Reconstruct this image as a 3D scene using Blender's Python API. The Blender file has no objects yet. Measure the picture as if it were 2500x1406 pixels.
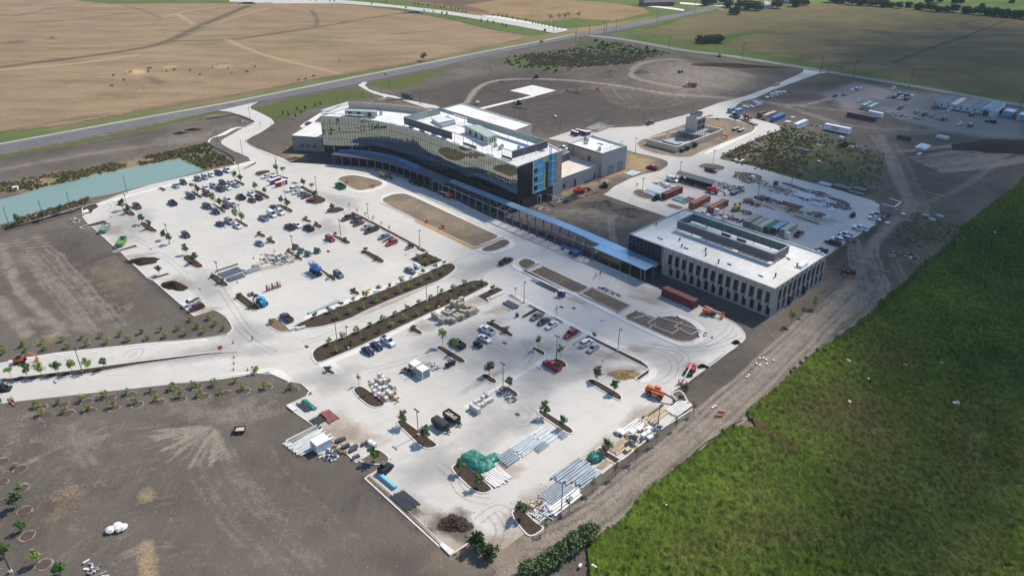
import bpy, math, random
import numpy as np
from mathutils import Vector
random.seed(7)
rng = np.random.default_rng(7)
SC = bpy.context.scene
COL = SC.collection
R = math.radians
F, PT, H = 1810.0, R(28.63), 117.0
CP, SP = math.cos(PT), math.sin(PT)
AXA, AXB = R(-45.6), R(44.6)            # the two directions of the site's street grid
SUN_EL, SUN_AZ = R(47.5), R(48.0)       # azimuth measured from +y towards +x

def G(u, v, z=0.0):
    """photograph position -> world x, y on the level z"""
    a, b = (u-1250)/F, (v-703)/F
    t = (H-z)/(SP+b*CP)
    return (a*t, (CP-b*SP)*t)
def PROJ(x, y, z=0.0):
    d = z-H
    cy = y*SP+d*CP; cz = y*CP-d*SP
    return 1250+F*x/cz, 703-F*cy/cz
def ZO(u, v0, v1):
    x, y = G(u, v0); lo, hi = 0.0, 60.0
    for _ in range(40):
        m = (lo+hi)/2
        if PROJ(x, y, m)[1] > v1: lo = m
        else: hi = m
    return lo
CR = {'P':(0,0,1),'T1':(0,0,.336),'T2':(830,0,.336),'T3':(1660,0,.336),'M1':(0,468,.336),'M2':(830,468,.336),'M3':(1660,468,.336),
 'B1':(0,936,.336),'B2':(830,936,.336),'B3':(1660,936,.336),'L1':(740,660,.224),'L2':(1260,660,.224),'L3':(860,960,.224),
 'L4':(1400,850,.224),'L5':(1220,400,.224),'L6':(860,380,.224),'U1':(200,390,.168),'U2':(600,390,.168),'U3':(420,590,.168),
 'R4':(1540,380,.168),'R5':(1780,400,.168),'R6':(1720,180,.168),'R7':(2080,180,.168),'S1':(690,200,.168),'S2':(1080,220,.168),
 'S3':(1500,480,.224),'V1':(1340,300,.104),'V2':(1230,340,.1465),'V3':(1560,270,.12),'V4':(660,860,.192),'V5':(960,700,.136),'V6':(1270,1030,.185)}
def PX(s):
    out = []; c = CR['P']
    for t in s.split():
        if t in CR: c = CR[t]
        else:
            x, y = t.split(','); out.append((c[0]+float(x)*c[2], c[1]+float(y)*c[2]))
    return out
def WP(s, z=0.0):
    return [G(u, v, z) for u, v in PX(s)]
def smooth(P, n=2, closed=True):
    for _ in range(n):
        Q = []; m = len(P)
        for i in range(m if closed else m-1):
            a, b = P[i], P[(i+1) % m]
            t = .25 if not closed else min(.25, 1.5/(math.hypot(a[0]-b[0], a[1]-b[1])+1e-6))
            Q += [(a[0]*(1-t)+b[0]*t, a[1]*(1-t)+b[1]*t), (a[0]*t+b[0]*(1-t), a[1]*t+b[1]*(1-t))]
        if not closed: Q = [P[0]]+Q+[P[-1]]
        P = Q
    return P
def area(P):
    return sum(P[i-1][0]*P[i][1]-P[i][0]*P[i-1][1] for i in range(len(P)))/2
def ccw(P):
    return P if area(P) > 0 else P[::-1]
def offset(P, d, closed=True):
    """shift a ccw outline inwards (closed) or a polyline to its left by d"""
    n = len(P); out = []
    for i in range(n):
        a = P[i-1] if (closed or i > 0) else P[i]
        b = P[i]; c = P[(i+1) % n] if (closed or i < n-1) else P[i]
        n1 = Vector((-(b[1]-a[1]), b[0]-a[0])); n2 = Vector((-(c[1]-b[1]), c[0]-b[0]))
        if n1.length < 1e-6: n1 = n2.copy()
        if n2.length < 1e-6: n2 = n1.copy()
        n1.normalize(); n2.normalize(); m = n1+n2
        if m.length < 1e-3: m = n1.copy()
        m.normalize(); k = max(.5, m.dot(n1))
        out.append((b[0]+m.x*d/k, b[1]+m.y*d/k))
    return out
def resample(P, step):
    P = [Vector(p) for p in P]; L = [0]
    for i in range(1, len(P)): L.append(L[-1]+(P[i]-P[i-1]).length)
    n = max(1, round(L[-1]/step)); out = []; j = 0
    for k in range(n+1):
        t = L[-1]*k/n
        while j < len(P)-2 and L[j+1] < t: j += 1
        s = (t-L[j])/max(1e-9, L[j+1]-L[j]); out.append(tuple(P[j].lerp(P[j+1], s)))
    return out

# ------------------------------------------------------------------ materials
class NT:
    def __init__(s, name):
        s.m = bpy.data.materials.new(name); s.m.use_nodes = True
        s.t = s.m.node_tree; s.b = s.t.nodes['Principled BSDF']; s.pos = None
    def n(s, typ, **k):
        x = s.t.nodes.new(typ)
        for a, b in k.items(): setattr(x, a, b)
        return x
    def l(s, a, b): s.t.links.new(a, b)
    def P(s):
        if s.pos is None: s.pos = s.n('ShaderNodeNewGeometry').outputs['Position']
        return s.pos
    def objP(s):
        return s.n('ShaderNodeTexCoord').outputs['Object']
    def mapv(s, rot=0, scale=(1,1,1), vec=None):
        x = s.n('ShaderNodeMapping'); x.inputs['Rotation'].default_value[2] = rot; x.inputs['Scale'].default_value = scale
        s.l(vec or s.P(), x.inputs['Vector']); return x.outputs[0]
    def noise(s, scale, detail=4, rough=.6, vec=None, dist=0):
        x = s.n('ShaderNodeTexNoise'); x.inputs['Scale'].default_value = scale; x.inputs['Detail'].default_value = detail
        x.inputs['Roughness'].default_value = rough; x.inputs['Distortion'].default_value = dist
        s.l(vec or s.P(), x.inputs['Vector']); return x.outputs['Fac']
    def val(s, v, sock):
        if hasattr(v, 'links') or isinstance(v, bpy.types.NodeSocket): s.l(v, sock)
        elif isinstance(v, tuple) and len(v) == 3: sock.default_value = (*v, 1)
        else: sock.default_value = v
    def mix(s, fac, a, b, mode='MIX'):
        x = s.n('ShaderNodeMix', data_type='RGBA', blend_type=mode)
        s.val(fac, x.inputs[0]); s.val(a, x.inputs[6]); s.val(b, x.inputs[7]); return x.outputs[2]
    def ma(s, op, a, b=0.0, c=0.0, clamp=False):
        x = s.n('ShaderNodeMath', operation=op, use_clamp=clamp)
        for i, v in enumerate((a, b, c)): s.val(v, x.inputs[i])
        return x.outputs[0]
    def mr(s, v, a, b, c=0.0, d=1.0):
        x = s.n('ShaderNodeMapRange'); s.val(v, x.inputs[0])
        for i, q in enumerate((a, b, c, d)): x.inputs[i+1].default_value = q
        return x.outputs[0]
    def attr(s, name): return s.n('ShaderNodeAttribute', attribute_name=name).outputs['Fac']
    def bump(s, h, strength=.4, dist=.1):
        x = s.n('ShaderNodeBump'); x.inputs['Strength'].default_value = strength; x.inputs['Distance'].default_value = dist
        s.l(h, x.inputs['Height']); s.l(x.outputs[0], s.b.inputs['Normal'])
    def out(s, col, rough=.9, spec=.2, metal=0):
        s.val(col, s.b.inputs['Base Color']); s.val(rough, s.b.inputs['Roughness'])
        s.b.inputs['Specular IOR Level'].default_value = spec; s.b.inputs['Metallic'].default_value = metal
        return s.m
MC = {}
def M(name, c, rough=.7, spec=.3, metal=0, var=.18, scale=1.5, coat=0, c2=None):
    """plain surface with a procedural mottling in object space"""
    if name in MC: return MC[name]
    t = NT(name); n = t.noise(scale, 5, .65, t.objP())
    lo = c2 or tuple(x*(1-var) for x in c); hi = tuple(min(1, x*(1+var*.6)) for x in c)
    m = t.out(t.mix(t.mr(n, .32, .68), lo, hi), t.mr(n, .3, .7, rough*.92, min(1, rough*1.08)), spec, metal)
    if coat: t.b.inputs['Coat Weight'].default_value = coat; t.b.inputs['Coat Roughness'].default_value = .06
    MC[name] = m; return m

# ------------------------------------------------------------------ meshes
class MB:
    def __init__(s): s.v = []; s.f = []; s.mi = []
    def poly(s, pts, m=0):
        i = len(s.v); s.v += [tuple(p) for p in pts]; s.f.append(tuple(range(i, i+len(pts)))); s.mi.append(m)
    def prism(s, P, z0, z1, m=0, mtop=None, bottom=False):
        P = ccw([(p[0], p[1]) for p in P]); i = len(s.v); n = len(P)
        s.v += [(x, y, z0) for x, y in P]+[(x, y, z1) for x, y in P]
        for k in range(n):
            j = (k+1) % n; s.f.append((i+k, i+j, i+n+j, i+n+k)); s.mi.append(m)
        s.f.append(tuple(range(i+n, i+2*n))); s.mi.append(m if mtop is None else mtop)
        if bottom: s.f.append(tuple(range(i+n-1, i-1, -1))); s.mi.append(m)
    def box(s, c, d, rz=0, m=0, tilt=0):
        """centre of the base c, size d"""
        x, y, z = c; a, b, h = d[0]/2, d[1]/2, d[2]; ca, sa = math.cos(rz), math.sin(rz)
        i = len(s.v)
        for k in range(8):
            px = a if k & 1 else -a; py = b if k & 2 else -b; pz = h if k & 4 else 0
            if tilt: pz += px*math.tan(tilt)
            s.v.append((x+px*ca-py*sa, y+px*sa+py*ca, z+pz))
        for q in ((0,2,3,1),(4,5,7,6),(0,1,5,4),(2,6,7,3),(1,3,7,5),(0,4,6,2)):
            s.f.append(tuple(i+t for t in q)); s.mi.append(m)
    def cyl(s, p, q, r0, r1=None, n=8, m=0, cap=True):
        p, q = Vector(p), Vector(q); r1 = r0 if r1 is None else r1
        d = (q-p).normalized(); a = d.orthogonal().normalized(); b = d.cross(a); i = len(s.v)
        for c, r in ((p, r0), (q, r1)):
            for k in range(n):
                t = 2*math.pi*k/n; s.v.append(tuple(c+(a*math.cos(t)+b*math.sin(t))*r))
        for k in range(n):
            j = (k+1) % n; s.f.append((i+k, i+j, i+n+j, i+n+k)); s.mi.append(m)
        if cap:
            s.f.append(tuple(range(i+n-1, i-1, -1))); s.f.append(tuple(range(i+n, i+2*n))); s.mi += [m, m]
    def beam(s, p, q, w, h=None, m=0):
        """rectangular bar between two points"""
        p, q = Vector(p), Vector(q); h = h or w; d = (q-p).normalized()
        up = Vector((0,0,1)) if abs(d.z) < .95 else Vector((1,0,0))
        a = d.cross(up).normalized()*w/2; b = a.cross(d).normalized()*h/2; i = len(s.v)
        for c in (p, q):
            for e, g in ((-1,-1),(1,-1),(1,1),(-1,1)): s.v.append(tuple(c+a*e+b*g))
        for q4 in ((0,1,5,4),(1,2,6,5),(2,3,7,6),(3,0,4,7),(3,2,1,0),(4,5,6,7)):
            s.f.append(tuple(i+t for t in q4)); s.mi.append(m)
    def loft(s, rings, m=0, cap=True, closed=True):
        i = len(s.v); n = len(rings[0])
        for r in rings: s.v += [tuple(p) for p in r]
        for a in range(len(rings)-1):
            for k in range(n if closed else n-1):
                j = (k+1) % n; s.f.append((i+a*n+k, i+a*n+j, i+(a+1)*n+j, i+(a+1)*n+k)); s.mi.append(m)
        if cap:
            s.f.append(tuple(range(i+n-1, i-1, -1))); e = i+(len(rings)-1)*n
            s.f.append(tuple(range(e, e+n))); s.mi += [m, m]
    def ball(s, c, r, m=0, n=8, k=5, sz=1.0, jit=0):
        rings = []
        for a in range(k+1):
            t = math.pi*a/k; rr = max(.02, math.sin(t))*r
            rings.append([(c[0]+rr*math.cos(2*math.pi*b/n)*(1+random.uniform(-jit, jit)), c[1]+rr*math.sin(2*math.pi*b/n)*(1+random.uniform(-jit, jit)), c[2]-math.cos(t)*r*sz) for b in range(n)])
        s.loft(rings, m)
    def mesh(s, name, mats, sm=False):
        me = bpy.data.meshes.new(name); me.from_pydata(s.v, [], s.f)
        for x in mats: me.materials.append(x)
        me.polygons.foreach_set('material_index', s.mi)
        if sm: me.polygons.foreach_set('use_smooth', [True]*len(s.f))
        me.update(); return me
    def build(s, name, mats, parent=None, loc=(0,0,0), rz=0, sm=False):
        return link(name, s.mesh(name, mats if isinstance(mats, (list, tuple)) else [mats], sm), parent, loc, rz)
def build_each(b, name, mats, parent=None, loc=(0,0,0), rz=0):
    """every separate piece of the collected shapes becomes an object of its own"""
    par = list(range(len(b.v)))
    def fd(i):
        while par[i] != i: par[i] = par[par[i]]; i = par[i]
        return i
    for f in b.f:
        for k in f[1:]: par[fd(k)] = fd(f[0])
    G_ = {}
    for f, m in zip(b.f, b.mi): G_.setdefault(fd(f[0]), []).append((f, m))
    out = []
    for fs in G_.values():
        c = MB(); mp = {}
        for f, m in fs:
            for k in f:
                if k not in mp: mp[k] = len(c.v); c.v.append(b.v[k])
            c.f.append(tuple(mp[k] for k in f)); c.mi.append(m)
        out.append(c.build(name, mats, parent, loc, rz))
    return out
def link(name, data, parent=None, loc=(0,0,0), rz=0):
    o = bpy.data.objects.new(name, data); COL.objects.link(o); o.location = loc; o.rotation_euler[2] = rz
    if parent: o.parent = parent
    return o
LABELS = set()
def tag(o, label, cat, group=None):
    o['label'] = label; o['category'] = cat
    if group: o['group'] = group
    return o
def root(name, label, cat, loc=(0,0,0), rz=0, group=None):
    return tag(link(name, None, None, loc, rz), label, cat, group)
def setting(o, kind='structure'):
    o['kind'] = kind; return o
def dup(o, loc, rz, label, group=None):
    """a copy of a thing with its parts and sub-parts"""
    r = o.copy(); COL.objects.link(r); r.location = loc; r.rotation_euler[2] = rz; r['label'] = label
    if group: r['group'] = group
    for ch in o.children:
        c = ch.copy(); COL.objects.link(c); c.parent = r
        for g in ch.children:
            d = g.copy(); COL.objects.link(d); d.parent = c
    return r
ORD = ['first','second','third','fourth','fifth','sixth','seventh','eighth','ninth','tenth','eleventh','twelfth','thirteenth','fourteenth','fifteenth','sixteenth',
 'seventeenth','eighteenth','nineteenth','twentieth','twenty-first','twenty-second','twenty-third','twenty-fourth','twenty-fifth','twenty-sixth','twenty-seventh','twenty-eighth','twenty-ninth','thirtieth']
# ------------------------------------------------------------------ ground: painted grids
def sdist(X, Y, P):
    """distance from the points to a polyline"""
    D = np.full(X.shape, 1e9)
    for a, b in zip(P[:-1], P[1:]):
        dx, dy = b[0]-a[0], b[1]-a[1]; L = dx*dx+dy*dy+1e-9
        t = np.clip(((X-a[0])*dx+(Y-a[1])*dy)/L, 0, 1)
        D = np.minimum(D, np.hypot(X-a[0]-t*dx, Y-a[1]-t*dy))
    return D
def inside(X, Y, P):
    c = np.zeros(X.shape, bool); n = len(P)
    for i in range(n):
        (x0, y0), (x1, y1) = P[i-1], P[i]
        if y0 == y1: continue
        c ^= ((y0 > Y) != (y1 > Y)) & (X < (x1-x0)*(Y-y0)/(y1-y0)+x0)
    return c
def vnoise(X, Y, s, seed):
    r = np.random.default_rng(seed); T = r.random((256, 256))
    x = X/s+1000; y = Y/s+1000; i = np.floor(x).astype(int); j = np.floor(y).astype(int); a = x-i; b = y-j
    a = a*a*(3-2*a); b = b*b*(3-2*b); g = lambda p, q: T[p % 256, q % 256]
    return (g(i, j)*(1-a)+g(i+1, j)*a)*(1-b)+(g(i, j+1)*(1-a)+g(i+1, j+1)*a)*b
def gridmesh(name, xs, ys, keep, attrs, zf, mat):
    X, Y = np.meshgrid(xs, ys); nx, ny = len(xs), len(ys)
    cx, cy = (X[:-1,:-1]+X[1:,1:])/2, (Y[:-1,:-1]+Y[1:,1:])/2
    K = keep(cx, cy).ravel()
    idx = np.arange(nx*ny).reshape(ny, nx)
    q = np.stack([idx[:-1,:-1], idx[:-1,1:], idx[1:,1:], idx[1:,:-1]], -1).reshape(-1, 4)[K]
    used, inv = np.unique(q, return_inverse=True); q = inv.reshape(-1, 4)
    x, y = X.ravel()[used], Y.ravel()[used]; z = zf(x, y)
    me = bpy.data.meshes.new(name); me.vertices.add(len(used)); me.vertices.foreach_set('co', np.stack([x, y, z], -1).ravel())
    me.loops.add(q.size); me.loops.foreach_set('vertex_index', q.ravel().astype(np.int32))
    me.polygons.add(len(q)); me.polygons.foreach_set('loop_start', np.arange(0, q.size, 4, dtype=np.int32))
    me.update(calc_edges=True)
    for k, fn in attrs.items():
        a = me.attributes.new(k, 'FLOAT', 'POINT'); a.data.foreach_set('value', fn(x, y).astype(np.float32))
    me.materials.append(mat); me.polygons.foreach_set('use_smooth', np.ones(len(q), bool)); me.update()
    return setting(link(name, me))
def painter(ops):
    """ops: (kind, world points, width, strength); kinds line, area, spot"""
    def fn(x, y):
        A = np.zeros_like(x)
        for kind, P, w, st in ops:
            m = w*2+6
            xs = [p[0] for p in P]; ys = [p[1] for p in P]
            sel = (x > min(xs)-m) & (x < max(xs)+m) & (y > min(ys)-m) & (y < max(ys)+m)
            if not sel.any(): continue
            X, Y = x[sel], y[sel]
            if kind == 'line': g = np.clip(1.5-sdist(X, Y, P)/w*1.5, 0, 1)
            else:
                d = sdist(X, Y, list(P)+[P[0]]); g = np.where(inside(X, Y, P), np.clip(.5+d/w*.5, 0, 1), np.clip(.5-d/w*.5, 0, 1))
            A[sel] = np.maximum(A[sel], g*st) if st > 0 else A[sel]*(1+g*st)
        return A
    return fn
def line(s, w, st=1.0): return ('line', smooth(WP(s), 2, False), w, st)
def zone(s, w=3, st=1.0): return ('area', WP(s), w, st)
def tracks(s, n, spread, w, st, seed=1):
    r = random.Random(seed); P = smooth(WP(s), 2, False); out = []; w = max(w, 1.0 if P[0][1] < 270 else 1.7)
    for k in range(n):
        o = r.gauss(0, spread); i = r.randrange(0, max(1, len(P)//3)); j = len(P)-r.randrange(0, max(1, len(P)//3))
        Q = offset(P, o, False)[i:j]
        Q = [(x+r.uniform(-.4, .4), y+r.uniform(-.4, .4)) for x, y in Q]
        if len(Q) > 1:
            out.append(('line', Q, w, st*r.uniform(.5, 1))); out.append(('line', offset(Q, 1.9, False), w, st*r.uniform(.5, 1)))
    return out
def fan(c, n, r0, r1, a0, a1, w, st, seed=3):
    r = random.Random(seed); x, y = WP(c)[0]; out = []; w = max(w, .8)
    for k in range(n):
        a = R(r.uniform(a0, a1)); p = r.uniform(r0*.3, r0); q = r.uniform(r0, r1); b = a+r.uniform(-.15, .15)
        out.append(('line', [(x+p*math.cos(a), y+p*math.sin(a)), (x+q*math.cos(b), y+q*math.sin(b))], w, st*r.uniform(.4, 1)))
    return out

DUST = [line('P 1285,1335 1420,1290 1560,1180 1700,1060 1850,930 1960,820 2080,700 2110,620 2180,540 2225,500 2190,440 2170,380 2150,330',3.6,.62),
 line('P 2225,505 2330,470 2420,410 2480,360',3,.5), line('P 2440,700 2300,640 2200,560',2,.0),
 line('P 1700,1090 1820,985 1930,880',6,.4), zone('P 1640,1110 1700,1060 1760,1030 1740,1080 1650,1150',10,.3),
 zone('P 1180,1330 1290,1290 1420,1290 1330,1400 1230,1406',10,.6), line('P 1230,1345 1260,1406 1280,1450',5,.7),
 line('T2 920,750 990,640 1100,590 1250,575 1500,575 1750,590 2000,620 2300,670 2500,700',3.2,.85),
 line('T3 0,690 200,700 420,720',6,.7), line('T2 2500,640 2250,600 2120,560 2100,520 2200,450 2400,430 2500,440',4,.8),
 zone('T2 2120,560 2250,450 2500,440 T3 100,440 400,500 640,600 500,690 200,690 0,690 T2 2350,650',22,.55),
 line('T3 0,460 200,480 380,520 520,560',10,.5), zone('T2 2450,560 2500,540 T3 150,560 120,650 0,690 T2 2440,640',12,.75),
 line('R6 560,380 800,390 1100,450 1400,470 1700,400 2000,300 2300,200',3.4,.8), line('R6 1400,480 1900,520 2400,560 2500,560',3,.6),
 line('R6 800,400 1200,480 1600,620 2000,740 2500,800 R7 900,820 1500,840 2100,860',5,.55),
 zone('T1 1140,1000 1480,960 1700,900 1830,880 1600,960 1500,1030 1280,1050 1150,1040',10,.6), line('T1 0,1230 300,1180 700,1110 1100,1050 1400,1030',5,.45),
 zone('B1 0,240 250,260 240,560 0,480',20,.4), zone('B1 1280,150 1950,130 2000,200 1800,270 1500,250 1250,200',8,.7), zone('B1 420,330 700,300 760,480 600,560 430,480',9,.55),
 line('M1 0,380 80,560 130,720 300,870 450,1010',2.6,.6), line('M1 0,780 90,920 190,1040',3.5,.6), line('M1 40,920 250,940 450,980 640,1000',3,.45),
 zone('M1 360,960 480,940 470,1040 380,1050',3,.8), line('B1 700,1399 830,1270 1020,1180 1230,1160',1.6,.4), line('B1 780,1330 900,1250 1100,1190 1280,1180',1.2,.4),
 zone('L5 480,520 700,480 1000,480 1200,540 1500,560 1300,620 900,590 700,600 540,580',9,.55), line('L5 1200,600 1190,700 1210,800 1260,870',1.2,.75), line('L5 1240,600 1235,700 1255,800 1290,860',.9,.7),
 zone('M3 1000,1050 1180,960 1150,1030 800,1300',9,.35),
 zone('T2 1680,950 1800,860 1990,880 2000,920',10,.4), line('B1 250,150 600,90 1000,40',1.5,.3)]
DUST += tracks('M1 30,360 130,470 260,640 400,820 560,1000 640,1090',3,1.5,.9,.6,1)+tracks('M1 150,350 300,480 450,640 600,820 760,1010',3,1.6,.9,.55,2)+tracks('M1 430,470 520,560 700,720 850,850 960,960',5,1.5,.5,.3,3)
DUST += fan('B1 1560,310',70,4,15,180,300,.5,.8,4)+fan('B1 1560,300',40,3,14,20,80,.5,.5,5)+fan('L4 1400,930',60,3,14,20,130,.45,.55,6)+fan('M3 900,1130',40,4,16,10,140,.6,.4,7)+fan('B1 540,420',40,3,12,0,360,.5,.5,8)
DUST += tracks('P 1290,1335 1420,1290 1560,1180 1700,1060 1850,930 1960,820 2080,700',10,3.5,.5,.8,9)+tracks('M3 1330,340 1340,480 1400,640 1420,760 1300,900 1100,1020',9,4,.6,.7,10)
DUST += tracks('P 2140,330 2180,390 2200,450 2230,500 2200,545',6,2,.6,.6,11)+tracks('R7 1000,1300 1500,1250 2000,1180 2150,1120',16,8,.5,.9,12)+tracks('R7 1250,1400 1700,1330 2150,1230',14,6,.5,.7,13)
DUST += tracks('T2 1500,690 1900,640 2300,680 2500,740',6,5,.8,.45,14)+tracks('T2 1950,640 2050,760 2300,780 2500,720',6,5,.7,.4,15)+tracks('B1 100,700 500,600 1000,480 1500,420',8,10,.45,.3,16)+tracks('B1 2450,1399 2000,1000 1750,700 1600,400',7,5,.5,.35,17)
DUST += tracks('B1 700,1399 1000,1150 1600,1050 2300,1150',8,8,.5,.25,18)+tracks('R7 200,700 600,830 1100,800 1700,800',6,5,.8,.5,19)
DARK = [zone('T2 300,700 700,600 1050,540 1400,480 1650,530 1800,600 2000,640 2100,700 2500,720 T3 250,740 100,790 0,830 T2 2480,840 2180,920 1700,950 1500,990 1300,960 1000,800 700,770',14,.75),
 zone('T2 2000,680 2500,760 T3 180,760 0,850 T2 2450,840 2250,800 2060,760',10,.55),
 zone('R7 1300,850 1850,930 2450,1000 2450,1200 2200,1399 900,1399 700,1200 1100,1050 1300,930',24,.85),
 zone('T3 0,390 250,440 500,490 830,500 760,560 500,540 200,500 0,450',7,.8), zone('R6 1000,400 1250,290 1500,330 1700,350 1600,400 1350,440 1100,440',6,.7),
 zone('M1 170,380 620,250 840,440 1090,640 1400,900 1000,960 700,800 450,560 300,470',14,.4), line('M1 860,450 1090,640 1400,900',2.5,.7), line('M1 0,290 400,200 640,110',3.5,.6),
 zone('B1 700,420 1300,400 1700,600 2300,800 2200,1200 1300,1300 700,1000',40,.3), line('B2 180,690 420,920 730,1190',2.2,.6), zone('B2 1440,1060 1500,1050 1450,1120 1400,1110',3,.6),
 line('B2 1500,1060 1660,930 1850,800 2100,570 2300,340 2480,200',2.0,.6),
 zone('L4 1300,330 1700,60 2000,20 2100,250 1900,400 1500,540 1250,560',12,.85), zone('M3 1000,620 1300,560 1600,500 1900,300 1700,120 1500,200 1300,420 1060,520',16,.75), line('L4 1050,520 1260,380 1500,150 1750,10',1.5,.9),
 zone('L5 0,590 300,650 800,820 1200,1000 1700,1280 1750,1400 1650,1390 1100,1110 600,870 200,700 0,620',3,.75), zone('L2 1230,0 1700,230 2000,380 2280,510 2500,600 2500,540 1800,200 1400,0',3,.75),
 zone('S1 400,1050 700,1080 1300,1150 1650,1300 1600,1330 1200,1250 300,1180',4,.7), zone('L6 0,40 350,120 700,280 1100,450 1560,660 2000,860 2500,1080 2500,980 1900,700 1200,380 600,130 100,0',4,.6),
 line('P 2020,640 2060,605 2110,575 2140,560',4.5,1.0), zone('R7 1950,960 2200,1010 2250,1100 2100,1170 1900,1100',8,.9), line('R7 2200,1350 2300,1150 2500,950',4,.6),
 zone('T1 1750,900 1850,830 2100,760 2250,860 2120,1100 1900,1050 1790,1030',8,.4), line('T1 1830,1010 2000,960 2300,830',3,.5), zone('S1 60,940 150,900 180,980 100,990',2,.9),
 zone('T1 0,1170 600,1080 1100,980 1300,950 1200,920 600,1040 0,1130',5,.55), zone('T1 0,1200 700,1080 1200,1000 1000,1000 500,1080 0,1150',6,.5), zone('B1 2020,690 2110,650 2150,700 2100,760 2030,750',3,.8)]
DARK += tracks('M1 480,380 450,440 520,560 700,760 880,940',6,1.6,.6,.8,21)+tracks('M1 600,560 720,480 860,440',3,.8,.5,.8,22)+tracks('M1 300,420 500,440 850,200',4,3,.5,.5,23)+tracks('M3 1050,620 1200,430 1500,250 1700,150',7,3,.5,.6,24)+tracks('P 2010,720 2080,680 2160,560',6,4,.5,.6,25)
GRASS = [zone('T2 190,600 400,560 600,520 800,480 840,490 740,530 620,600 420,660 270,640',5,.9), zone('T1 1830,790 2100,720 2500,640 2500,750 2300,780 2000,890 1900,830',3,1.0), zone('T2 0,630 190,670 300,700 170,720 0,740',3,1.0),
 zone('T2 1160,430 1300,400 1600,370 2000,390 2200,430 2100,470 1700,450 1660,500 1580,540 1200,460',9,.8), zone('T2 1700,310 1850,275 2000,310 2300,370 2500,390 2490,410 2300,390 2100,410 1900,360 1720,340',6,.9),
 line('T2 1230,440 1400,480 1600,520',5,1.0), line('T2 1740,330 1960,350 2180,390',6,1.0), line('T2 900,440 1300,350 1700,280 2000,230 2500,130',7,.75),
 zone('T3 250,1140 560,1000 760,900 1000,960 1150,1000 1450,1100 1500,1300 1380,1399 900,1290 500,1200',16,.62), zone('T3 300,1150 400,1130 900,1250 1300,1399 1000,1390 600,1250',8,.7),
 line('T1 0,1140 600,1030 1150,910 1600,815',5,.95), zone('T1 0,1340 600,1230 1100,1130 1500,1040 1700,1190 1480,1230 1300,1150 900,1230 200,1399 0,1399',8,.45), line('U1 260,610 600,520 1000,415 1600,255 2100,95', 1.6, .0), zone('T1 1450,1080 1560,1060 1700,1180 1560,1190',4,.8),
 zone('M1 0,230 420,110 640,60 640,30 300,120 0,200',3,.5), line('T3 0,375 500,450 900,510 1300,580 1700,645 1900,680 2300,750 2500,785',6,.7), zone('T3 1060,520 1270,570 1180,600 1000,660 950,640',6,.6),
 line('P 2260,470 2320,560 2230,620 2100,760',14,.35), zone('M3 1700,150 2050,250 1980,330 1700,420 1560,360',14,.55), line('R5 1400,1350 2000,950',2.2,.8), zone('T1 0,960 500,860 1000,780 1700,690 2500,520 2500,570 1700,720 1000,840 500,940 0,1030',6,.75),
 line('T2 0,560 400,480 700,420 1100,340 1400,280',9,.75), zone('B1 480,760 640,740 650,920 450,940',8,.12)]
TAN = [line('U1 230,600 600,490 1000,400 1600,245 2050,100', 2.4, .6), zone('T1 0,1340 600,1230 1100,1130 1500,1040 1700,1190 1480,1230 1300,1150 900,1230 200,1399 0,1399',6,.75), zone('T1 0,1120 600,1010 1150,890 1600,810 1600,830 1150,920 600,1040 0,1150',3,.7),
 zone('V1 1780,660 2500,860 2450,1100 2000,1200 1300,1300 900,1400 1300,1180 1760,1080',5,.9), zone('V2 930,890 1700,640 1775,650 1775,720 1300,820 1000,940',3,.8), zone('V3 0,560 1000,280 1400,130 1700,150 2340,390 1000,960 600,900 0,760',4,.0),
 zone('B1 450,760 620,740 650,830 480,850',6,.7), zone('B1 350,950 480,940 500,1000 380,1010',4,.6), zone('B1 490,1010 560,1010 560,1060 490,1060',3,.6), line('B1 1060,1180 1070,1280 1080,1399',2.6,.7), line('B1 1060,780 1075,830',2.5,.6),
 zone('M1 620,560 900,500 980,620 850,860 700,780',18,.5), zone('M1 0,440 120,560 200,720 60,640',9,.5), zone('M1 230,1060 480,1000 420,1060 260,1150',5,.6), zone('B1 0,300 200,260 180,480 0,420',12,.45),
 zone('B2 1340,1085 1700,850 2000,620 2480,190 2500,230 2000,680 1700,930 1420,1120',5,.35), zone('P 1840,1020 1860,1040 1880,1055 1860,1060 1830,1035',2,.9), zone('R6 200,1240 500,1060 900,880 1100,900 900,1100 500,1250',8,.5), zone('S1 20,1060 200,1030 390,1050 280,1120 130,1150',3,.8),
 zone('M1 0,230 300,140 640,50 480,30 200,110 0,190',4,.7), zone('T2 1300,400 1600,420 1700,500 1950,480 2200,430 2000,420 1700,440',9,.5), zone('T1 1860,780 2100,730 2300,690 2100,800 1950,830',5,.4)]
GRAV = [zone('T3 1030,680 1280,600 1650,660 1800,690 1850,650 1950,670 2300,740 2500,790 2500,1010 2200,1000 1900,950 1600,870 1480,800 1200,790',6,1.0), zone('L5 480,520 1000,470 1700,570 1400,800 1000,760 700,620',14,.45), zone('R7 0,800 900,780 1100,830 600,900 0,860',9,.5)]
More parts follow.
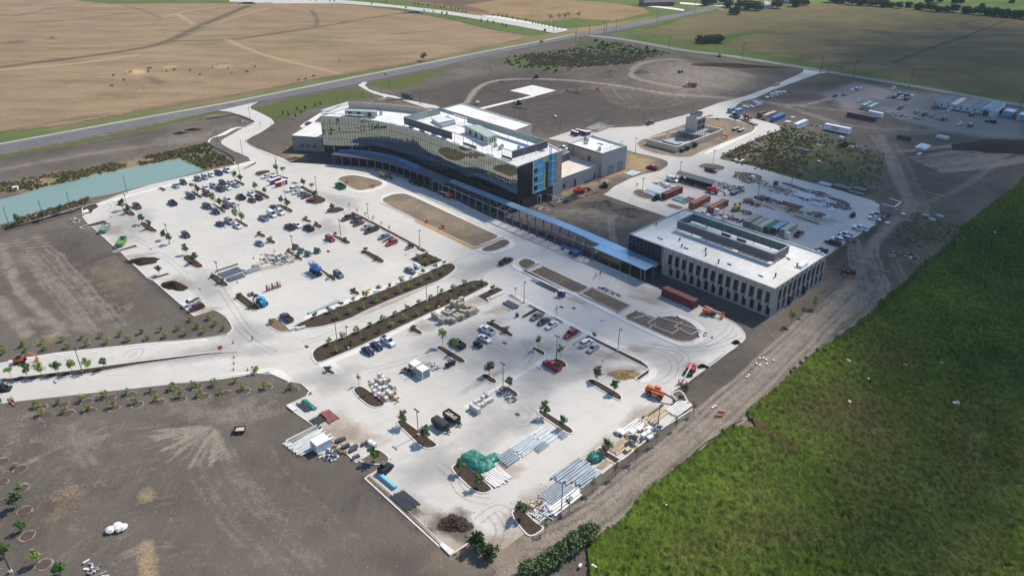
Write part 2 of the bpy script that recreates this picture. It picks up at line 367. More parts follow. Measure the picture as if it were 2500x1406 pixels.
def site_mat():
    t = NT('site_soil'); p = t.P()
    n1, n2, n3, n4 = t.noise(.035, 4), t.noise(.22, 5, .65), t.noise(1.6, 5, .7), t.noise(.9, 3, .6, t.mapv(R(30), (1, .12, 1)))
    nn = t.ma('ADD', t.ma('MULTIPLY', n2, .55), t.ma('MULTIPLY', n3, .45))
    col = t.mix(t.mr(n1, .35, .65), (.108, .094, .080), (.152, .131, .109))
    col = t.mix(t.mr(t.noise(.055, 5, .65), .5, .66, 0, .55), col, (.068, .056, .048)); col = t.mix(t.mr(t.noise(.09, 6, .7, None, 1.5), .56, .7, 0, .5), col, (.21, .165, .115))
    col = t.mix(t.mr(nn, .35, .68), t.mix(.35, col, (.06, .05, .043)), col)
    col = t.mix(t.mr(n4, .5, .75, 0, .16), col, (.23, .19, .15))
    n5 = t.noise(.13, 7, .78)
    def lay(col, name, c1, c2, g=1.0, nn=nn):
        f = t.ma('MULTIPLY', t.ma('ADD', t.attr(name), t.ma('MULTIPLY', t.ma('SUBTRACT', nn, .5), 2.1)), 1.0)
        f = t.mr(f, .22, .85, 0, g); f = t.ma('MULTIPLY', f, t.mr(t.attr(name), .0, .12))
        return t.mix(f, col, t.mix(t.mr(n3, .3, .7), c1, c2))
    col = lay(col, 'dark', (.036, .031, .030), (.085, .073, .066), .9)
    col = lay(col, 'tan', (.26, .18, .09), (.40, .30, .17), .85)
    col = lay(col, 'gravel', (.17, .155, .145), (.29, .27, .25))
    col = lay(col, 'grass', (.040, .060, .017), (.115, .135, .036), .95, n5)
    col = lay(col, 'dust', (.205, .172, .138), (.345, .295, .24), .85)
    t.bump(t.ma('ADD', n3, n2), .5, .25)
    return t.out(col, 1.0, .05)
xs = np.unique(np.concatenate([np.arange(-430,-170,2.5), np.arange(-170,235,.7), np.arange(235,520,2.5)]))
ys = np.unique(np.concatenate([np.arange(70,260,.6), np.arange(260,430,1.1), np.arange(430,880,3.0)]))
HWY_UP = 'P -260,395 0,349 T1 500,948 1000,858 1700,735 2300,612 T2 0,576 600,462 1050,372 1440,302 1700,248 2000,192 2500,92 T3 330,40 P 1790,5 1850,-12 1960,-40'
HWY_LO = 'P -260,425 0,377 T1 600,1003 1150,888 1600,802 1870,742 2500,628 T2 170,597 540,522 900,442 1300,357 1640,287 1800,262 2100,207 2500,117 T3 340,55 P 1800,10 1870,-8 1980,-38'
CTY = 'T2 1800,262 1900,268 2100,292 2500,372 T3 300,397 500,430 900,492 1300,562 1700,627 1900,662 2300,737 2500,768 P 2640,285 2900,330'
SITE = WP(HWY_LO)[:-5]+WP('T2 1960,270 2300,330 T3 0,362 500,432 900,496 1300,566 1700,631 1900,666 2300,741 2500,772 P 2700,300 2900,420 2600,760 2300,1406 1900,1700 900,1700 -300,1700 -500,1000')
def sitez(x, y):
    return vnoise(x, y, 9, 3)*.03-.05+.012*vnoise(x, y, 2.2, 4)
gridmesh('site_ground', xs, ys, lambda X, Y: inside(X, Y, SITE), {'dust':painter(DUST),'dark':painter(DARK),'grass':painter(GRASS),'tan':painter(TAN),'gravel':painter(GRAV)}, sitez, site_mat())

# base plain to the horizon
t = NT('far_plain'); n = t.noise(.004, 5, .6); n2 = t.noise(.05, 4)
m = t.out(t.mix(t.mr(n, .4, .6), t.mix(n2, (.07,.10,.03), (.12,.15,.05)), t.mix(n2, (.20,.15,.08), (.28,.2,.12))), 1, .05)
b = MB(); b.poly([(-6000,-600,-.16),(6000,-600,-.16),(6000,9000,-.16),(-6000,9000,-.16)]); setting(b.build('ground', m))

# tan pasture beyond the highway
PAST = WP('P -420,420 -200,372 0,322 T1 500,905 1000,805 1500,735 2300,575 T2 0,545 600,445 900,375 1200,303 1385,264 1100,218 830,152 600,108 300,60 0,30 P 700,3 620,8 270,12 120,-4 -60,-10 -400,-20 -1000,60 -900,300')
PDARK = [line('T1 0,490 400,440 800,390 1100,340 1250,290 1450,190 1800,45',7,.9), line('T1 1250,300 1700,290 2100,230 2500,170 T2 0,165 300,120 470,95',5,.75), line('T1 2260,75 2300,130 2310,180 2280,190',3.5,.8), line('T1 100,120 400,60',5,.55), line('T1 550,140 900,100',4,.5),
 zone('T1 1030,560 1110,555 1210,600 1150,615',4,.9), zone('T1 1490,500 1520,465 1700,450 1760,470 1700,500 1560,510',3,.35), zone('T1 0,310 150,285 290,290 150,320 0,330',5,.5), line('T1 350,285 410,285',3,.9), line('T1 900,40 1020,70 1160,130',4,.6), line('T1 1400,900 2000,640 2500,540',2,.0),
 line('T1 1350,300 1900,400 2400,520',2.5,.0), line('T2 0,280 400,250 800,210',6,.35), line('T1 0,960 500,870 1200,770 2000,640 2500,540',5,.45)]
PLITE = [zone('T1 930,520 1000,500 1070,520 1050,540 960,545',4,1.0), zone('T1 1180,485 1280,475 1290,490 1200,498',3,.7), zone('T1 1510,490 1560,470 1680,465 1700,490 1600,503',3,.55), line('T1 1650,290 1900,400 2200,470 2500,545',4,.55), line('T1 1280,100 1400,175',5,.5),
 line('T1 1200,120 1450,60 1750,40',5,.4), line('T1 1480,190 1800,100 1950,60',5,.4), line('T2 900,380 1100,330 1300,275',4,.6), line('T1 0,510 600,460 1000,400',5,.5)]
PGREEN = [line('T1 1200,330 1450,220 1750,70',5,.6), line('T1 1220,320 1400,330 1700,290 2400,185',6,.45), zone('T1 1400,400 1500,350 2500,230 2500,350 1900,420 1500,430',26,.35), line('P -100,370 0,340 T1 500,920 1200,800 2000,680 T2 0,560 600,460 1100,360 1390,280',6,.6)]
t = NT('dry_pasture'); n1, n2, n3 = t.noise(.006, 5, .6), t.noise(.03, 6, .68, t.mapv(R(12), (.55, 1.6, 1))), t.noise(.35, 5, .75)
col = t.mix(t.mr(n1, .36, .64), (.27,.185,.112), (.315,.225,.135)); col = t.mix(t.mr(n2, .44, .66, 0, .85), col, (.165,.13,.078)); col = t.mix(t.mr(n3, .36, .72, 0, .5), col, (.155,.11,.065))
nn = t.ma('ADD', t.ma('MULTIPLY', n2, .5), t.ma('MULTIPLY', n3, .5))
for k, c in (('green', (.10,.12,.035)), ('dark', (.085,.07,.05)), ('lite', (.48,.34,.19))):
    f = t.mr(t.ma('ADD', t.attr(k), t.ma('MULTIPLY', t.ma('SUBTRACT', nn, .5), 1.2)), .15, .95, 0, .85); col = t.mix(t.ma('MULTIPLY', f, t.mr(t.attr(k), 0, .15)), col, c)
t.bump(n3, .8, .6); pm = t.out(col, 1, .05)
gridmesh('pasture', np.arange(-900, 150, 3.0), np.arange(290, 1000, 2.0), lambda X, Y: inside(X, Y, PAST), {'dark':painter(PDARK),'lite':painter(PLITE),'green':painter(PGREEN)}, lambda x, y: vnoise(x, y, 30, 8)*.1-.08, pm)

# big ploughed field on the far right, with drill rows
CROP = WP('T3 150,110 330,75 420,100 700,60 960,32 1150,32 1620,62 2030,98 2500,142 P 2600,62 3000,120 3100,330 2900,322 T3 2500,722 2300,700 1900,630 1600,565 900,440 600,385 300,330 0,278 T2 2250,240 2150,235 2300,180')
t = NT('ploughed_field'); d = G(2350, 62); e = G(2180, 150); ang = math.atan2(e[1]-d[1], e[0]-d[0])
rows = t.noise(.22, 3, .6, t.mapv(-ang, (.035, 1, 1))); n1, n2, n3 = t.noise(.007, 4), t.noise(.06, 5), t.noise(1.2, 4)
col = t.mix(t.mr(n1, .35, .65), (.125,.11,.048), (.19,.145,.078)); col = t.mix(t.mr(n2, .45, .7, 0, .6), col, (.21,.15,.07)); col = t.mix(t.mr(rows, .45, .58, 0, .5), col, (.085,.075,.04)); col = t.mix(t.mr(n3, .4, .8, 0, .4), col, (.06,.08,.022))
f = t.mr(t.ma('ADD', t.attr('green'), t.ma('MULTIPLY', t.ma('SUBTRACT', n2, .5), .8)), .3, .9); col = t.mix(f, col, (.06,.105,.022))
col = t.mix(t.mr(t.attr('rut'), .2, .8, 0, .9), col, (.055,.045,.04)); t.bump(rows, .5, .4); cm = t.out(col, 1, .05)
CG = [line('T2 1900,235 2300,190 T3 0,110',14,1), line('T3 0,290 500,400 900,470 1300,540 1700,605 2500,745 P 2700,290',8,1), line('T3 0,300 300,330 350,270 500,240 650,235',12,.8)]
gridmesh('crop_field', np.arange(60, 900, 4.0), np.arange(380, 1250, 4.0), lambda X, Y: inside(X, Y, CROP), {'green':painter(CG),'rut':painter([line('T3 2350,155 2150,240 1850,340 1560,455',3,.8), line('T3 1530,450 1580,440',3,.5)])}, lambda x, y: vnoise(x, y, 40, 9)*.1-.1, cm)

# grassland strips further out
def sheet(name, s, z, mat, smo=0):
    P = WP(s) if isinstance(s, str) else s
    if smo: P = smooth(P, smo)
    b = MB(); b.poly([(x, y, z) for x, y in ccw(P)]); return setting(b.build(name, mat))
def natural(name, c1, c2, c3, s=.05):
    t = NT(name); n1, n2, n3 = t.noise(s*.3, 4), t.noise(s, 5), t.noise(s*9, 4)
    col = t.mix(t.mr(n1, .38, .62), c1, c2); col = t.mix(t.mr(n2, .45, .7, 0, .7), col, c3); col = t.mix(t.mr(n3, .4, .75, 0, .4), col, tuple(x*.55 for x in c1)); t.bump(n3, .6, .4)
    return t.out(col, 1, .05)
verge = natural('verge_grass', (.075,.115,.028), (.10,.14,.04), (.15,.145,.055), .05)
sheet('grassland', 'P -1200,-10 -400,-22 -60,-12 120,-6 270,10 620,7 700,2 T2 0,27 300,57 600,104 830,148 1100,214 1400,266 1620,215 1900,180 2300,110 2500,80 T3 100,20 340,-40 P 1900,-60 900,-60 -1200,-50', -.055, verge)
sheet('grassland', 'T2 1650,288 1900,240 2300,165 T3 0,105 250,70 420,98 0,260 300,322 600,380 900,434 1600,562 2500,718 2500,762 1900,655 1700,620 1300,555 900,485 500,425 0,348 T2 2200,305 1900,266', -.12, verge)
sheet('grassland', 'T3 340,45 480,10 900,-30 1500,-30 2500,10 P 3200,40 3000,118 T3 2500,145 2030,100 1620,66 1150,36 960,36 700,66 420,104 320,84', -.13, natural('far_meadow', (.10,.15,.04), (.14,.19,.05), (.08,.11,.03), .02))
sheet('far_field', 'T2 420,0 700,35 1000,112 1200,120 1500,160 1780,200 2000,150 2250,92 2200,62 2000,25 1700,5 1400,-30 600,-60', -.04, natural('far_field_soil', (.24,.16,.085), (.30,.205,.11), (.15,.105,.06), .02))
sheet('far_field', 'T2 420,0 700,30 950,85 1100,100 1000,60 900,40 1100,10 1300,-40 600,-40', -.03, natural('dark_field_soil', (.13,.085,.06), (.17,.115,.08), (.10,.075,.05), .03))
sheet('lawn', 'T2 1480,170 1700,135 1980,150 1900,185 1700,205 1560,190', -.02, verge)
# ------------------------------------------------------------------ roads, concrete, planting islands, pond
def asphalt(name, c, c2):
    t = NT(name); n1, n2, n3 = t.noise(.03, 4), t.noise(.5, 4), t.noise(6, 3)
    col = t.mix(t.mr(n1, .35, .65), c, c2); col = t.mix(t.mr(n2, .4, .75, 0, .5), col, tuple(x*.75 for x in c)); t.bump(n3, .3, .02)
    return t.out(col, .9, .2)
asph = asphalt('highway_asphalt', (.115,.11,.118), (.15,.145,.15)); asph2 = asphalt('old_asphalt', (.20,.195,.19), (.26,.25,.235))
def ribbon(name, P, w, z, mat, h=0):
    L, Rr = offset(P, w/2, False), offset(P, -w/2, False); b = MB()
    for i in range(len(P)-1):
        b.poly([(*Rr[i], z), (*Rr[i+1], z), (*L[i+1], z), (*L[i], z)])
        if h:
            b.poly([(*L[i], z-h), (*L[i], z), (*L[i+1], z), (*L[i+1], z-h)][::-1]); b.poly([(*Rr[i], z-h), (*Rr[i], z), (*Rr[i+1], z), (*Rr[i+1], z-h)])
    return setting(b.build(name, mat))
up, lo = WP(HWY_UP), WP(HWY_LO)
def strip(name, A, B, z, mat):
    b = MB(); A, B = resample(A, 12), resample(B, 12); n = min(len(A), len(B)); A = resample(A, 1e9) if 0 else A
    f = lambda P, t: P[min(len(P)-1, round(t*(len(P)-1)))]
    N = 140
    a = [pick(A, i/N) for i in range(N+1)]; c = [pick(B, i/N) for i in range(N+1)]
    for i in range(N): b.poly([(*c[i], z), (*c[i+1], z), (*a[i+1], z), (*a[i], z)])
    return setting(b.build(name, mat)), a, c
def pick(P, t):
    x = t*(len(P)-1); i = min(int(x), len(P)-2); s = x-i
    return (P[i][0]*(1-s)+P[i+1][0]*s, P[i][1]*(1-s)+P[i+1][1]*s)
_, ha, hc = strip('highway', up, lo, .02, asph)
def lane(t): return [(ha[i][0]*(1-t)+hc[i][0]*t, ha[i][1]*(1-t)+hc[i][1]*t) for i in range(len(ha))]
paint = M('road_paint', (.46,.45,.41), .8, .2); pale = asphalt('pale_shoulder', (.33,.32,.295), (.40,.385,.35))
for nm, t0, w, k0, k1 in (('road_shoulder', .10, 2.4, 0, 70),):
    ribbon(nm, lane(t0)[k0:k1], w, .03, pale)
for t0, dash in ((.27, 0), (.55, 1), (.93, 0)):
    Q = resample(lane(t0), 3.0); b = MB()
    for i in range(0, len(Q)-1):
        if dash and i % 4: continue
        d = Vector((Q[i+1][0]-Q[i][0], Q[i+1][1]-Q[i][1])).normalized(); nrm = (-d.y*.09, d.x*.09)
        p, q = Q[i], Q[i+1]; b.poly([(p[0]-nrm[0], p[1]-nrm[1], .036), (q[0]-nrm[0], q[1]-nrm[1], .036), (q[0]+nrm[0], q[1]+nrm[1], .036), (p[0]+nrm[0], p[1]+nrm[1], .036)])
    setting(b.build('road_marking', paint))
ribbon('county_road', smooth(WP(CTY), 2, False), 7.0, .02, asph2)

def concrete(name, c, c2, joints=True):
    t = NT(name); n1, n2, n3 = t.noise(.018, 4, .6), t.noise(.11, 6, .68), t.noise(1.3, 5, .7)
    n4 = t.noise(.5, 4, .6, t.mapv(R(45), (.16, 1, 1)))
    col = t.mix(t.mr(n1, .36, .64), c, c2)
    col = t.mix(t.mr(n2, .5, .74, 0, .42), col, (.46,.385,.30)); col = t.mix(t.mr(n2, .44, .27, 0, .45), col, (.35,.345,.34))
    col = t.mix(t.mr(n4, .54, .74, 0, .3), col, (.36,.345,.33)); col = t.mix(t.mr(n3, .35, .7, 0, .16), col, (.30,.28,.25))
    if joints:
        x = t.n('ShaderNodeTexBrick'); x.offset = 0; x.inputs['Scale'].default_value = 1; x.inputs['Brick Width'].default_value = 4.6; x.inputs['Row Height'].default_value = 4.6; x.inputs['Mortar Size'].default_value = .035
        x.inputs['Color1'].default_value = (1,1,1,1); x.inputs['Color2'].default_value = (.93,.93,.93,1); x.inputs['Mortar'].default_value = (.62,.6,.57,1)
        t.l(t.mapv(AXA), x.inputs['Vector']); col = t.mix(.55, col, t.mix(1.0, col, x.outputs['Color'], 'MULTIPLY'))
    t.bump(n3, .12, .02)
    return t.out(col, t.mr(n2, .3, .7, .55, .8), .35)
CON = concrete('site_concrete', (.47,.45,.415), (.55,.525,.48)); WALK = concrete('fresh_concrete', (.60,.585,.55), (.66,.64,.60), False); KERB = M('kerb_concrete', (.60,.57,.525), .8, .2, scale=.8)
LOT = ('P 235,497 243,506 230,513 200,528 214,546 225,555 288,609 296,616 361,680 376,687 475,772 520,757 530,758 551,770 560,783 568,797 566,807 551,819 504,826 300,846 134,864 0,885 -150,907 -150,1008 0,985 54,978 417,938 600,912 640,908 655,908 680,920 706,932 736,936 763,961 700,990 716,1003 773,1043 843,1104 869,1129 922,1097 956,1121 902,1158 '
 '1000,1252 1099,1356 1166,1311 1216,1344 1233,1337 1280,1302 1314,1279 1400,1210 1497,1134 1519,1122 1600,1058 1684,993 1637,966 1640,957 1678,934 1794,850 1816,832 1821,822 1818,812 1804,797 1771,776 1708,747 1609,705 1574,689 1471,646 1415,624 1354,597 1271,561 1196,532 1102,485 1021,454 1003,438 967,422 927,411 900,408 808,402 730,398 710,398 690,386 '
 '672,380 640,367 622,361 606,353 597,346 600,341 611,336 640,322 659,309 668,303 669,298 662,290 640,278 611,265 613,259 622,254 635,247 530,270 551,272 565,274 578,279 600,285 615,292 621,296 621,300 612,306 590,316 571,326 550,337 540,344 541,350 548,357 571,370 605,383 612,393 551,408 370,450 319,465')
b = MB(); b.poly([(x, y, .0) for x, y in ccw(WP(LOT))]); setting(b.build('parking_lot', CON))
YARD = ('P 1337,339 1401,318 1420,316 1562,309 1670,282 1700,272 1754,252 1821,235 1875,215 1952,181 1960,176 1962,170 2020,178 1999,180 1943,200 1888,220 1844,240 1814,247 1796,259 1780,275 1829,288 1860,295 1895,304 1905,310 1906,315 1900,320 1871,328 1804,358 1760,380 1755,385 1762,390 1778,393 1847,408 1931,434 2003,452 2116,486 2131,491 2147,500 '
 '2150,530 2134,551 2106,568 2042,608 2020,625 1930,600 1700,540 1619,527 1473,475 1484,469 1498,456 1520,445 1538,436 1565,427 1612,417 1628,406 1631,401 1629,394 1614,388 1583,380 1550,373 1529,366 1400,350')
b = MB(); b.poly([(x, y, .01) for x, y in ccw(WP(YARD))]); setting(b.build('service_road', concrete('yard_concrete', (.40,.385,.36), (.49,.465,.42))))
b = MB(); b.poly([(x, y, .02) for x, y in ccw(WP('T2 130,620 170,597 200,600 180,620 210,650 300,680 400,700 500,730 700,770 740,790 620,785 500,745 440,722 350,705 230,738 200,742 330,716 310,700 240,680 170,645'))]); setting(b.build('access_road', CON))
setting(sheet('helipad', 'T2 1235,660 1400,620 1570,660 1415,702', .06, WALK)); sheet('footpath', 'T2 1395,695 1420,703 1040,795 1010,788', .05, WALK)
setting(sheet('boulevard', 'P 560,-4 630,0 T2 0,2 240,22 700,72 1010,114 1300,160 1640,215 1650,225 1560,243 1300,192 860,118 400,57 0,27 P 640,9 560,5', .0, concrete('boulevard_concrete', (.42,.40,.36), (.48,.46,.41)))); sheet('footpath', 'T2 1020,112 1150,120 1400,165 1600,205 1660,215 1640,220 1380,175 1100,130', .03, WALK)
sheet('driveway', 'T2 2230,40 2400,55 2500,70 2500,82 2380,66 2240,50', .0, WALK); sheet('footpath', 'T3 0,18 60,22 230,40 330,38 330,44 200,46 0,30', .0, WALK)
for s, z in (('T1 1505,1040 1520,1010 1600,975 1680,935 1720,925 1790,925 1720,935 1690,950 1640,980 1540,1005 1515,1045', .02), ('S1 260,640 300,610 500,480 700,370 790,350 780,372 640,430 460,580 300,670 262,665', .03),
 ('L1 160,1025 600,845 1000,655 1400,465 1700,320 2060,160 2100,175 1890,280 1750,340 1150,620 640,885 345,1000 460,1100 450,1120 390,1140 245,1035 200,1055', .02), ('L1 0,520 60,480 700,240 1100,90 1400,-20 L6 1000,1120 1050,1165 L1 1370,10 700,275 0,548', .02),
 ('M1 60,1225 400,1170 1000,1105 1500,1062 1510,1080 1000,1128 400,1195 60,1245', .02), ('M1 1240,1399 1600,1340 1930,1283 1990,1280 2060,1300 2140,1375 2100,1385 1950,1308 1600,1362', .02), ('U1 240,635 1000,428 1600,268 2170,108 2500,15 2500,40 2170,135 1600,290 1000,455 250,660', .02),
 ('P 1130,992 1163,972 1250,922 1300,889 1327,872 1334,868 1400,841 1394,846 1345,872 1330,884 1262,925 1180,974 1142,998', .02),
 ('L2 0,260 130,330 340,440 540,540 760,650 900,700 1250,870 1400,990 1440,985 1500,1020 1545,1100 1520,1160 1450,1215 1360,1220 1300,1195 1345,1208 1455,1130 1465,1085 1440,1040 1370,985 790,705 740,680 560,590 340,470 100,350 0,300', .02),
 ('L2 60,0 700,300 1130,530 1700,790 1800,825 1930,825 2050,770 2090,690 2060,610 1980,545 1800,475 1720,490 1900,560 1990,640 2010,690 1990,740 1920,780 1800,785 1700,760 1145,512 1090,470 700,260 130,10', .02),
 ('L5 120,1080 180,1030 290,1010 470,1090 430,1090 295,1025 220,1050 185,1090 270,1160 320,1180 680,1360 660,1380 300,1200 150,1140', .02),
 ('L6 300,500 320,440 440,400 580,395 690,430 760,465 1640,885 1760,930 1780,970 1730,1020 1560,1070 1450,1070 1330,1020 1395,1020 1440,1050 1550,1045 1700,985 1725,950 1700,920 1640,910 1340,1010 1620,885 740,480 640,435 560,412 450,420 340,460 320,490 690,700 660,690', .02),
 ('U2 1320,270 1370,240 1480,210 1620,210 1800,235 2060,330 2060,370 1980,420 1800,470 1640,480 1480,430 1440,395 1560,430 1640,452 1800,432 1960,387 2005,347 1960,312 1780,262 1600,227 1480,227 1360,257', .02),
 ('R6 0,1150 250,1020 560,860 720,790 700,745 640,700 740,760 760,800 720,850 500,960 250,1080 0,1180', .03)):
    sheet('sidewalk', s, z, WALK)

t = NT('bark_mulch'); n1, n2 = t.noise(2.2, 6, .75), t.noise(.25, 3); t.bump(n1, .9, .15)
MULCH = t.out(t.mix(t.mr(n1, .3, .7), (.026,.018,.013), t.mix(n2, (.085,.06,.045), (.11,.08,.06))), 1, .05)
t = NT('bare_bed_soil'); n1, n2 = t.noise(1.2, 6, .75), t.noise(.12, 4); t.bump(n1, .9, .2)
BED = t.out(t.mix(t.mr(n1, .3, .7), (.075,.06,.05), t.mix(t.mr(n2, .4, .6), (.16,.125,.10), (.24,.18,.125))), 1, .05)
t = NT('sandy_bed'); n1, n2 = t.noise(1.2, 6, .75), t.noise(.1, 4); t.bump(n1, .9, .15)
SAND = t.out(t.mix(t.mr(n1, .3, .72), (.13,.105,.08), t.mix(t.mr(n2, .4, .6), (.20,.165,.125), (.34,.265,.175))), 1, .05)
t = NT('olive_bed'); n1, n2 = t.noise(1.2, 6, .75), t.noise(.15, 4); t.bump(n1, .9, .15)
DRYB = t.out(t.mix(t.mr(n1, .3, .72), (.11,.085,.055), t.mix(t.mr(n2, .4, .6), (.19,.15,.09), (.25,.19,.10))), 1, .05)
def island(s, mat=None, kerb=True, smo=1, h=.15, z=.0):
    P = ccw(WP(s)); P = smooth(P, smo) if smo else P
    I = offset(P, .32); m = mat or MULCH
    if kerb:
        b = MB(); n = len(P)
        for i in range(n):
            j = (i+1) % n
            b.poly([(*P[i], z-.05), (*P[j], z-.05), (*P[j], z+h), (*P[i], z+h)]); b.poly([(*P[i], z+h), (*P[j], z+h), (*I[j], z+h), (*I[i], z+h)]); b.poly([(*I[i], z+h), (*I[j], z+h), (*I[j], z), (*I[i], z)])
        setting(b.build('kerb', KERB))
    b = MB(); b.poly([(x, y, z+h-.05) for x, y in I]); setting(b.build('planting_bed', m))
for s in ('U1 563,735 600,705 690,705 810,808 730,832 650,820', 'U1 820,940 850,910 920,900 1125,1040 1060,1062 960,1055', 'M1 1318,490 1335,465 1380,455 1492,545 1440,562 1395,550', 'U3 512,515 550,482 640,465 852,632 770,667 680,658',
 'U3 893,820 925,775 1010,750 1308,970 1220,1012 1125,1003', 'L1 90,910 115,865 200,810 420,735 600,650 1000,468 1320,322 1600,205 1800,120 1900,105 1980,112 2052,155 1750,310 1400,462 1000,652 600,842 165,1020 110,975', 'L1 1125,640 1200,600 1328,685 1265,717', 'L1 475,215 540,190 645,255 575,287',
 'L1 193,1060 240,1033 388,1135 310,1148 250,1120', 'L1 1968,580 1990,553 2080,558 2290,688 2300,718 2262,738', 'L1 1425,842 1500,808 1785,980 1765,1015 1695,1018', 'P 859,955 866,945 884,940 943,984 937,992 920,996 905,994 888,984', 'L1 1912,1150 1990,1113 2142,1210 2065,1252', 'L1 2128,1282 2210,1243 2370,1350 2340,1378 2285,1398',
 'L3 468,320 495,290 560,285 938,552 930,578 880,602 800,607 735,578', 'L3 1992,205 2065,168 2440,408 2370,462', 'L3 1078,840 1088,790 1150,750 1240,775 1535,1030 1525,1062 1450,1097 1365,1087 1285,1040', 'L2 138,845 190,826 320,880 323,930 290,942', 'L2 352,985 440,955 530,985 563,1040 548,1062 490,1072',
 'L4 123,352 170,330 250,345 500,490 542,540 518,577 455,560', 'U1 1560,468 1620,448 1785,552 1700,572', 'U1 1878,640 1920,628 2125,762 2040,787', 'U1 2188,868 2250,848 2450,967 2370,992', 'U1 2178,300 2230,283 2395,360 2340,397', 'U2 93,467 150,443 220,458 362,540 352,572 300,582',
 'U2 438,662 500,648 580,668 703,737 690,768 630,782', 'U2 783,860 850,843 993,900 910,927', 'U2 945,945 1030,918 1120,952 1130,985 1060,1018', 'U2 128,1080 220,1053 323,1115 240,1147', 'U2 278,1170 370,1148 468,1205 380,1242', 'U2 1218,1097 1280,1083 1530,1188 1540,1215 1450,1243', 'M2 128,430 195,423 320,490 330,515 285,527',
 'U2 1153,752 1190,710 1270,690 1380,685 1473,730 1330,782 1235,787', 'U2 822,602 960,540 1040,508 1190,575 1150,625 1040,657 950,655', 'U3 2090,375 2150,368 2415,560 2335,593', 'U3 1615,132 1700,113 1935,262 1860,293', 'L2 372,510 400,498 538,570 500,592', 'L2 548,622 600,598 743,680 700,697', 'L1 2218,267 2250,248 2408,350 2385,362'):
    island(s)
for s in ('L1 1880,285 2110,180 2198,215 2010,310 2042,340 2010,357', 'L2 103,387 150,369 342,468 305,492 235,455 85,532 33,512 178,422', 'L2 625,808 795,704 850,735 1370,985 1440,1040 1463,1085 1452,1130 1340,1207 1288,1180 1432,1080 850,778 790,748 640,814', 'L6 613,1127 800,1053 1003,1145 790,1227', 'L6 303,942 430,874 480,892 342,962', 'U1 1088,420 1160,398 1248,440 1185,472'):
    island(s, smo=0)
for s in ('U3 1368,1170 1430,1118 1510,1102 1700,1247 1730,1310 1560,1322 1480,1282 1390,1225',): island(s, DRYB)
island('P 706,801 740,783 852,740 964,697 1049,662 1095,641 1109,645 1116,653 1106,665 1076,685 964,729 897,758 852,781 785,799 742,803', MULCH)
island('B2 1235,950 1265,912 1320,903 1440,1018 1500,1050 1395,1120 1340,1090', smo=1); island('B2 100,560 275,478 310,490 380,552 300,600', BED); island('B2 960,1130 1000,1115 1170,1225 1090,1300 920,1220', BED, False, h=.06)
island('L4 232,1110 285,1072 530,1215 450,1270', smo=0); island('L4 1055,520 1080,480 1180,450 1280,630', BED, smo=1); island('B2 175,690 215,662 750,1165 725,1195', BED, smo=0)
for s in ('M1 0,1362 560,1292 1000,1232 1500,1172 1740,1155 1755,1165 1480,1195 1002,1262 640,1326 0,1396', 'M1 -250,1405 0,1362 0,1396 -250,1440'): island(s, smo=0)
island('U2 108,217 160,170 330,150 385,180 270,215 190,252'); island('U2 400,212 640,268 605,302 480,252', smo=0); island('T1 1742,1238 1860,1175 1872,1190 1800,1225', BED); island('U2 640,340 700,320 790,350 720,365', smo=0)
for s in ('U1 -40,985 100,940 330,878 388,912 360,932 100,985 0,1003', 'U1 430,1345 600,1290 790,1233 830,1265 700,1300 520,1345', 'M1 1078,632 1220,588 1246,600 1117,642', 'U1 0,700 100,655 215,640 258,690 180,732 150,780 0,800'): island(s, smo=0)
island('U2 1325,290 1360,257 1480,227 1600,227 1780,262 1960,312 2005,347 1960,387 1800,432 1640,452 1560,425 1420,352', SAND); island('L6 315,490 340,460 450,420 560,412 640,435 740,480 1620,885 1340,1008 690,700 400,552', SAND)
island('L6 1395,1025 1430,1000 1640,910 1700,920 1727,950 1700,985 1550,1047 1440,1052', BED)
island('L5 185,1092 220,1050 295,1025 428,1085 270,1163', BED); island('P 1292,664 1326,649 1440,702 1412,716 1396,713', BED, smo=0); island('L2 700,250 820,193 1243,390 1100,472', BED, smo=0); island('L2 1145,512 1325,425 1520,520 1570,505 1725,490 1900,560 1990,640 2010,690 1990,740 1920,780 1800,785 1700,760', BED)
for s in ('R4 950,165 1020,125 1120,113 1300,140 1395,180 1330,222 1180,205', 'R5 108,150 180,118 400,148 515,200 440,262 320,312 130,252', 'R5 720,282 790,266 900,290 1180,395 1100,412 880,342', 'R5 1380,485 1460,473 1700,540 1785,600 1745,642 1600,582', 'R5 890,760 960,743 1363,880 1300,902', 'R4 1880,716 1920,700 2138,795 2090,807', 'R4 5,540 60,498 150,488 400,600 330,652 120,612', 'R4 493,730 560,693 800,760 700,802'):
    island(s, BED, z=.02)
island('P 1553,350 1560,344 1590,333 1680,300 1720,288 1771,289 1838,304 1847,313 1838,322 1715,370 1690,384 1660,385 1600,376 1562,362', SAND, z=.02)
def kerbline(s, w=.3, h=.15): ribbon('kerb', smooth(WP(s), 1, False), w, h, KERB, h+.05)
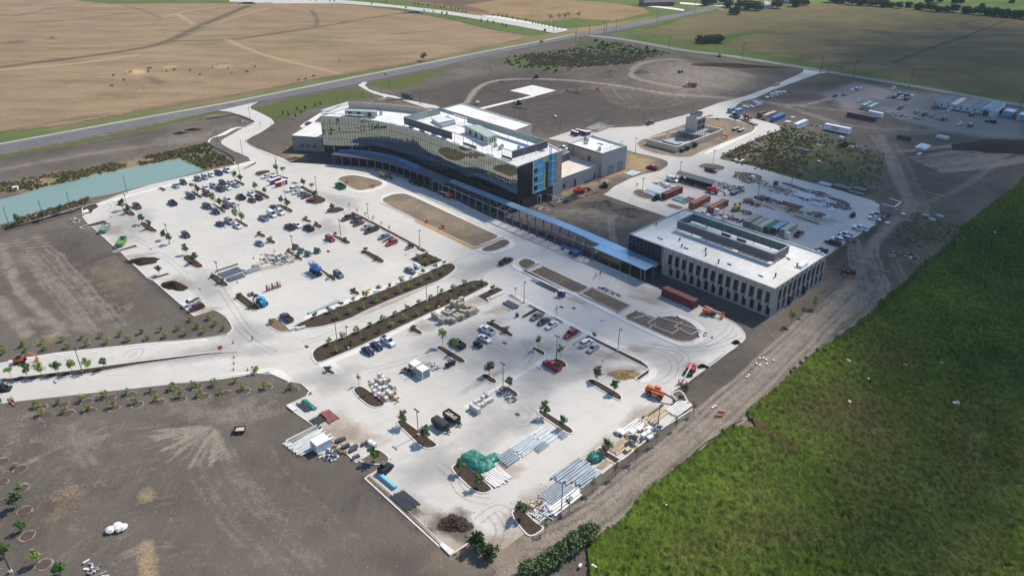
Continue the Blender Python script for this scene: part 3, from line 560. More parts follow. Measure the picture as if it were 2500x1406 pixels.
for s in ('L5 150,1140 120,1080 180,1030 290,1012', 'L5 150,1140 300,1210 670,1385', 'L2 60,20 700,305 1130,535 1700,795 1800,828 1930,828 2050,772 2092,690 2062,608 1980,543 1800,473', 'L6 300,510 660,690', 'L6 1330,1020 1450,1072 1560,1072 1730,1022 1782,970', 'L2 1280,520 2000,385', 'M1 670,255 845,415', 'M1 880,440 1075,630', 'M1 1115,645 1410,905', 'M1 1560,860 1640,905 1690,980 1685,1010 1640,1045 1400,1075 400,1180 60,1242',
 'B2 215,660 480,920 800,1230', 'B2 800,1250 1000,1115', 'B2 1440,1020 1700,815 1985,590', 'B2 2050,555 2300,350 2560,190', 'L4 1240,375 1500,160 1760,0', 'L2 1690,1330 2000,1095 2300,890 2495,760 2497,700 2435,610 2280,520 2000,392', 'P 1609,705 1471,646 1354,597 1271,561 1196,532 1102,485', 'M1 1250,1396 1600,1345 1940,1310 2090,1375', 'B1 2085,160 2270,75 2190,0', 'B1 2100,180 2300,320', 'V4 600,155 530,90 510,30 530,-20', 'T1 1850,890 1700,970 1605,1030 1620,1058 1800,1142', 'T1 1990,890 1820,1000 1776,1030 1850,1076 2130,1205', 'R5 1200,300 1330,312 2000,512 2110,548', 'R6 210,1232 240,1192 500,1062 900,882 1100,832', 'L5 1130,335 1460,455 1780,565', 'B2 40,500 115,575 270,482'):
    kerbline(s)
kerbline('U2 1500,775 1560,800 2490,1290', .3); ribbon('planting_bed', smooth(WP('U2 1530,768 1700,850 2100,1060 2500,1275 L6 790,1045'), 1, False), 1.7, .08, MULCH); ribbon('planting_bed', WP('U2 800,390 1010,505'), 1.8, .08, MULCH)
ribbon('formwork_trench', WP('L6 690,706 1000,850 1335,1014'), 2.2, .05, M('form_sand', (.42,.25,.10), .95, .05, scale=.5))
# low concrete footings in the median beds
FOOT = M('footing_concrete', (.33,.32,.30), .85, .2)
for s in ('L2 670,250 820,190', 'L2 820,190 1240,390', 'L2 1240,390 1100,470', 'L2 690,265 1100,450', 'L2 1430,580 1560,505', 'L2 1440,640 1520,595', 'L2 1720,620 1805,570', 'L2 1690,700 1800,635', 'L2 1900,710 2000,655', 'L2 1440,590 1690,690', 'L2 1560,515 1990,655', 'L2 1730,625 1900,705', 'L2 1300,440 1490,540', 'L5 430,1090 270,1165', 'L6 1650,895 1340,1015', 'M1 0,290 640,95', 'L2 560,770 700,690', 'L2 620,810 790,710'):
    P = WP(s); b = MB(); b.beam((*P[0], .12), (*P[1], .12), .45, .4); setting(b.build('concrete_footing', FOOT))
# mats of stain and dust on the concrete, with soft ragged edges
def stain_mat(name, c, a, s):
    t = NT(name); n = t.noise(s, 5, .7); t.b.inputs['Specular IOR Level'].default_value = .1; t.b.inputs['Roughness'].default_value = .95
    t.b.inputs['Base Color'].default_value = (*c, 1)
    f = t.mr(t.ma('ADD', t.attr('fade'), t.ma('MULTIPLY', t.ma('SUBTRACT', n, .5), 1.1)), .2, .9, 0, a); t.l(t.ma('MULTIPLY', f, t.mr(t.attr('fade'), 0, .2)), t.b.inputs['Alpha'])
    return t.m
SB, SG, SD = stain_mat('brown_dirt_film', (.36,.28,.20), .42, .35), stain_mat('grey_wear', (.30,.30,.305), .34, .12), stain_mat('dark_soil_film', (.13,.10,.075), .85, .5)
ST = [0]
def blot(s, rx, ry, deg, mat, seed=0):
    """a stain: disc mesh whose attribute falls off to the rim"""
    (x, y), = WP(s); N = 28; ca, sa = math.cos(R(deg)), math.sin(R(deg)); ST[0] += 1; z = .022+.0013*ST[0]
    v = [(x, y, z)]; fa = [1.0]
    for k, (r, a) in enumerate(((.5, .6), (.8, .25), (1, 0))):
        for i in range(N):
            th = 2*math.pi*i/N; w = r*(1+.18*math.sin(3*th+ST[0])+.12*math.sin(5*th+2*ST[0])); px, py = rx*w*math.cos(th), ry*w*math.sin(th)
            v.append((x+px*ca-py*sa, y+px*sa+py*ca, z)); fa.append(a)
    f = [(0, 1+i, 1+(i+1) % N) for i in range(N)]
    for k in range(2):
        for i in range(N): j = (i+1) % N; a, c = 1+k*N, 1+(k+1)*N; f.append((a+i, c+i, c+j, a+j))
    me = bpy.data.meshes.new('pavement_stain'); me.from_pydata(v, [], f); at = me.attributes.new('fade', 'FLOAT', 'POINT'); at.data.foreach_set('value', fa); me.materials.append(mat); me.update()
    return setting(link('pavement_stain', me))
for s, rx, ry, d, m in (('L1 1760,700',24,9,40,SG),('L1 2250,900',22,13,10,SG),('L2 300,1200',20,10,45,SG),('L2 700,960',20,9,-40,SG),('L1 300,1180',12,9,0,SG),('M1 900,250',16,26,35,SG),('M1 1500,690',10,22,40,SG),('M1 1790,1040',12,12,0,SG),('M1 1500,1180',30,6,10,SG),('U2 1350,600',20,8,-40,SG),('U2 1150,1000',10,12,40,SG),('L2 1700,950',16,12,0,SG),('L2 1500,280',16,8,-30,SG),('L5 300,800',14,7,-40,SG),('M2 1000,560',18,9,40,SG),('L3 1600,350',18,10,40,SG),('L3 900,800',14,10,40,SG),
 ('B2 900,1180',12,9,-20,SB),('B2 650,980',11,5,-45,SB),('B2 1180,1180',11,6,40,SB),('V4 850,960',10,6,-40,SB),('V4 1050,1060',12,5,-10,SB),('L1 1300,620',7,5,40,SB),('L1 1880,330',9,5,40,SB),('L1 2150,420',8,4,40,SB),('L2 1180,1100',10,4.5,15,SB),('L2 1000,930',7,3,-20,SB),('L2 1300,860',6,3,0,SB),('L4 700,730',10,3,45,SB),('L4 300,1090',9,3,45,SB),('L3 1640,850',7,4,0,SB),('M1 1000,470',8,4,20,SB),('M1 1300,660',10,5,-30,SB),('M1 1500,860',6,3,20,SB),('U1 420,1020',8,5,-30,SB),('R5 800,640',14,6,-30,SB),('R5 1200,800',14,6,-30,SB),('R4 800,430',20,5,-35,SB),('V2 1500,800',16,5,30,SB),('V2 1250,980',10,4,30,SB),('B2 1400,860',14,4,42,SB),('L2 600,700',6,2,40,SB),('S1 300,1120',8,4,0,SB),('L6 700,1330',30,1.5,44,SB),('L1 1000,330',26,1.6,44,SB),('L2 650,330',6,2,-40,SB),('L1 2000,1180',12,2,44,SB),('L2 1430,330',7,2.5,-30,SB),('U3 1500,350',12,3,40,SB),
 ('L2 1160,1130',6,2.8,10,SD),('M1 1030,500',4.5,2.5,20,SD),('M1 1260,680',6,3,-20,SD),('B2 830,1030',7.5,5.5,-30,SD),('M1 1050,250',3,2,0,SD),('L3 620,1230',6,1.5,-46,SD)):
    blot(s, rx, ry, d, m)
# tyre marks swept on the concrete
TY = stain_mat('tyre_mark', (.20,.20,.20), .26, .8)
def tyre(s, w=.35):
    P = smooth(WP(s), 3, False); b = MB()
    for o in (.9, -.9):
        L, Q = offset(P, o+w, False), offset(P, o-w, False); mid = offset(P, o, False)
        for A, B in ((L, mid), (mid, Q)):
            for i in range(len(P)-1): b.poly([(*B[i], .11), (*B[i+1], .11), (*A[i+1], .11), (*A[i], .11)])
    o = b.build('tyre_mark', TY); me = o.data; a = me.attributes.new('fade', 'FLOAT', 'POINT'); n = len(me.vertices); k = (len(P)-1)*4
    fa = []
    for blk in range(n//k): fa += ([.9,.9,0,0] if blk % 2 == 0 else [0,0,.9,.9])*(k//4)
    a.data.foreach_set('value', fa); ST[0] += 1; o.location.z = -.03+.0005*ST[0]; setting(o)
for s in ('L2 1380,850 1600,900 1720,980 1740,1070 1690,1160 1560,1230','L2 1480,830 1700,850 1850,920 1850,990 1780,1040','L2 1350,800 1800,880 2200,840 2440,720','L2 860,120 900,60 1000,40 1080,90 1040,140 960,150','M1 920,1200 950,1160 1030,1150 990,1210 930,1220','L3 1900,160 2000,240 1930,330 1800,340','L3 950,780 1100,900 1150,1050 1300,1150 1500,1180','B2 1000,1000 1150,880 1250,960','B2 1130,1180 1180,1050 1100,950','L1 0,800 300,700 700,500 1200,280','L1 700,1100 900,1050 1300,940 1500,860','M1 1600,700 1700,850 1780,980 1850,1040','M1 1750,1000 1850,1100 2000,1180','U1 380,760 470,700 430,620 300,560','U1 450,1050 700,1120 1000,1250','L2 2000,860 2300,700 2350,600','L5 300,760 560,900','U2 1180,920 1280,850 1500,760','M1 1050,420 1200,470 1350,600','L1 1800,820 2050,800 2200,900','L2 100,1000 180,900 120,800'):
    tyre(s)
# manholes and drains
DR = M('drain_iron', (.06,.06,.065), .6, .4, .3)
for s in ('L2 630,412','U3 2270,145','U2 1200,1335','B2 1290,225','L2 495,402','V5 2000,1010','L1 40,832'):
    (x, y), = WP(s); b = MB(); b.box((x, y, .0), (1.3, .8, .13), AXA); tag(b.build('drain_grate', DR), 'dark iron drain grate in the concrete '+{'L2 630,412':'road by the blue portable toilet','U3 2270,145':'lot beside the glass racks','U2 1200,1335':'upper lot near the aisle','B2 1290,225':'lower lot','L2 495,402':'drive, small round one','V5 2000,1010':'near the black utility cart','L1 40,832':'at the boulevard junction'}[s], 'drain', 'drain grates in the pavement')
# pond
t = NT('pond_water'); n = t.noise(.6, 4); n2 = t.noise(.012, 3); t.bump(n, .12, .1)
wm = t.out(t.mix(t.mr(n2, .35, .65), (.155,.235,.205), (.19,.27,.235)), .3, .25)
sheet('pond', 'P -140,540 -60,508 0,487 40,478 67,470 168,440 279,417 380,397 437,387 464,391 482,402 492,410 497,417 437,433 302,467 255,478 200,486 140,510 0,549 -140,592', .03, wm, 1)
ribbon('footpath', smooth(WP('T1 1385,1160 1435,1140'), 1, False), 3.5, .07, WALK)
# tall green grass of the field beside the site
GF = WP('P 1600,1430 B2 1530,1399 1700,1240 1900,1100 2080,960 2200,800 2480,590 B3 0,600 350,330 430,315 560,340 480,210 740,0 M3 950,1200 1150,1065 1340,930 1540,735 1700,600 1980,370 2050,260 2200,140 2440,-30 P 2500,430 2660,330 2900,480 2760,1000 2600,1440')
t = NT('green_grass'); n0, n1, n2, n3 = t.noise(.012, 3), t.noise(.045, 5, .65), t.noise(.5, 5, .75), t.noise(1.1, 5, .8, t.mapv(R(20), (1, .55, 1)))
col = t.mix(t.mr(n1, .38, .62), (.068,.118,.012), (.115,.175,.022)); col = t.mix(t.mr(n2, .42, .72, 0, .65), col, (.036,.058,.012))
nn = t.ma('ADD', t.ma('MULTIPLY', n1, .5), t.ma('MULTIPLY', n2, .5))
for k, c, g in (('brown', (.125,.085,.042), .9), ('clump', (.10,.20,.06), .4), ('deep', (.035,.07,.012), .6)):
    f = t.mr(t.ma('ADD', t.attr(k), t.ma('MULTIPLY', t.ma('SUBTRACT', nn, .5), 1.5)), .12, .7, 0, g); col = t.mix(t.ma('MULTIPLY', f, t.mr(t.attr(k), 0, .15)), col, c)
col = t.mix(t.mr(n3, .42, .60, .0, .85), col, (.018,.028,.008))
gm = t.out(col, 1, .03)
BR = [zone('B3 700,150 1100,40 1500,100 1700,400 1500,560 1250,420 900,300',14,.75), zone('B3 1150,550 1600,700 1500,1000 1200,1000 1000,760',18,.6), zone('B3 500,600 700,500 900,800 800,1100 600,1000',16,.45), zone('B3 1600,200 2000,150 2300,300 2400,700 2000,900 1800,500',22,.55), zone('B3 1900,1050 2300,1000 2500,1399 1900,1399',16,.6), line('B3 560,300 680,400 800,480',3,.9), zone('M3 1350,1000 1750,1100 1800,1300 1500,1399 1250,1250',14,.5), line('B3 0,1200 400,1100 900,1000',9,.35), zone('M3 2150,300 2250,150 2350,250 2250,500 2100,600',10,.4), zone('B3 0,900 500,850 700,1100 500,1399 100,1399',16,.35)]
CL = [zone('B3 %d,%d %d,%d %d,%d %d,%d' % (x-w, y, x, y-h, x+w, y+h//2, x, y+h), 1.5, 1) for x, y, w, h in ((2190,390,60,30),(2310,800,70,45),(1980,690,40,30),(2150,560,40,40),(2400,990,30,50),(1860,1060,35,40),(2220,1140,35,25),(1890,860,20,25),(2130,190,30,25),(1430,350,90,20),(2190,820,35,20))]
DP = [zone('M3 1900,300 2500,0 2500,900 2000,800 1800,600',40,.5), line('M3 1150,1070 1340,935 1540,740 1700,605 1980,375',3,.9), line('B3 0,590 350,325',2.2,.9), zone('B3 1500,1000 1800,1000 1800,1399 1300,1399',16,.5), zone('B3 560,360 700,380 900,520 800,540',4,.8)]
gridmesh('grass_field', np.arange(15, 330, .62), np.arange(85, 420, .62), lambda X, Y: inside(X, Y, GF), {'brown':painter(BR),'clump':painter(CL),'deep':painter(DP)},
 lambda x, y: .08+rng.random(x.shape)**1.5*1.1*(.5+vnoise(x, y, 7, 12))+vnoise(x, y, 5, 5)*.25, gm)['kind'] = 'stuff'
# ------------------------------------------------------------------ buildings

def roofmat(name, c, c2):
    t = NT(name); n1, n2 = t.noise(.08, 6, .7), t.noise(.9, 4); x = t.n('ShaderNodeTexBrick'); x.offset = .5; x.inputs['Scale'].default_value = 1; x.inputs['Brick Width'].default_value = 12; x.inputs['Row Height'].default_value = 2.4; x.inputs['Mortar Size'].default_value = .06
    x.inputs['Color1'].default_value = (1,1,1,1); x.inputs['Color2'].default_value = (.95,.95,.95,1); x.inputs['Mortar'].default_value = (.7,.7,.7,1); t.l(t.mapv(AXA), x.inputs['Vector'])
    col = t.mix(t.mr(n1, .42, .66), c, c2); col = t.mix(t.mr(n2, .55, .8, 0, .25), col, tuple(v*.7 for v in c2)); return t.out(t.mix(1.0, col, x.outputs['Color'], 'MULTIPLY'), .75, .2)
WHITE = roofmat('roof_membrane', (.72,.72,.70), (.60,.585,.55)); STEELW = M('white_metal', (.62,.64,.63), .5, .4)
PREC = M('precast_panel', (.36,.31,.27), .85, .2, scale=.4, var=.1); PREC2 = M('grey_precast', (.30,.30,.31), .85, .2, scale=.4, var=.1)
GREYM = M('dark_grey_metal', (.085,.085,.105), .45, .4, .3, scale=.3); GALV = M('galvanised_steel', (.34,.38,.39), .45, .4, .5, scale=.5)
DKFRAME = M('dark_frame', (.025,.027,.034), .4, .4, .2); SAGE = M('sage_panel', (.33,.37,.33), .5, .4, scale=.4); BRICK = M('beige_brick', (.38,.30,.22), .9, .1, scale=.5)
def glassmat(name, c, rough=.04, metal=1.0):
    t = NT(name); n = t.noise(.4, 3); t.out(t.mix(t.mr(n, .3, .7), tuple(x*.92 for x in c), c), rough, .5, metal); return t.m
MIRROR = glassmat('reflective_glass', (.30,.33,.295)); DGLASS = glassmat('dark_glass', (.02,.024,.028), .06, .0); DGLASS.node_tree.nodes['Principled BSDF'].inputs['Specular IOR Level'].default_value = .22
def W3(s, z): return [(x, y, z) for x, y in WP(s, z)]
def wallpanel(b, p, q, z0, z1, out=.0, m=0):
    """flat quad between two plan points, pushed outwards (to the right of p->q) by out"""
    d = Vector((q[0]-p[0], q[1]-p[1])).normalized(); nx, ny = d.y*out, -d.x*out
    b.poly([(p[0]+nx, p[1]+ny, z0), (q[0]+nx, q[1]+ny, z0), (q[0]+nx, q[1]+ny, z1), (p[0]+nx, p[1]+ny, z1)], m)
def lerp2(p, q, t): return (p[0]+(q[0]-p[0])*t, p[1]+(q[1]-p[1])*t)
def slab(b, p, q, t0, t1, z0, z1, proud, m=0):
    """a thin raised panel on the wall p->q (outside on the right hand)"""
    a, c = lerp2(p, q, t0), lerp2(p, q, t1); d = Vector((q[0]-p[0], q[1]-p[1])).normalized(); n = (d.y*proud, -d.x*proud); e = (-d.y*.02, d.x*.02)
    b.prism([(a[0]+e[0], a[1]+e[1]), (a[0]+n[0], a[1]+n[1]), (c[0]+n[0], c[1]+n[1]), (c[0]+e[0], c[1]+e[1])], z0, z1, m, bottom=True)
def parapet(b, P, z0, z1, w=.35, m=0):
    P = ccw(P); I = offset(P, w); n = len(P)
    for i in range(n):
        j = (i+1) % n
        b.poly([(*P[i], z0), (*P[j], z0), (*P[j], z1), (*P[i], z1)], m); b.poly([(*P[i], z1), (*P[j], z1), (*I[j], z1), (*I[i], z1)], m); b.poly([(*I[j], z0), (*I[i], z0), (*I[i], z1), (*I[j], z1)], m)

# ---- main curved glass building
HB = 19.0
FR = smooth(WP('S1 545,500 1000,520 1350,560 1750,650 2050,750 2500,900 S2 500,880 1000,1075 1090,1115', HB), 2, False); FR = resample(FR, 1.55)
C0 = FR[-1]; BK = WP('P 1372,367', HB)[0]
x, y = C0; main = root('hospital_building', 'long four storey building with a curved mirrored glass front', 'building', (x, y, 0))
def loc(P): return [(p[0]-x, p[1]-y) for p in P]
fr, c0, bk = loc(FR), (0, 0), loc([BK])[0]
backs = loc(WP('P 1337,350 1074,268 1043,268 950,255 850,249', HB)); foot = fr+[bk]+backs
b = MB(); b.poly([(*p, HB-.45) for p in ccw(foot)]); b.build('roof', WHITE, main)
b = MB(); gl = random.Random(5); Z = [4.6, 6.6, 8.3, 10.1, 11.9, 13.7, 15.5, 17.3, HB]
for i in range(len(fr)-1):
    p, q = fr[i], fr[i+1]; d = Vector((q[0]-p[0], q[1]-p[1])).normalized(); n = (d.y, -d.x)
    for k in range(8):
        e = [gl.gauss(0, .0012) for _ in range(4)]; W_ = [(p, Z[k]), (q, Z[k]), (q, Z[k+1]), (p, Z[k+1])]
        b.poly([(c[0]+n[0]*s, c[1]+n[1]*s, zz) for (c, zz), s in zip(W_, e)])
b.build('curtain_wall', MIRROR, main)
b = MB()
for i, p in enumerate(fr):
    d = Vector((fr[min(i+1, len(fr)-1)][0]-fr[max(i-1, 0)][0], fr[min(i+1, len(fr)-1)][1]-fr[max(i-1, 0)][1])).normalized(); n = (d.y*.06, -d.x*.06)
    b.beam((p[0]+n[0], p[1]+n[1], 4.6), (p[0]+n[0], p[1]+n[1], HB-.02), .05, .08)
for zz in (4.65, 8.3, 11.9, 15.5):
    for i in range(len(fr)-1): b.beam((*fr[i], zz), (*fr[i+1], zz), .09, .14)
setting(b.build('mullion', M('mullion_metal', (.10,.11,.10), .7, .2, .0), main), 'stuff')
b = MB(); parapet(b, foot, HB-.6, HB+.06, .5); b.build('roof_edge', STEELW, main)
b = MB()                                                       # recessed ground floor and soffit
rec = offset(fr, 2.6, False); rec = [p for p in rec][8:]
for i in range(len(rec)-1): wallpanel(b, rec[i], rec[i+1], 0, 4.6)
wallpanel(b, rec[-1], bk, 0, 4.6); wallpanel(b, backs[-1], rec[0], 0, 4.6)
b.poly([(*p, 4.58) for p in ccw(foot)][::-1]); build_each(b, 'ground_floor', M('dark_glazing', (.03,.035,.05), .25, .5), main)  # ground floor glass is dark in its own colour
P = backs[-1]; b = MB(); wallpanel(b, P, fr[0], 4.6, HB); b.build('end_wall', M('end_wall_panel', (.30,.29,.27), .7, .3), main)
b = MB()
for i in range(len(backs)-1): wallpanel(b, backs[i], backs[i+1], 0, HB)
wallpanel(b, bk, backs[0], 0, HB); build_each(b, 'rear_wall', PREC, main)
sp = loc(WP('P 850,249 905,252 950,255 1000,260 1046,268', HB+2.6)); b = MB()
for i in range(len(sp)-1):
    s2 = offset(sp, .5, False); b.prism([sp[i], sp[i+1], s2[i+1], s2[i]], HB-.45, HB+2.6, bottom=True)
b.build('rear_parapet', M('beige_parapet', (.44,.38,.31), .85, .2, scale=.3), main)
p, q = lerp2(fr[0], sp[0], .06), sp[0]; b = MB(); b.beam((*p, HB+2.5), (*q, HB+2.5), .7, .25); b.beam((*p, HB+1.4), (*q, HB+1.4), .2, .2)
for k in range(26): c = lerp2(p, q, k/25); b.beam((*c, HB-.4), (*c, HB+2.45), .12, .12)
d = loc(WP('S1 1175,490', HB+1.2))[0]; b.beam((*lerp2(fr[0], sp[0], .06), HB+1.2), (*d, HB+1.2), .6, .3)
b.build('parapet_framing', STEELW, main)
# east end: dark glass bay, blue sheathing, beige pier
f = lambda s: (Vector(loc(WP(s, HB))[0])-Vector(c0)).dot((Vector(bk)-Vector(c0)).normalized())/(Vector(bk)-Vector(c0)).length
t1, t2 = f('P 1303,394'), f('P 1361,373')
b = MB(); wallpanel(b, c0, lerp2(c0, bk, t1), 0, HB)
b.build('dark_glass_bay', DGLASS, main); b = MB()
for k in range(1, 7): slab(b, c0, bk, t1*k/7-.002, t1*k/7+.002, .2, HB-.1, .08)
for zz in (4.6, 8.3, 11.9, 15.5): slab(b, c0, bk, .0, t1, zz, zz+.1, .07)
b.build('bay_mullion', DKFRAME, main)
BLUE = M('blue_sheathing', (.10,.36,.55), .7, .25, scale=.35, var=.12)
b = MB(); slab(b, c0, bk, t1, t2, 4.9, HB-.1, .10); b.build('blue_sheathing', BLUE, main)
b = MB()
for zz in (8.2, 11.9, 15.6):
    slab(b, c0, bk, t1+.02, t1+.42*(t2-t1), zz, zz+.18, .16); slab(b, c0, bk, t1+.66*(t2-t1), t2-.02, zz+.1, zz+.28, .16)
slab(b, c0, bk, t1, t1+.012, 4.9, HB, .18); slab(b, c0, bk, t1, t1+.6*(t2-t1), 4.9, 5.1, .18); build_each(b, 'sheathing_tape', STEELW, main)
for zz in (6.1, 9.8, 13.5):
    b = MB(); slab(b, c0, bk, t1+.05*(t2-t1), t1+.2*(t2-t1), zz, zz+1.9, .14); b.build('window', DGLASS, main)
b = MB(); slab(b, c0, bk, t1+.54*(t2-t1), t1+.66*(t2-t1), 2, 16.5, .15); b.build('shaft_opening', DKFRAME, main)
b = MB(); slab(b, c0, bk, t1+.48*(t2-t1), t1+.54*(t2-t1), 3, 13.5, .13); slab(b, c0, bk, t1+.42*(t2-t1), t1+.60*(t2-t1), 16.6, HB-.2, .13); build_each(b, 'yellow_membrane', M('yellow_membrane', (.50,.52,.14), .8, .2), main)
b = MB(); slab(b, c0, bk, t2, 1.0, 5.5, HB-.1, .2); b.build('beige_pier', BRICK, main)
b = MB(); slab(b, c0, bk, t2-.07, 1.0, 0, 5.4, .35); b.build('pier_base', PREC2, main)
b = MB(); slab(b, c0, bk, t1, t2-.07, 0, 4.8, .06); b.build('entrance_recess', DKFRAME, main); b = MB()
for u0 in (.02, .10, .18): slab(b, c0, bk, t1+u0, t1+u0+.012, 0, 3.2, .3)
slab(b, c0, bk, t1+.02, t1+.192, 3.1, 3.3, .3); build_each(b, 'door_frame', STEELW, main)
for k in (3, 9, 15):
    c = offset(fr, 1.2, False)[k]; b = MB(); b.cyl((*c, 0), (*c, 4.6), .28, n=10); b.build('column', M('round_column', (.42,.40,.37), .8), main)
# rooftop screen and plant
HS = HB+3.6; SQ = loc(WP('P 986,286 1074,264 1337,344 1250,370', HS))
A_, B_, C_, D_ = SQ
b = MB()
def scr(p, q, t0, t1, z0, z1, m, th=.15):
    a, c = lerp2(p, q, t0), lerp2(p, q, t1); dd = Vector((q[0]-p[0], q[1]-p[1])).normalized(); n = (-dd.y*th, dd.x*th)
    b.prism([a, c, (c[0]+n[0], c[1]+n[1]), (a[0]+n[0], a[1]+n[1])], z0, z1, m, bottom=True)
scr(D_, A_, .52, 1, HB+.3, HS-.1, 0); scr(D_, A_, .30, .42, HB-.2, HB+.9, 0); scr(D_, A_, .0, .08, HB-.2, HB+.9, 0)
for k in range(11): scr(D_, C_, 0, 1, HB+.5+k*.28, HB+.72+k*.28, 0)
build_each(b, 'dark_screen_panel', GREYM, main); b = MB()
scr(A_, B_, 0, 1, HB+.5, HS-.1, 0, .1); scr(B_, C_, 0, .14, HB+2.0, HS-.1, 0, .1); scr(B_, C_, .28, 1, HB+.6, HS-.1, 0, .1); build_each(b, 'light_screen_panel', M('screen_backing', (.33,.39,.38), .5, .4, .2, scale=.3), main)
b = MB()
for p, q in ((A_, B_), (B_, C_), (C_, D_), (D_, A_)):
    b.beam((*p, HS), (*q, HS), .3, .25); L = (Vector(p)-Vector(q)).length; n = round(L/6)
    for k in range(n): c = lerp2(p, q, k/n); b.beam((*c, HB-.4), (*c, HS), .18, .18)
n = 40
for k in range(n): c = lerp2(D_, A_, k/n*.5); b.beam((*c, HB+.3), (*c, HS), .05, .05)
for k in range(90):
    c = lerp2(B_, C_, .28+.72*k/90); b.beam((*c, HB+.6), (*c, HS-.1), .06, .3)
b.build('screen_frame', GALV, main)
b = MB()
for t0 in (.93, .82, .70, .60): scr(D_, A_, t0-.025, t0+.025, HB-.2, HB+1.1, 0, -.9)
build_each(b, 'hatch_box', STEELW, main)
def plant(name, s, z0, h, mat, extra=None):
    P = loc(WP(s, z0+h)); b = MB(); b.prism(P, z0, z0+h); return b.build(name, mat, main), P
o, P = plant('air_handler', 'T2 905,910 1010,908 1140,975 1075,1000', HB-.4, 3.4, SAGE)
b = MB(); bb = ccw(P)
for i in range(4):
    for k in (.2, .45, .7): slab(b, bb[i], bb[(i+1) % 4], k, k+.10, HB+.2, HB+2.3, .06)
build_each(b, 'air_handler_louvre', DKFRAME, main)
o, P = plant('air_handler', 'S1 900,395 1370,412 1340,440 905,420', HB-.4, 3.0, SAGE); b = MB(); bb = ccw(P)
for i in range(4):
    for k in (.1, .4, .75): slab(b, bb[i], bb[(i+1) % 4], k, k+.12, HB+.2, HB+2.2, .06)
build_each(b, 'air_handler_louvre', DKFRAME, main)
plant('chiller', 'T2 665,860 780,845 835,868 720,893', HB-.4, 1.6, STEELW); plant('chiller', 'T2 720,905 820,880 840,890 740,915', HB-.4, 1.0, GALV)
for s, h in (('T2 1130,1060', 1.4), ('T2 1165,1080', 1.4), ('T2 1300,1078', 1.3), ('S1 1430,470', 1.6), ('T2 1180,1062', 1.0), ('T2 640,845', .8)):
    (px, py), = loc(WP(s, HB)); b = MB(); b.box((px, py, HB-.4), (1.2, 1.0, h), AXA); b.cyl((px, py, HB+h-.4), (px, py, HB+h-.1), .4, n=8); b.build('roof_fan', GALV, main)
b = MB(); r = random.Random(3)
for k in range(26):
    (px, py), = loc(WP('S2 %d,%d' % (1020+r.randrange(0, 620), 1080-r.randrange(0, 30)-int((r.random())*120)), HB)); b.beam((px, py, HB-.4), (px, py, HB+.8), .06, .06)
for k in range(7):
    j0 = (24+k*7) % (len(FR)-1); q = lerp2(FR[j0], FR[j0+1], .5); q = loc([q])[0]; dd = Vector((fr[j0+1][0]-fr[j0][0], fr[j0+1][1]-fr[j0][1])).normalized(); b.box((q[0]-dd.y*1.6, q[1]+dd.x*1.6, HB-.44), (4.5, .7, .12), math.atan2(dd.y, dd.x))
build_each(b, 'roof_debris', DKFRAME, main)
# ---- annexes of the main building
def block(name, label, s, z, wall, roof, cat='building', par=.5, z0=0, parent=None, win=()):
    Q = ccw(WP(s, z)); cx, cy = sum(p[0] for p in Q)/len(Q), sum(p[1] for p in Q)/len(Q); L = [(p[0]-cx, p[1]-cy) for p in Q]
    o = root(name, label, cat, (cx, cy, 0)); b = MB()
    for i in range(len(L)): wallpanel(b, L[i], L[(i+1) % len(L)], z0, z)
    b.build('wall', wall, o); b = MB(); b.poly([(*p, z-par) for p in L]); b.build('roof', roof, o); b = MB(); parapet(b, L, z-par-.02, z+.04, .35); b.build('parapet', STEELW, o)
    return o, L
BW = M('back_wing_brick', (.50,.43,.36), .85, .2, scale=.3, var=.08)
block('rear_wing', 'low wing with a long white roof behind the curved glass building', 'P 1129,253 1298,304 1256,319 1079,266', 6.0, BW, WHITE)
o, L = block('single_storey_annex', 'grey brick annex with a white roof at the left end of the glass building', 'S1 130,780 460,580 720,610 585,810', 7.5, M('annex_brick', (.21,.20,.21), .9, .1, scale=.8), WHITE, par=.2)
i = min(range(4), key=lambda k: L[k][1]+L[(k+1) % 4][1])
for t0 in (.25, .45, .65): b = MB(); slab(b, L[i], L[(i+1) % 4], t0, t0+.1, 2.2, 3.2, .06); b.build('window', DGLASS, o)
sw, L = block('service_building', 'tall beige box building with two grey roller doors', 'V1 445,470 1020,285 1835,530 1265,720', 11.5, PREC, WHITE, par=1.0)
def side(L, s, z):
    """index of the wall whose middle is nearest to a photograph point"""
    return s
sx, sy = sw.location.x, sw.location.y; LF, BKc, RT, FT = [(p[0]-sx, p[1]-sy) for p in WP('V1 445,470 1020,285 1835,530 1265,720', 11.5)]
b = MB(); wallpanel(b, FT, RT, .0, 11.45, .04); b.build('front_cladding', PREC2, sw)
for t0, t1_ in ((.24, .50), (.63, .87)):
    b = MB(); slab(b, FT, RT, t0, t1_, 0, 5.0, .12); b.build('roller_door', M('roller_door_steel', (.16,.19,.21), .5, .4, .2), sw)
b = MB(); slab(b, LF, FT, .60, .68, 6.1, 8.6, .1); b.build('door', GREYM, sw); b = MB(); slab(b, LF, FT, .17, .18, 5.9, 11.4, .12); b.build('downpipe', GREYM, sw)
b = MB(); r = random.Random(4)
for s in ('V1 1290,690','V1 1360,660','V1 1430,640','V1 1460,635','V1 1525,615','V1 1600,590','V1 1660,560','V1 1725,525','V1 1390,520'):
    (px, py), = [(p[0]-sx, p[1]-sy) for p in WP(s, 10.6)]; hh = 1.5+r.random(); b.cyl((px, py, 10.5), (px, py, 10.5+hh), .1, n=6); b.beam((px, py, 10.5+hh), (px+.7, py+.2, 10.5+hh), .16); b.beam((px+.7, py+.2, 10.5+hh), (px+.7, py+.2, 10.2+hh), .16)
build_each(b, 'vent_pipe', GALV, sw); b = MB()
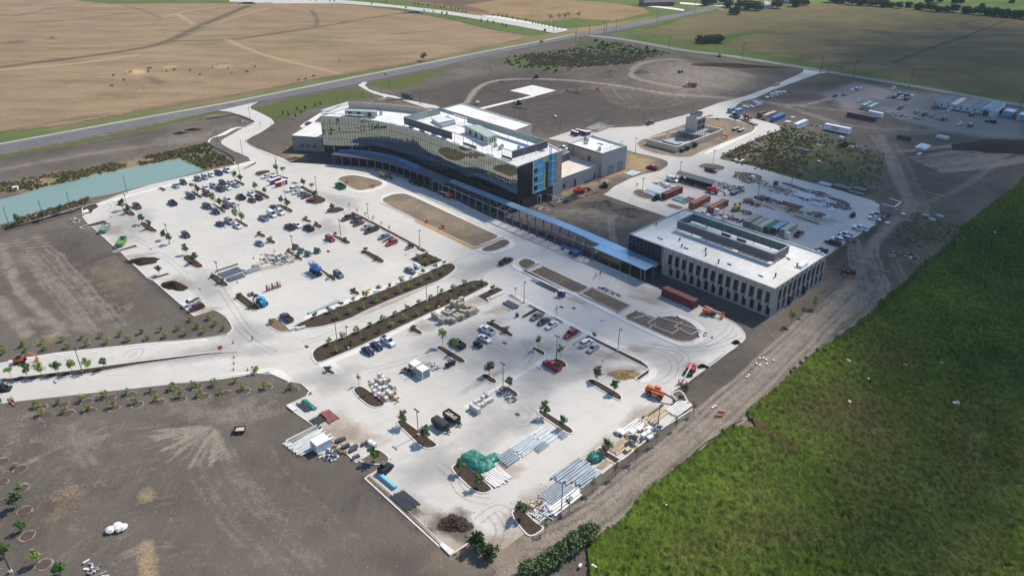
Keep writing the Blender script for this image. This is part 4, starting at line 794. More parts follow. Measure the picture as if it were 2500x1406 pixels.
for s, a, h in (('V1 870,490', 1.6, 1.0), ('V1 900,440', 1.2, 1.6), ('V1 850,420', .8, 2.2), ('V1 1190,640', 1.2, 1.6), ('V1 1160,660', 2.0, .4), ('V1 1180,490', 1.5, .3), ('V1 1250,510', 1.5, .3)):
    (px, py), = [(p[0]-sx, p[1]-sy) for p in WP(s, 10.6)]; b.box((px, py, 10.5), (a, a*.8, h), r.random())
build_each(b, 'roof_plant', GALV, sw)
lw, L = block('loading_wing', 'long low wing with a sandy white roof linking glass building and beige box', 'P 1371,435.2 1469,399.8 1388,378.5 1352,392', 6.0, PREC2, M('sandy_roof', (.62,.56,.48), .8, .2, scale=.2), par=.35)
lx, ly = lw.location.x, lw.location.y; a, c = [(p[0]-lx, p[1]-ly) for p in WP('P 1371,435.2 1469,399.8', 6.0)]
b = MB(); slab(b, a, c, .0, 1.0, 3.4, 3.5, .04); b.build('wall_joint', GREYM, lw)
for nm, t0, t1_, z0, z1, mt in (('door', .30, .36, 0, 3.2, DKFRAME), ('window', .04, .10, 1.2, 2.8, DKFRAME), ('door', .80, .85, 0, 2.6, GREYM), ('door_reveal', .27, .30, 0, 3.3, PREC), ('door_reveal', .36, .41, 0, 3.3, PREC), ('wall_lamp', .86, .87, 4.2, 4.6, DKFRAME), ('door', .985, 1.02, 0, 2.6, GREYM)):
    b = MB(); slab(b, a, c, t0, t1_, z0, z1, .1); b.build(nm, mt, lw)
o, L = block('louvre_enclosure', 'grey louvred plant enclosure behind the beige pier of the glass building', 'P 1373,378 1391,371 1358,361 1340,368', 9.5, GREYM, GREYM, par=1.5, z0=5.6)
b = MB(); q = ccw(L)
for i in range(4):
    for k in range(7): slab(b, q[i], q[(i+1) % 4], 0, 1, 5.9+k*.5, 6.1+k*.5, .08)
build_each(b, 'louvre', M('louvre_metal', (.15,.15,.18), .4, .4, .3), o)
# hoist mast at the east wall
P = lerp2(C0, BK, t1+.62*(t2-t1)); dd = Vector((BK[0]-C0[0], BK[1]-C0[1])).normalized(); P = (P[0]+dd.y*1.6, P[1]-dd.x*1.6)
o = root('hoist_mast', 'black lattice hoist mast standing against the blue wall', 'mast', (*P, 0)); b = MB()
for sx_ in (-.45, .45):
    for sy_ in (-.45, .45): b.beam((sx_, sy_, 0), (sx_, sy_, 23.5), .12)
for k in range(24):
    z0 = k*.98
    for a_, c_ in (((-.45,-.45),(.45,-.45)), ((.45,-.45),(.45,.45)), ((.45,.45),(-.45,.45)), ((-.45,.45),(-.45,-.45))):
        b.beam((*a_, z0), (*c_, z0), .07); b.beam((*a_, z0), (*c_, z0+.98), .06)
b.build('lattice', DKFRAME, o); b = MB(); b.box((0, 0, 0), (2.2, 2.2, 2.4)); b.build('base_cage', GREYM, o)
# ---- covered walkway along the front
DECK = M('standing_seam_roof', (.27,.43,.58), .3, .5, .5, scale=.3, var=.08); DECK2 = M('blue_roof_membrane', (.07,.20,.46), .38, .4, scale=.3)
DECK3 = M('steel_deck', (.13,.15,.21), .42, .5, .6, scale=.3); CST = M('canopy_steel', (.15,.165,.20), .5, .4, .4)
ZC = 4.9
inn = smooth(WP('S1 830,985 1000,985 1300,1010 1637,1071 P 1026,405 1084,430 1150,454.5 1263,499 1420,559 1511,599 1610,642', ZC), 1, False); mid = smooth(WP('S1 815,1003 1000,1012 1300,1045 1600,1100 P 986,400 1035,420 1097,444 1250,506 1420,574 1446,590 1600,651', ZC), 1, False)
outr = smooth(WP('S1 700,1055 900,1080 1250,1120 1600,1200 1900,1300 2200,1399 L6 850,265 980,310', ZC), 1, False); ob = WP('L6 980,310 1700,625 2500,955 L5 1015,912', ZC)
cx, cy = inn[len(inn)//2]; wk = root('covered_walkway', 'long blue roofed walkway on steel columns in front of the glass building', 'walkway', (cx, cy, 0))
def rel(P): return [(p[0]-cx, p[1]-cy) for p in P]
def deck(name, A, B, z, th, mat):
    N = 90; b = MB(); a = [pick(rel(A), i/N) for i in range(N+1)]; c = [pick(rel(B), i/N) for i in range(N+1)]
    for i in range(N):
        b.poly([(*c[i], z), (*c[i+1], z), (*a[i+1], z), (*a[i], z)]); b.poly([(*a[i], z-th), (*a[i+1], z-th), (*c[i+1], z-th), (*c[i], z-th)])
        b.poly([(*c[i], z-th), (*c[i+1], z-th), (*c[i+1], z), (*c[i], z)]); b.poly([(*a[i+1], z-th), (*a[i], z-th), (*a[i], z), (*a[i+1], z)])
    for k in (0, N): b.poly([(*a[k], z-th), (*c[k], z-th), (*c[k], z), (*a[k], z)])
    return b.build(name, mat, wk)
def cutp(P, t0, t1, n=40): return [pick(P, t0+(t1-t0)*i/n) for i in range(n+1)]
RI, RM, RO = resample(inn, .8), resample(mid, .8), resample(outr, .8)
def near(P, s, z=ZC):
    q = WP(s, z)[0]; return min(range(len(P)), key=lambda i: (P[i][0]-q[0])**2+(P[i][1]-q[1])**2)/(len(P)-1)
ki, km = near(RI, 'P 1026,405'), near(RM, 'P 1015,413')
deck('membrane_roof', cutp(RI, 0, ki), cutp(RM, 0, km), ZC+.06, .25, DECK2)
ki2, km2 = near(RI, 'P 1110,438'), near(RM, 'P 1097,444')
deck('steel_deck', cutp(RM, 0, km2), cutp(RO, 0, 1), ZC, .22, DECK3); deck('steel_deck', cutp(RI, ki, ki2), cutp(RM, km, km2), ZC+.03, .25, DECK3)
deck('seam_roof', cutp(RI, ki2, 1), cutp(RM, km2, 1), ZC+.05, .3, DECK)
pc = WP('L5 1015,910 1110,870 1690,1106 1590,1157', ZC); b = MB(); b.prism(rel(pc), ZC-.25, ZC, 0, bottom=True); b.build('entrance_canopy', DECK, wk)
b = MB()
for i in range(len(ob)-1): b.beam((*rel(ob)[i], ZC-.2), (*rel(ob)[i+1], ZC-.2), .3, .4)
RB = resample(ob, .8)
k0 = near(RM, 'P 1097,444'); k1 = near(RM, 'P 1446,590'); NC = 19
for k in range(NC+1):
    p = pick(RM, k0+(k1-k0)*k/NC); q = pick(RB, k/NC); p, q = rel([p, q]); b.beam((*p, ZC-.2), (*q, ZC-.2), .22, .3)
for i in range(0, 90): pass
b.build('roof_beam', CST, wk)
colmb = MB(); colmb.box((0, 0, 0), (.34, .34, ZC-.3)); colmb.box((0, 0, 0), (.8, .8, .25)); cme = colmb.mesh('column', [CST])
def col(P): link('column', cme, wk, (P[0]-cx, P[1]-cy, 0), AXA)
for k in range(NC+1):
    col(pick(RB, k/NC)); col(pick(RM, k0+(k1-k0)*k/NC))
for k in range(16): col(pick(RO, .02+.95*k/15)); 
for s in ('L5 1590,1150','L5 1680,1108','L5 1095,905','L5 1205,960','L5 1320,1020','L5 1430,1070','L5 1545,1130'): col(WP(s, ZC)[0])
# ---- two storey building on the right
HR = 10.1
q = WP('P 1536.5,571.4 1673.6,508.7 2018.6,622.2 1892,705', HR); cx, cy = q[3]; FL, BL, BR_, FRc = [(p[0]-cx, p[1]-cy) for p in q]
ob_ = root('office_building', 'two storey precast building with a white flat roof and dark rooftop screen', 'building', (cx, cy, 0)); b = MB()
for p, r_ in ((FL, FRc), (FRc, BR_), (BR_, BL), (BL, FL)): wallpanel(b, p, r_, 0, HR)
PCA = M('light_precast', (.33,.305,.28), .85, .2, scale=.5, var=.1); PCB = M('grey_precast_base', (.255,.26,.275), .85, .2, scale=.5, var=.1)
b.build('wall', PCB, ob_); RW = roofmat('white_roof_used', (.66,.66,.64), (.56,.53,.47))
b = MB(); b.poly([(*p, HR-.35) for p in ccw([FL, BL, BR_, FRc])]); b.build('roof', RW, ob_)
b = MB(); parapet(b, [FL, BL, BR_, FRc], HR-.4, HR+.05, .45); b.build('roof_edge', M('grey_coping', (.30,.33,.36), .5, .4, .3), ob_)
WN = MB(); WN.box((0, 0, 0), (1, .12, 1)); wn = None
def facade(p, q, n, t_start, t_end, glassbay):
    b1, b2 = MB(), MB(); L = (Vector(p)-Vector(q)).length
    st = (t_end-t_start)/n
    for k in range(n):
        t = t_start+st*k
        slab(b1, p, q, t-.0*st, t+.40*st, 3.2 if k % 2 else 3.9, HR-.05, .10); slab(b1, p, q, t+.40*st, t+.93*st, 8.3, HR-.05, .05)
        slab(b2, p, q, t-.035*st, t-.005*st, 4.2, HR-.1, .16)
        w = MB(); slab(w, p, q, t+.42*st, t+.90*st, 4.7, 8.3, .07); w.build('window', DGLASS, ob_)
        w = MB(); slab(w, p, q, t+.72*st, t+1.20*st, .8, 3.9, .07); w.build('window', DGLASS, ob_)
    slab(b1, p, q, 0 if not glassbay else t_start-.03, t_start, 3.2, HR-.05, .1); slab(b1, p, q, t_end+.2*st if t_end < .98 else .985, 1.0, 3.2, HR-.05, .1)
    slab(b2, p, q, 0, 1, 4.25, 4.33, .03)
    build_each(b1, 'precast_panel', PCA, ob_); build_each(b2, 'panel_fin', DKFRAME, ob_)
facade(FL, FRc, 14, .285, .985, True); facade(FRc, BR_, 10, .05, .97, False)
b = MB(); slab(b, FL, FRc, .0, .262, 0, HR-.1, .08); b.build('glazed_corner', DGLASS, ob_); b = MB()
for k in range(10): slab(b, FL, FRc, .262*k/9-.001 if k else 0, .262*k/9+.004, 0, HR-.1, .2)
for zz in (0.1, 4.3, 7.2): slab(b, FL, FRc, 0, .262, zz, zz+.15, .15)
build_each(b, 'corner_mullion', M('corner_mullion', (.045,.05,.075), .4, .4), ob_)
b = MB(); slab(b, FRc, BR_, .34, .38, 0, 3, .4); slab(b, FRc, BR_, .62, .66, 0, 3, .4); build_each(b, 'door_canopy', DKFRAME, ob_)
HS2 = HR+3.2; A_, B_, C_, D_ = [(p[0]-cx, p[1]-cy) for p in WP('P 1654.6,539.4 1692.5,521.5 1927.5,600 1890.9,621', HS2)]
b = MB(); SCM = M('purple_grey_cladding', (.105,.095,.115), .5, .35, .2, scale=.4)
for p, q_ in ((A_, D_), (D_, C_), (C_, B_), (B_, A_)): 
    slab(b, p, q_, 0, 1, HR+.45, HS2, .08)
build_each(b, 'screen_cladding', SCM, ob_); b = MB(); IN = M('screen_inside', (.17,.235,.25), .5, .4, .3, scale=.4)
for p, q_ in ((A_, D_), (D_, C_), (C_, B_), (B_, A_)):
    L = (Vector(p)-Vector(q_)).length; n = round(L/.55); dd = Vector((q_[0]-p[0], q_[1]-p[1])).normalized(); nn_ = (-dd.y*.12, dd.x*.12)
    p2, q2 = (p[0]+nn_[0], p[1]+nn_[1]), (q_[0]+nn_[0], q_[1]+nn_[1]); wallpanel(b, q2, p2, HR+.45, HS2-.05)
    for k in range(n): c = lerp2(p2, q2, k/n); b.beam((c[0]+nn_[0], c[1]+nn_[1], HR+.45), (c[0]+nn_[0], c[1]+nn_[1], HS2-.05), .12, .2)
    b.beam((*p2, HS2+.03), (*q2, HS2+.03), .5, .12)
    for k in range(1, 6): c = lerp2(p2, q2, k/6); b.beam((*c, HR-.35), (*c, HS2), .25, .25)
b.build('screen_frame', IN, ob_)
i_ = lambda t, s, z: lerp2(lerp2(A_, D_, t), lerp2(B_, C_, t), s)
b = MB(); e = AXA
for t0, t1_ in ((.26, .60), (.66, .95)):
    b.prism([i_(t0, .2, 0), i_(t1_, .2, 0), i_(t1_, .55, 0), i_(t0, .55, 0)], HR-.35, HR+1.9)
build_each(b, 'roof_plant', M('plant_grey', (.30,.33,.36), .5, .4, .3), ob_)
b = MB()
for t0 in (.43, .46, .49, .59, .62, .65): 
    c = i_(t0, .42, 0); b.cyl((*c, HR+1.9), (*c, HR+2.5), .6, n=12)
build_each(b, 'condenser_fan', DKFRAME, ob_)
b = MB(); c = i_(.14, .5, 0); b.box((*c, HR-.3), (2.4, 1.2, 2.6), AXA); b.build('access_hatch', STEELW, ob_)
for s, k in (('S3 455,305', 1.1), ('S3 995,585', 1.1), ('S3 1135,715', 1.2), ('S3 1755,865', 1.3), ('S3 1990,755', 1.2), ('S3 712,468', .5), ('S3 735,540', .7), ('S3 997,635', .6)):
    (px, py), = [(p[0]-cx, p[1]-cy) for p in WP(s, HR)]; b = MB(); b.cyl((px, py, HR-.35), (px, py, HR+k*.5), .22, n=7); b.cyl((px, py, HR+k*.5), (px, py, HR+k*.5+.3), .32, n=7); b.build('roof_vent', DKFRAME, ob_)
b = MB(); (px, py), = [(p[0]-cx, p[1]-cy) for p in WP('S3 2055,745', HR)]; b.box((px, py, HR-.35), (4.4, 1.5, .8), AXB); b.build('skylight', STEELW, ob_)
b = MB()
for s in ('S3 485,445','S3 515,458','S3 770,552','S3 790,560','S3 1245,725','S3 1262,735','S3 1585,852','S3 1608,862','S3 1890,665','S3 1905,675'):
    (px, py), = [(p[0]-cx, p[1]-cy) for p in WP(s, HR)]; b.box((px, py, HR-.35), (.9, .5, .2), AXA)
build_each(b, 'roof_debris', DKFRAME, ob_)
# ---- cooling tower yard
ZW = 3.0
cw = WP('V3 150,575 775,738 1715,385 1340,292 940,292 560,432', ZW); cw = WP('V3 150,575 775,738 1715,385 1320,288', ZW); cx, cy = cw[1]
yd = root('walled_plant_yard', 'beige walled yard around the cooling tower', 'walled yard', (cx, cy, 0)); q = [(p[0]-cx, p[1]-cy) for p in cw]
bk4 = WP('V3 1320,288', ZW)[0]; b = MB()
for i in range(3):
    p, r_ = q[i], q[i+1]; dd = Vector((r_[0]-p[0], r_[1]-p[1])).normalized(); n = (-dd.y*.4, dd.x*.4); b.prism([p, r_, (r_[0]+n[0], r_[1]+n[1]), (p[0]+n[0], p[1]+n[1])], 0, ZW-.1)
p, r_ = q[3], q[0]; dd = Vector((r_[0]-p[0], r_[1]-p[1])).normalized(); n = (-dd.y*.4, dd.x*.4)
for t0, t1_ in ((0, .60), (.68, 1)): a, c = lerp2(p, r_, t0), lerp2(p, r_, t1_); b.prism([a, c, (c[0]+n[0], c[1]+n[1]), (a[0]+n[0], a[1]+n[1])], 0, ZW-.1)
build_each(b, 'yard_wall', M('yard_wall_block', (.60,.50,.38), .9, .1, scale=.4), yd); b = MB()
for i in range(4):
    if i < 3: b.beam((*q[i], ZW), (*q[i+1], ZW), .55, .2)
for t0, t1_ in ((0, .60), (.68, 1)): b.beam((*lerp2(q[3], q[0], t0), ZW), (*lerp2(q[3], q[0], t1_), ZW), .55, .2)
build_each(b, 'coping', M('wall_coping', (.62,.58,.52), .8), yd); b = MB(); b.poly([(*p, .24) for p in ccw(offset(ccw(q), .4))]); b.build('yard_slab', M('yard_slab', (.34,.325,.31), .85), yd)
b = MB(); p = [(t[0]-cx, t[1]-cy) for t in WP('V3 460,600 560,590 865,665 770,690', 1.3)]; b.prism(p, .5, 1.3); b.build('plant_skid', M('skid_roof', (.30,.35,.36), .5), yd)
zt = 3.4; pl = WP('V3 790,405 1150,485 1430,385 1060,330', zt); cx, cy = [sum(p[k] for p in pl)/4 for k in (0, 1)]
ct = root('cooling_tower', 'big metal cooling tower with two round fans on a steel platform', 'cooling tower', (cx, cy, .12)); q = [(p[0]-cx, p[1]-cy) for p in pl]; b = MB(); b.prism(q, zt-.3, zt-.1, bottom=True)
for i in range(4):
    b.beam((*q[i], zt+.9), (*q[(i+1) % 4], zt+.9), .08)
    for k in range(6): c = lerp2(q[i], q[(i+1) % 4], k/6); b.beam((*c, 0), (*c, zt-.2), .25); b.beam((*c, zt-.1), (*c, zt+.9), .06)
b.build('platform', GALV, ct)
tb = [(p[0]-cx, p[1]-cy) for p in WP('V3 935,385 1165,445 1330,380 1080,330', zt)]; ht = zt+6.9; b = MB(); b.prism(tb, zt, ht); b.build('tower_casing', M('tower_casing', (.40,.385,.35), .5, .4, .3), ct)
b = MB(); tq = ccw(tb)
for i in range(4):
    p, r_ = tq[i], tq[(i+1) % 4]
    if abs((r_[0]-p[0])*math.cos(AXB)+(r_[1]-p[1])*math.sin(AXB)) > abs((r_[0]-p[0])*math.cos(AXA)+(r_[1]-p[1])*math.sin(AXA)):
        for k in range(2):
            for j in range(2): slab(b, p, r_, .06+.47*k, .47+.47*k, zt+.5+3*j, zt+2.9+3*j, .06)
build_each(b, 'intake_louvre', DKFRAME, ct)
b = MB(); ctr = (sum(p[0] for p in tb)/4, sum(p[1] for p in tb)/4); ax = lerp2(tq[0], tq[1], .5)
e1 = Vector((math.cos(AXB), math.sin(AXB)))
for s_ in (-1, 1): c = (ctr[0]+e1.x*2.1*s_, ctr[1]+e1.y*2.1*s_); b.cyl((*c, ht), (*c, ht+1.7), 2.1, 2.3, 18, cap=False); b.cyl((*c, ht+.6), (*c, ht+.7), 2.0, n=18)
build_each(b, 'fan_stack', GALV, ct)
for k, (s, hh, L_) in enumerate((('V3 880,850', 1.6, 'smallest'), ('V3 990,810', 2.0, 'middle'), ('V3 1140,750', 2.3, 'largest'))):
    (px, py), = WP(s); o = root('transformer', L_+' of three dark green transformers by the yard wall', 'transformer', (px, py, .02), AXA, 'green transformers'); b = MB(); b.box((0, 0, .2), (1.9, 1.7, hh)); b.box((0, -.95, .5), (1.7, .2, hh-.5)); b.build('cabinet', M('transformer_green', (.025,.05,.03), .5), o); b = MB(); b.box((0, 0, 0), (2.6, 2.4, .2)); b.build('pad', FOOT, o)
# ---- open wall enclosure at the far right (three concrete walls)
cw = WP('R5 2215,575 2405,625 2500,555 2340,500', 3.6); cx, cy = cw[1]; q = [(p[0]-cx, p[1]-cy) for p in cw]
o = root('bin_enclosure', 'roofless beige block enclosure beside the dirt track', 'enclosure', (cx, cy, 0)); b = MB()
for i in (0, 1, 2): p, r_ = q[i], q[i+1]; dd = Vector((r_[0]-p[0], r_[1]-p[1])).normalized(); n = (-dd.y*.4, dd.x*.4); b.prism([p, r_, (r_[0]+n[0], r_[1]+n[1]), (p[0]+n[0], p[1]+n[1])], 0, 3.5)
build_each(b, 'block_wall', M('enclosure_block', (.25,.235,.215), .9, .1, scale=.5), o); b = MB()
for i in (0, 1, 2): b.beam((*q[i], 3.56), (*q[i+1], 3.56), .6, .12)
build_each(b, 'coping', KERB, o)
# ---- open steel framed enclosure near the portable toilets
zt = 4.0; cw = WP('V2 0,0 T2 1785,880 1880,905 1985,865 1890,840', zt)[1:]; cx, cy = cw[1]; q = [(p[0]-cx, p[1]-cy) for p in cw]
o = root('steel_frame_enclosure', 'unfinished square enclosure of grey steel studs on a slab', 'frame', (cx, cy, 0)); b = MB()
for i in range(4):
    p, r_ = q[i], q[(i+1) % 4]
    for zz in (.3, 1.6, 2.8, zt): b.beam((*p, zz), (*r_, zz), .16 if zz < zt else .3, .2)
    for k in range(9): c = lerp2(p, r_, k/9); b.beam((*c, 0), (*c, zt), .12)
b.build('stud_frame', M('frame_steel', (.11,.145,.145), .5, .4, .3), o); b = MB(); b.prism(offset(ccw(q), -.6), 0, .25); b.build('slab', FOOT, o)
# ---- open sided shed
zt = 3.2; cw = WP('R4 655,258 735,205 1275,352 1195,408', zt); cx, cy = cw[0]; q = [(p[0]-cx, p[1]-cy) for p in cw]
o = root('storage_shed', 'long open shed with a grey green pitched roof among the stored materials', 'shed', (cx, cy, 0)); m0, m1 = lerp2(q[0], q[1], .5), lerp2(q[3], q[2], .5); b = MB()
SH = M('shed_roof', (.125,.15,.14), .6, .3, .2, scale=.3)
for a, c, e_, f_ in ((q[0], q[3], m1, m0), (m0, m1, q[2], q[1])): pass
b.poly([(*q[0], zt-.5), (*q[3], zt-.5), (*m1, zt+.4), (*m0, zt+.4)]); b.poly([(*m0, zt+.4), (*m1, zt+.4), (*q[2], zt-.5), (*q[1], zt-.5)]); b.build('roof', SH, o)
for e_, (a, c, m_) in enumerate(((q[3], q[2], m1),)): b = MB(); b.poly([(*a, 0), (*c, 0), (*c, zt-.5), (*m_, zt+.35), (*a, zt-.5)]); b.build('gable_wall', M('shed_gable', (.5,.49,.47), .8), o)
b = MB()
for k in range(8):
    for e_ in (0, 1): c = lerp2(q[e_], q[3-e_], .02+.96*k/7); b.beam((*c, 0), (*c, zt-.5), .2)
build_each(b, 'post', M('shed_post', (.10,.07,.05), .9), o); b = MB(); r = random.Random(8)
for k in range(70):
    c = lerp2(lerp2(q[0], q[3], r.random()*.96+.02), lerp2(q[1], q[2], r.random()*.96+.02), .15+.7*r.random()); b.box((*c, 0), (.5+r.random()*1.2, .4+r.random(), .4+r.random()*1.4), r.random()*3)
b.build('stored_goods', M('shed_goods', (.09,.07,.06), .9, var=.6, scale=.3), o)
# ---- modular site offices, top right
zt = 4.0; fl = WP('R7 1180,400 1810,500 1890,510 2010,500 2075,515', zt-.6); a0, a1 = WP('R7 1180,400', zt-.6)[0], WP('R7 1880,512', zt-.6)[0]; b0 = WP('R7 1345,300', zt)[0]; b1 = WP('R7 2040,400', zt)[0]
cx, cy = a0; o = root('site_office', 'long white row of joined modular site offices with striped roofs', 'site office', (cx, cy, 0)); rl = lambda p: (p[0]-cx, p[1]-cy); a0, a1, b0, b1 = map(rl, (a0, a1, b0, b1))
b = MB(); b.prism([a0, a1, b1, b0], .5, zt-.7); b.build('wall', M('office_siding', (.33,.40,.45), .7, .3, scale=.3), o); b = MB(); b.prism([a0, a1, b1, b0], 0, .5); b.build('skirting', GREYM, o)
for k in range(8):
    t0, t1_ = k/8, (k+1)/8-.012; b = MB(); p, r_, s_, u_ = lerp2(a0, a1, t0), lerp2(a0, a1, t1_), lerp2(b0, b1, t1_), lerp2(b0, b1, t0)
    b.poly([(*p, zt-.65), (*r_, zt-.65), (*s_, zt-.4), (*u_, zt-.4)]); b.poly([(*lerp2(p, r_, .5), zt-.4), (*r_, zt-.6), (*s_, zt-.4), (*lerp2(u_, s_, .5), zt-.2)])
    b.build('roof_module', [M('office_roof_white', (.50,.53,.54), .6), M('office_roof_dark', (.14,.155,.17), .7, scale=.3), M('office_roof_grey', (.185,.20,.21), .7, scale=.3)][0 if k == 3 else 1+k % 2], o)
for k in range(7): b = MB(); slab(b, a0, a1, .05+k*.135, .075+k*.135, 1.4, 2.6, .06); b.build('window', DGLASS, o)
o2, L = block('site_office', 'gabled end unit with a dark open porch on the site offices', 'R7 1890,512 2110,560 2240,440 2060,400', 3.4, M('office_siding', (.33,.40,.45)), M('office_roof_blue', (.22,.30,.36), .6, scale=.3), par=.1)
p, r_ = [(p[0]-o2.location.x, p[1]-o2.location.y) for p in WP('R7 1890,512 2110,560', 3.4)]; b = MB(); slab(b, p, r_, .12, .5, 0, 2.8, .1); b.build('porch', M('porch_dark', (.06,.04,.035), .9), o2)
b = MB(); m = lerp2(p, r_, .31); pk = lerp2(*[(t[0]-o2.location.x, t[1]-o2.location.y) for t in WP('R7 2060,400 2240,440', 3.4)], .31)
u, v_ = lerp2(p, r_, .05), lerp2(p, r_, .57); du = (pk[0]-m[0], pk[1]-m[1]); b.poly([(*u, 3.42), (*m, 4.5), (m[0]+du[0], m[1]+du[1], 4.5), (u[0]+du[0], u[1]+du[1], 3.42)][::-1]); b.poly([(*m, 4.5), (*v_, 3.42), (v_[0]+du[0], v_[1]+du[1], 3.42), (m[0]+du[0], m[1]+du[1], 4.5)][::-1]); b.poly([(*u, 3.42), (*v_, 3.42), (*m, 4.5)]); b.build('gable_roof', M('office_roof_blue', (.22,.30,.36), .6), o2)
# ---- farm houses at the horizon
def house(s, label, w, d, h, rc, wc, rz=.3):
    (px, py), = WP(s); o = root('house', label, 'house', (px, py, -.3), rz); b = MB(); b.box((0, 0, 0), (w, d, h)); b.box((w*.55, -d*.2, 0), (w*.6, d*.7, h)); b.build('wall', M('house_wall_'+wc[0], wc[1], .9), o); b = MB()
    for x0, ww, dd_, yy in ((0, w, d, 0), (w*.55, w*.62, d*.7, -d*.2)):
        a, e = ww/2+.5, dd_/2+.5; b.poly([(x0-a, yy-e, h), (x0+a, yy-e, h), (x0+a*.6, yy, h+dd_*.42), (x0-a*.6, yy, h+dd_*.42)]); b.poly([(x0+a, yy+e, h), (x0-a, yy+e, h), (x0-a*.6, yy, h+dd_*.42), (x0+a*.6, yy, h+dd_*.42)]); b.poly([(x0+a, yy-e, h), (x0+a, yy+e, h), (x0+a*.6, yy, h+dd_*.42)]); b.poly([(x0-a, yy+e, h), (x0-a, yy-e, h), (x0-a*.6, yy, h+dd_*.42)])
    b.build('roof', M('house_roof_'+rc[0], rc[1], .8), o); b = MB()
    for k in (-.3, 0, .3): b.box((w*k, -d/2-.03, 1), (1.4, .1, 1.4))
    b.build('window', DGLASS, o)
house('T2 2270,38', 'brown brick farmhouse with a steep grey roof at the top edge', 26, 15, 4, ('grey', (.14,.135,.15)), ('brick', (.16,.10,.08)), .2); house('T3 615,60', 'pale shed like house among the dark trees top right', 9, 8, 4, ('pale', (.45,.44,.45)), ('white', (.6,.58,.55)), .5); house('T3 780,25', 'blue roofed house right of the big dark trees', 14, 9, 4, ('blue', (.22,.3,.38)), ('white', (.6,.58,.55)), .1)
# ------------------------------------------------------------------ cars and trucks
PAINT = {}
CCOL = {'white':(.72,.73,.73),'silver':(.38,.40,.43),'grey':(.16,.17,.19),'dark grey':(.06,.065,.075),'black':(.012,.012,.015),'navy':(.012,.018,.06),'maroon':(.09,.014,.025),'red':(.33,.018,.025),'blue grey':(.15,.20,.27),'dark green':(.02,.035,.035),'burgundy':(.15,.02,.04)}
def paint_of(c):
    if c not in PAINT:
        t = NT('car_paint_'+c.replace(' ', '_')); n = t.noise(3, 4, .6, t.objP()); v = CCOL[c]
        t.out(t.mix(t.mr(n, .35, .7), tuple(x*.86 for x in v), v), t.mr(n, .3, .7, .22, .38), .5, .25 if c not in ('white',) else 0); t.b.inputs['Coat Weight'].default_value = .5; t.b.inputs['Coat Roughness'].default_value = .05
        PAINT[c] = t.m
    return PAINT[c]
CGL = glassmat('car_glass', (.02,.024,.03), .05, 0.0); TYRE = M('tyre_rubber', (.018,.018,.019), .85, .2); RIM = M('wheel_rim', (.30,.31,.32), .35, .5, .7); LAMP = M('lamp_lens', (.72,.74,.74), .15, .6); TAIL = M('tail_lens', (.28,.01,.012), .2, .5); BEDM = M('bed_liner', (.02,.02,.022), .8, .2)
def wheelmesh(r, w):
    b = MB(); b.cyl((0, -w/2, 0), (0, w/2, 0), r, n=14); 
    for s in (-1, 1): b.cyl((0, s*w/2, 0), (0, s*(w/2+.015), 0), r*.62, n=10, m=1)
    return b.mesh('wheel', [TYRE, RIM])
# stations: x, half width, top z of the lower body
SPEC = {'sedan': dict(L=4.8, st=((-2.4,.72,.62),(-2.3,.84,.90),(-1.6,.90,.98),(-.9,.91,.97),(.8,.91,.95),(1.7,.89,.86),(2.25,.80,.74),(2.4,.66,.55)), gh=(-1.75,1.15,-.95,.25,.80,.60,.95,1.45), wx=(-1.4,1.42), r=.33),
 'suv': dict(L=4.8, st=((-2.35,.78,.75),(-2.28,.90,1.02),(-1.5,.94,1.08),(.9,.94,1.06),(1.8,.92,1.0),(2.3,.84,.85),(2.42,.7,.6)), gh=(-2.25,1.2,-1.95,.35,.86,.70,1.06,1.74), wx=(-1.42,1.45), r=.37),
 'pickup': dict(L=5.9, st=((-2.95,.90,.95),(-2.9,.96,1.12),(-.6,.97,1.14),(1.2,.97,1.14),(2.3,.95,1.08),(2.85,.88,.95),(2.97,.75,.7)), gh=(-.75,1.55,-.6,.75,.88,.74,1.12,1.90), wx=(-1.9,1.95), r=.41),
 'van': dict(L=5.7, st=((-2.8,.94,1.0),(-2.75,.99,1.2),(1.4,1.0,1.2),(2.3,.96,1.05),(2.75,.86,.85),(2.85,.75,.6)), gh=(-2.75,1.75,-2.7,.95,.96,.86,1.18,2.2), wx=(-1.7,1.75), r=.37)}
CARM = {}
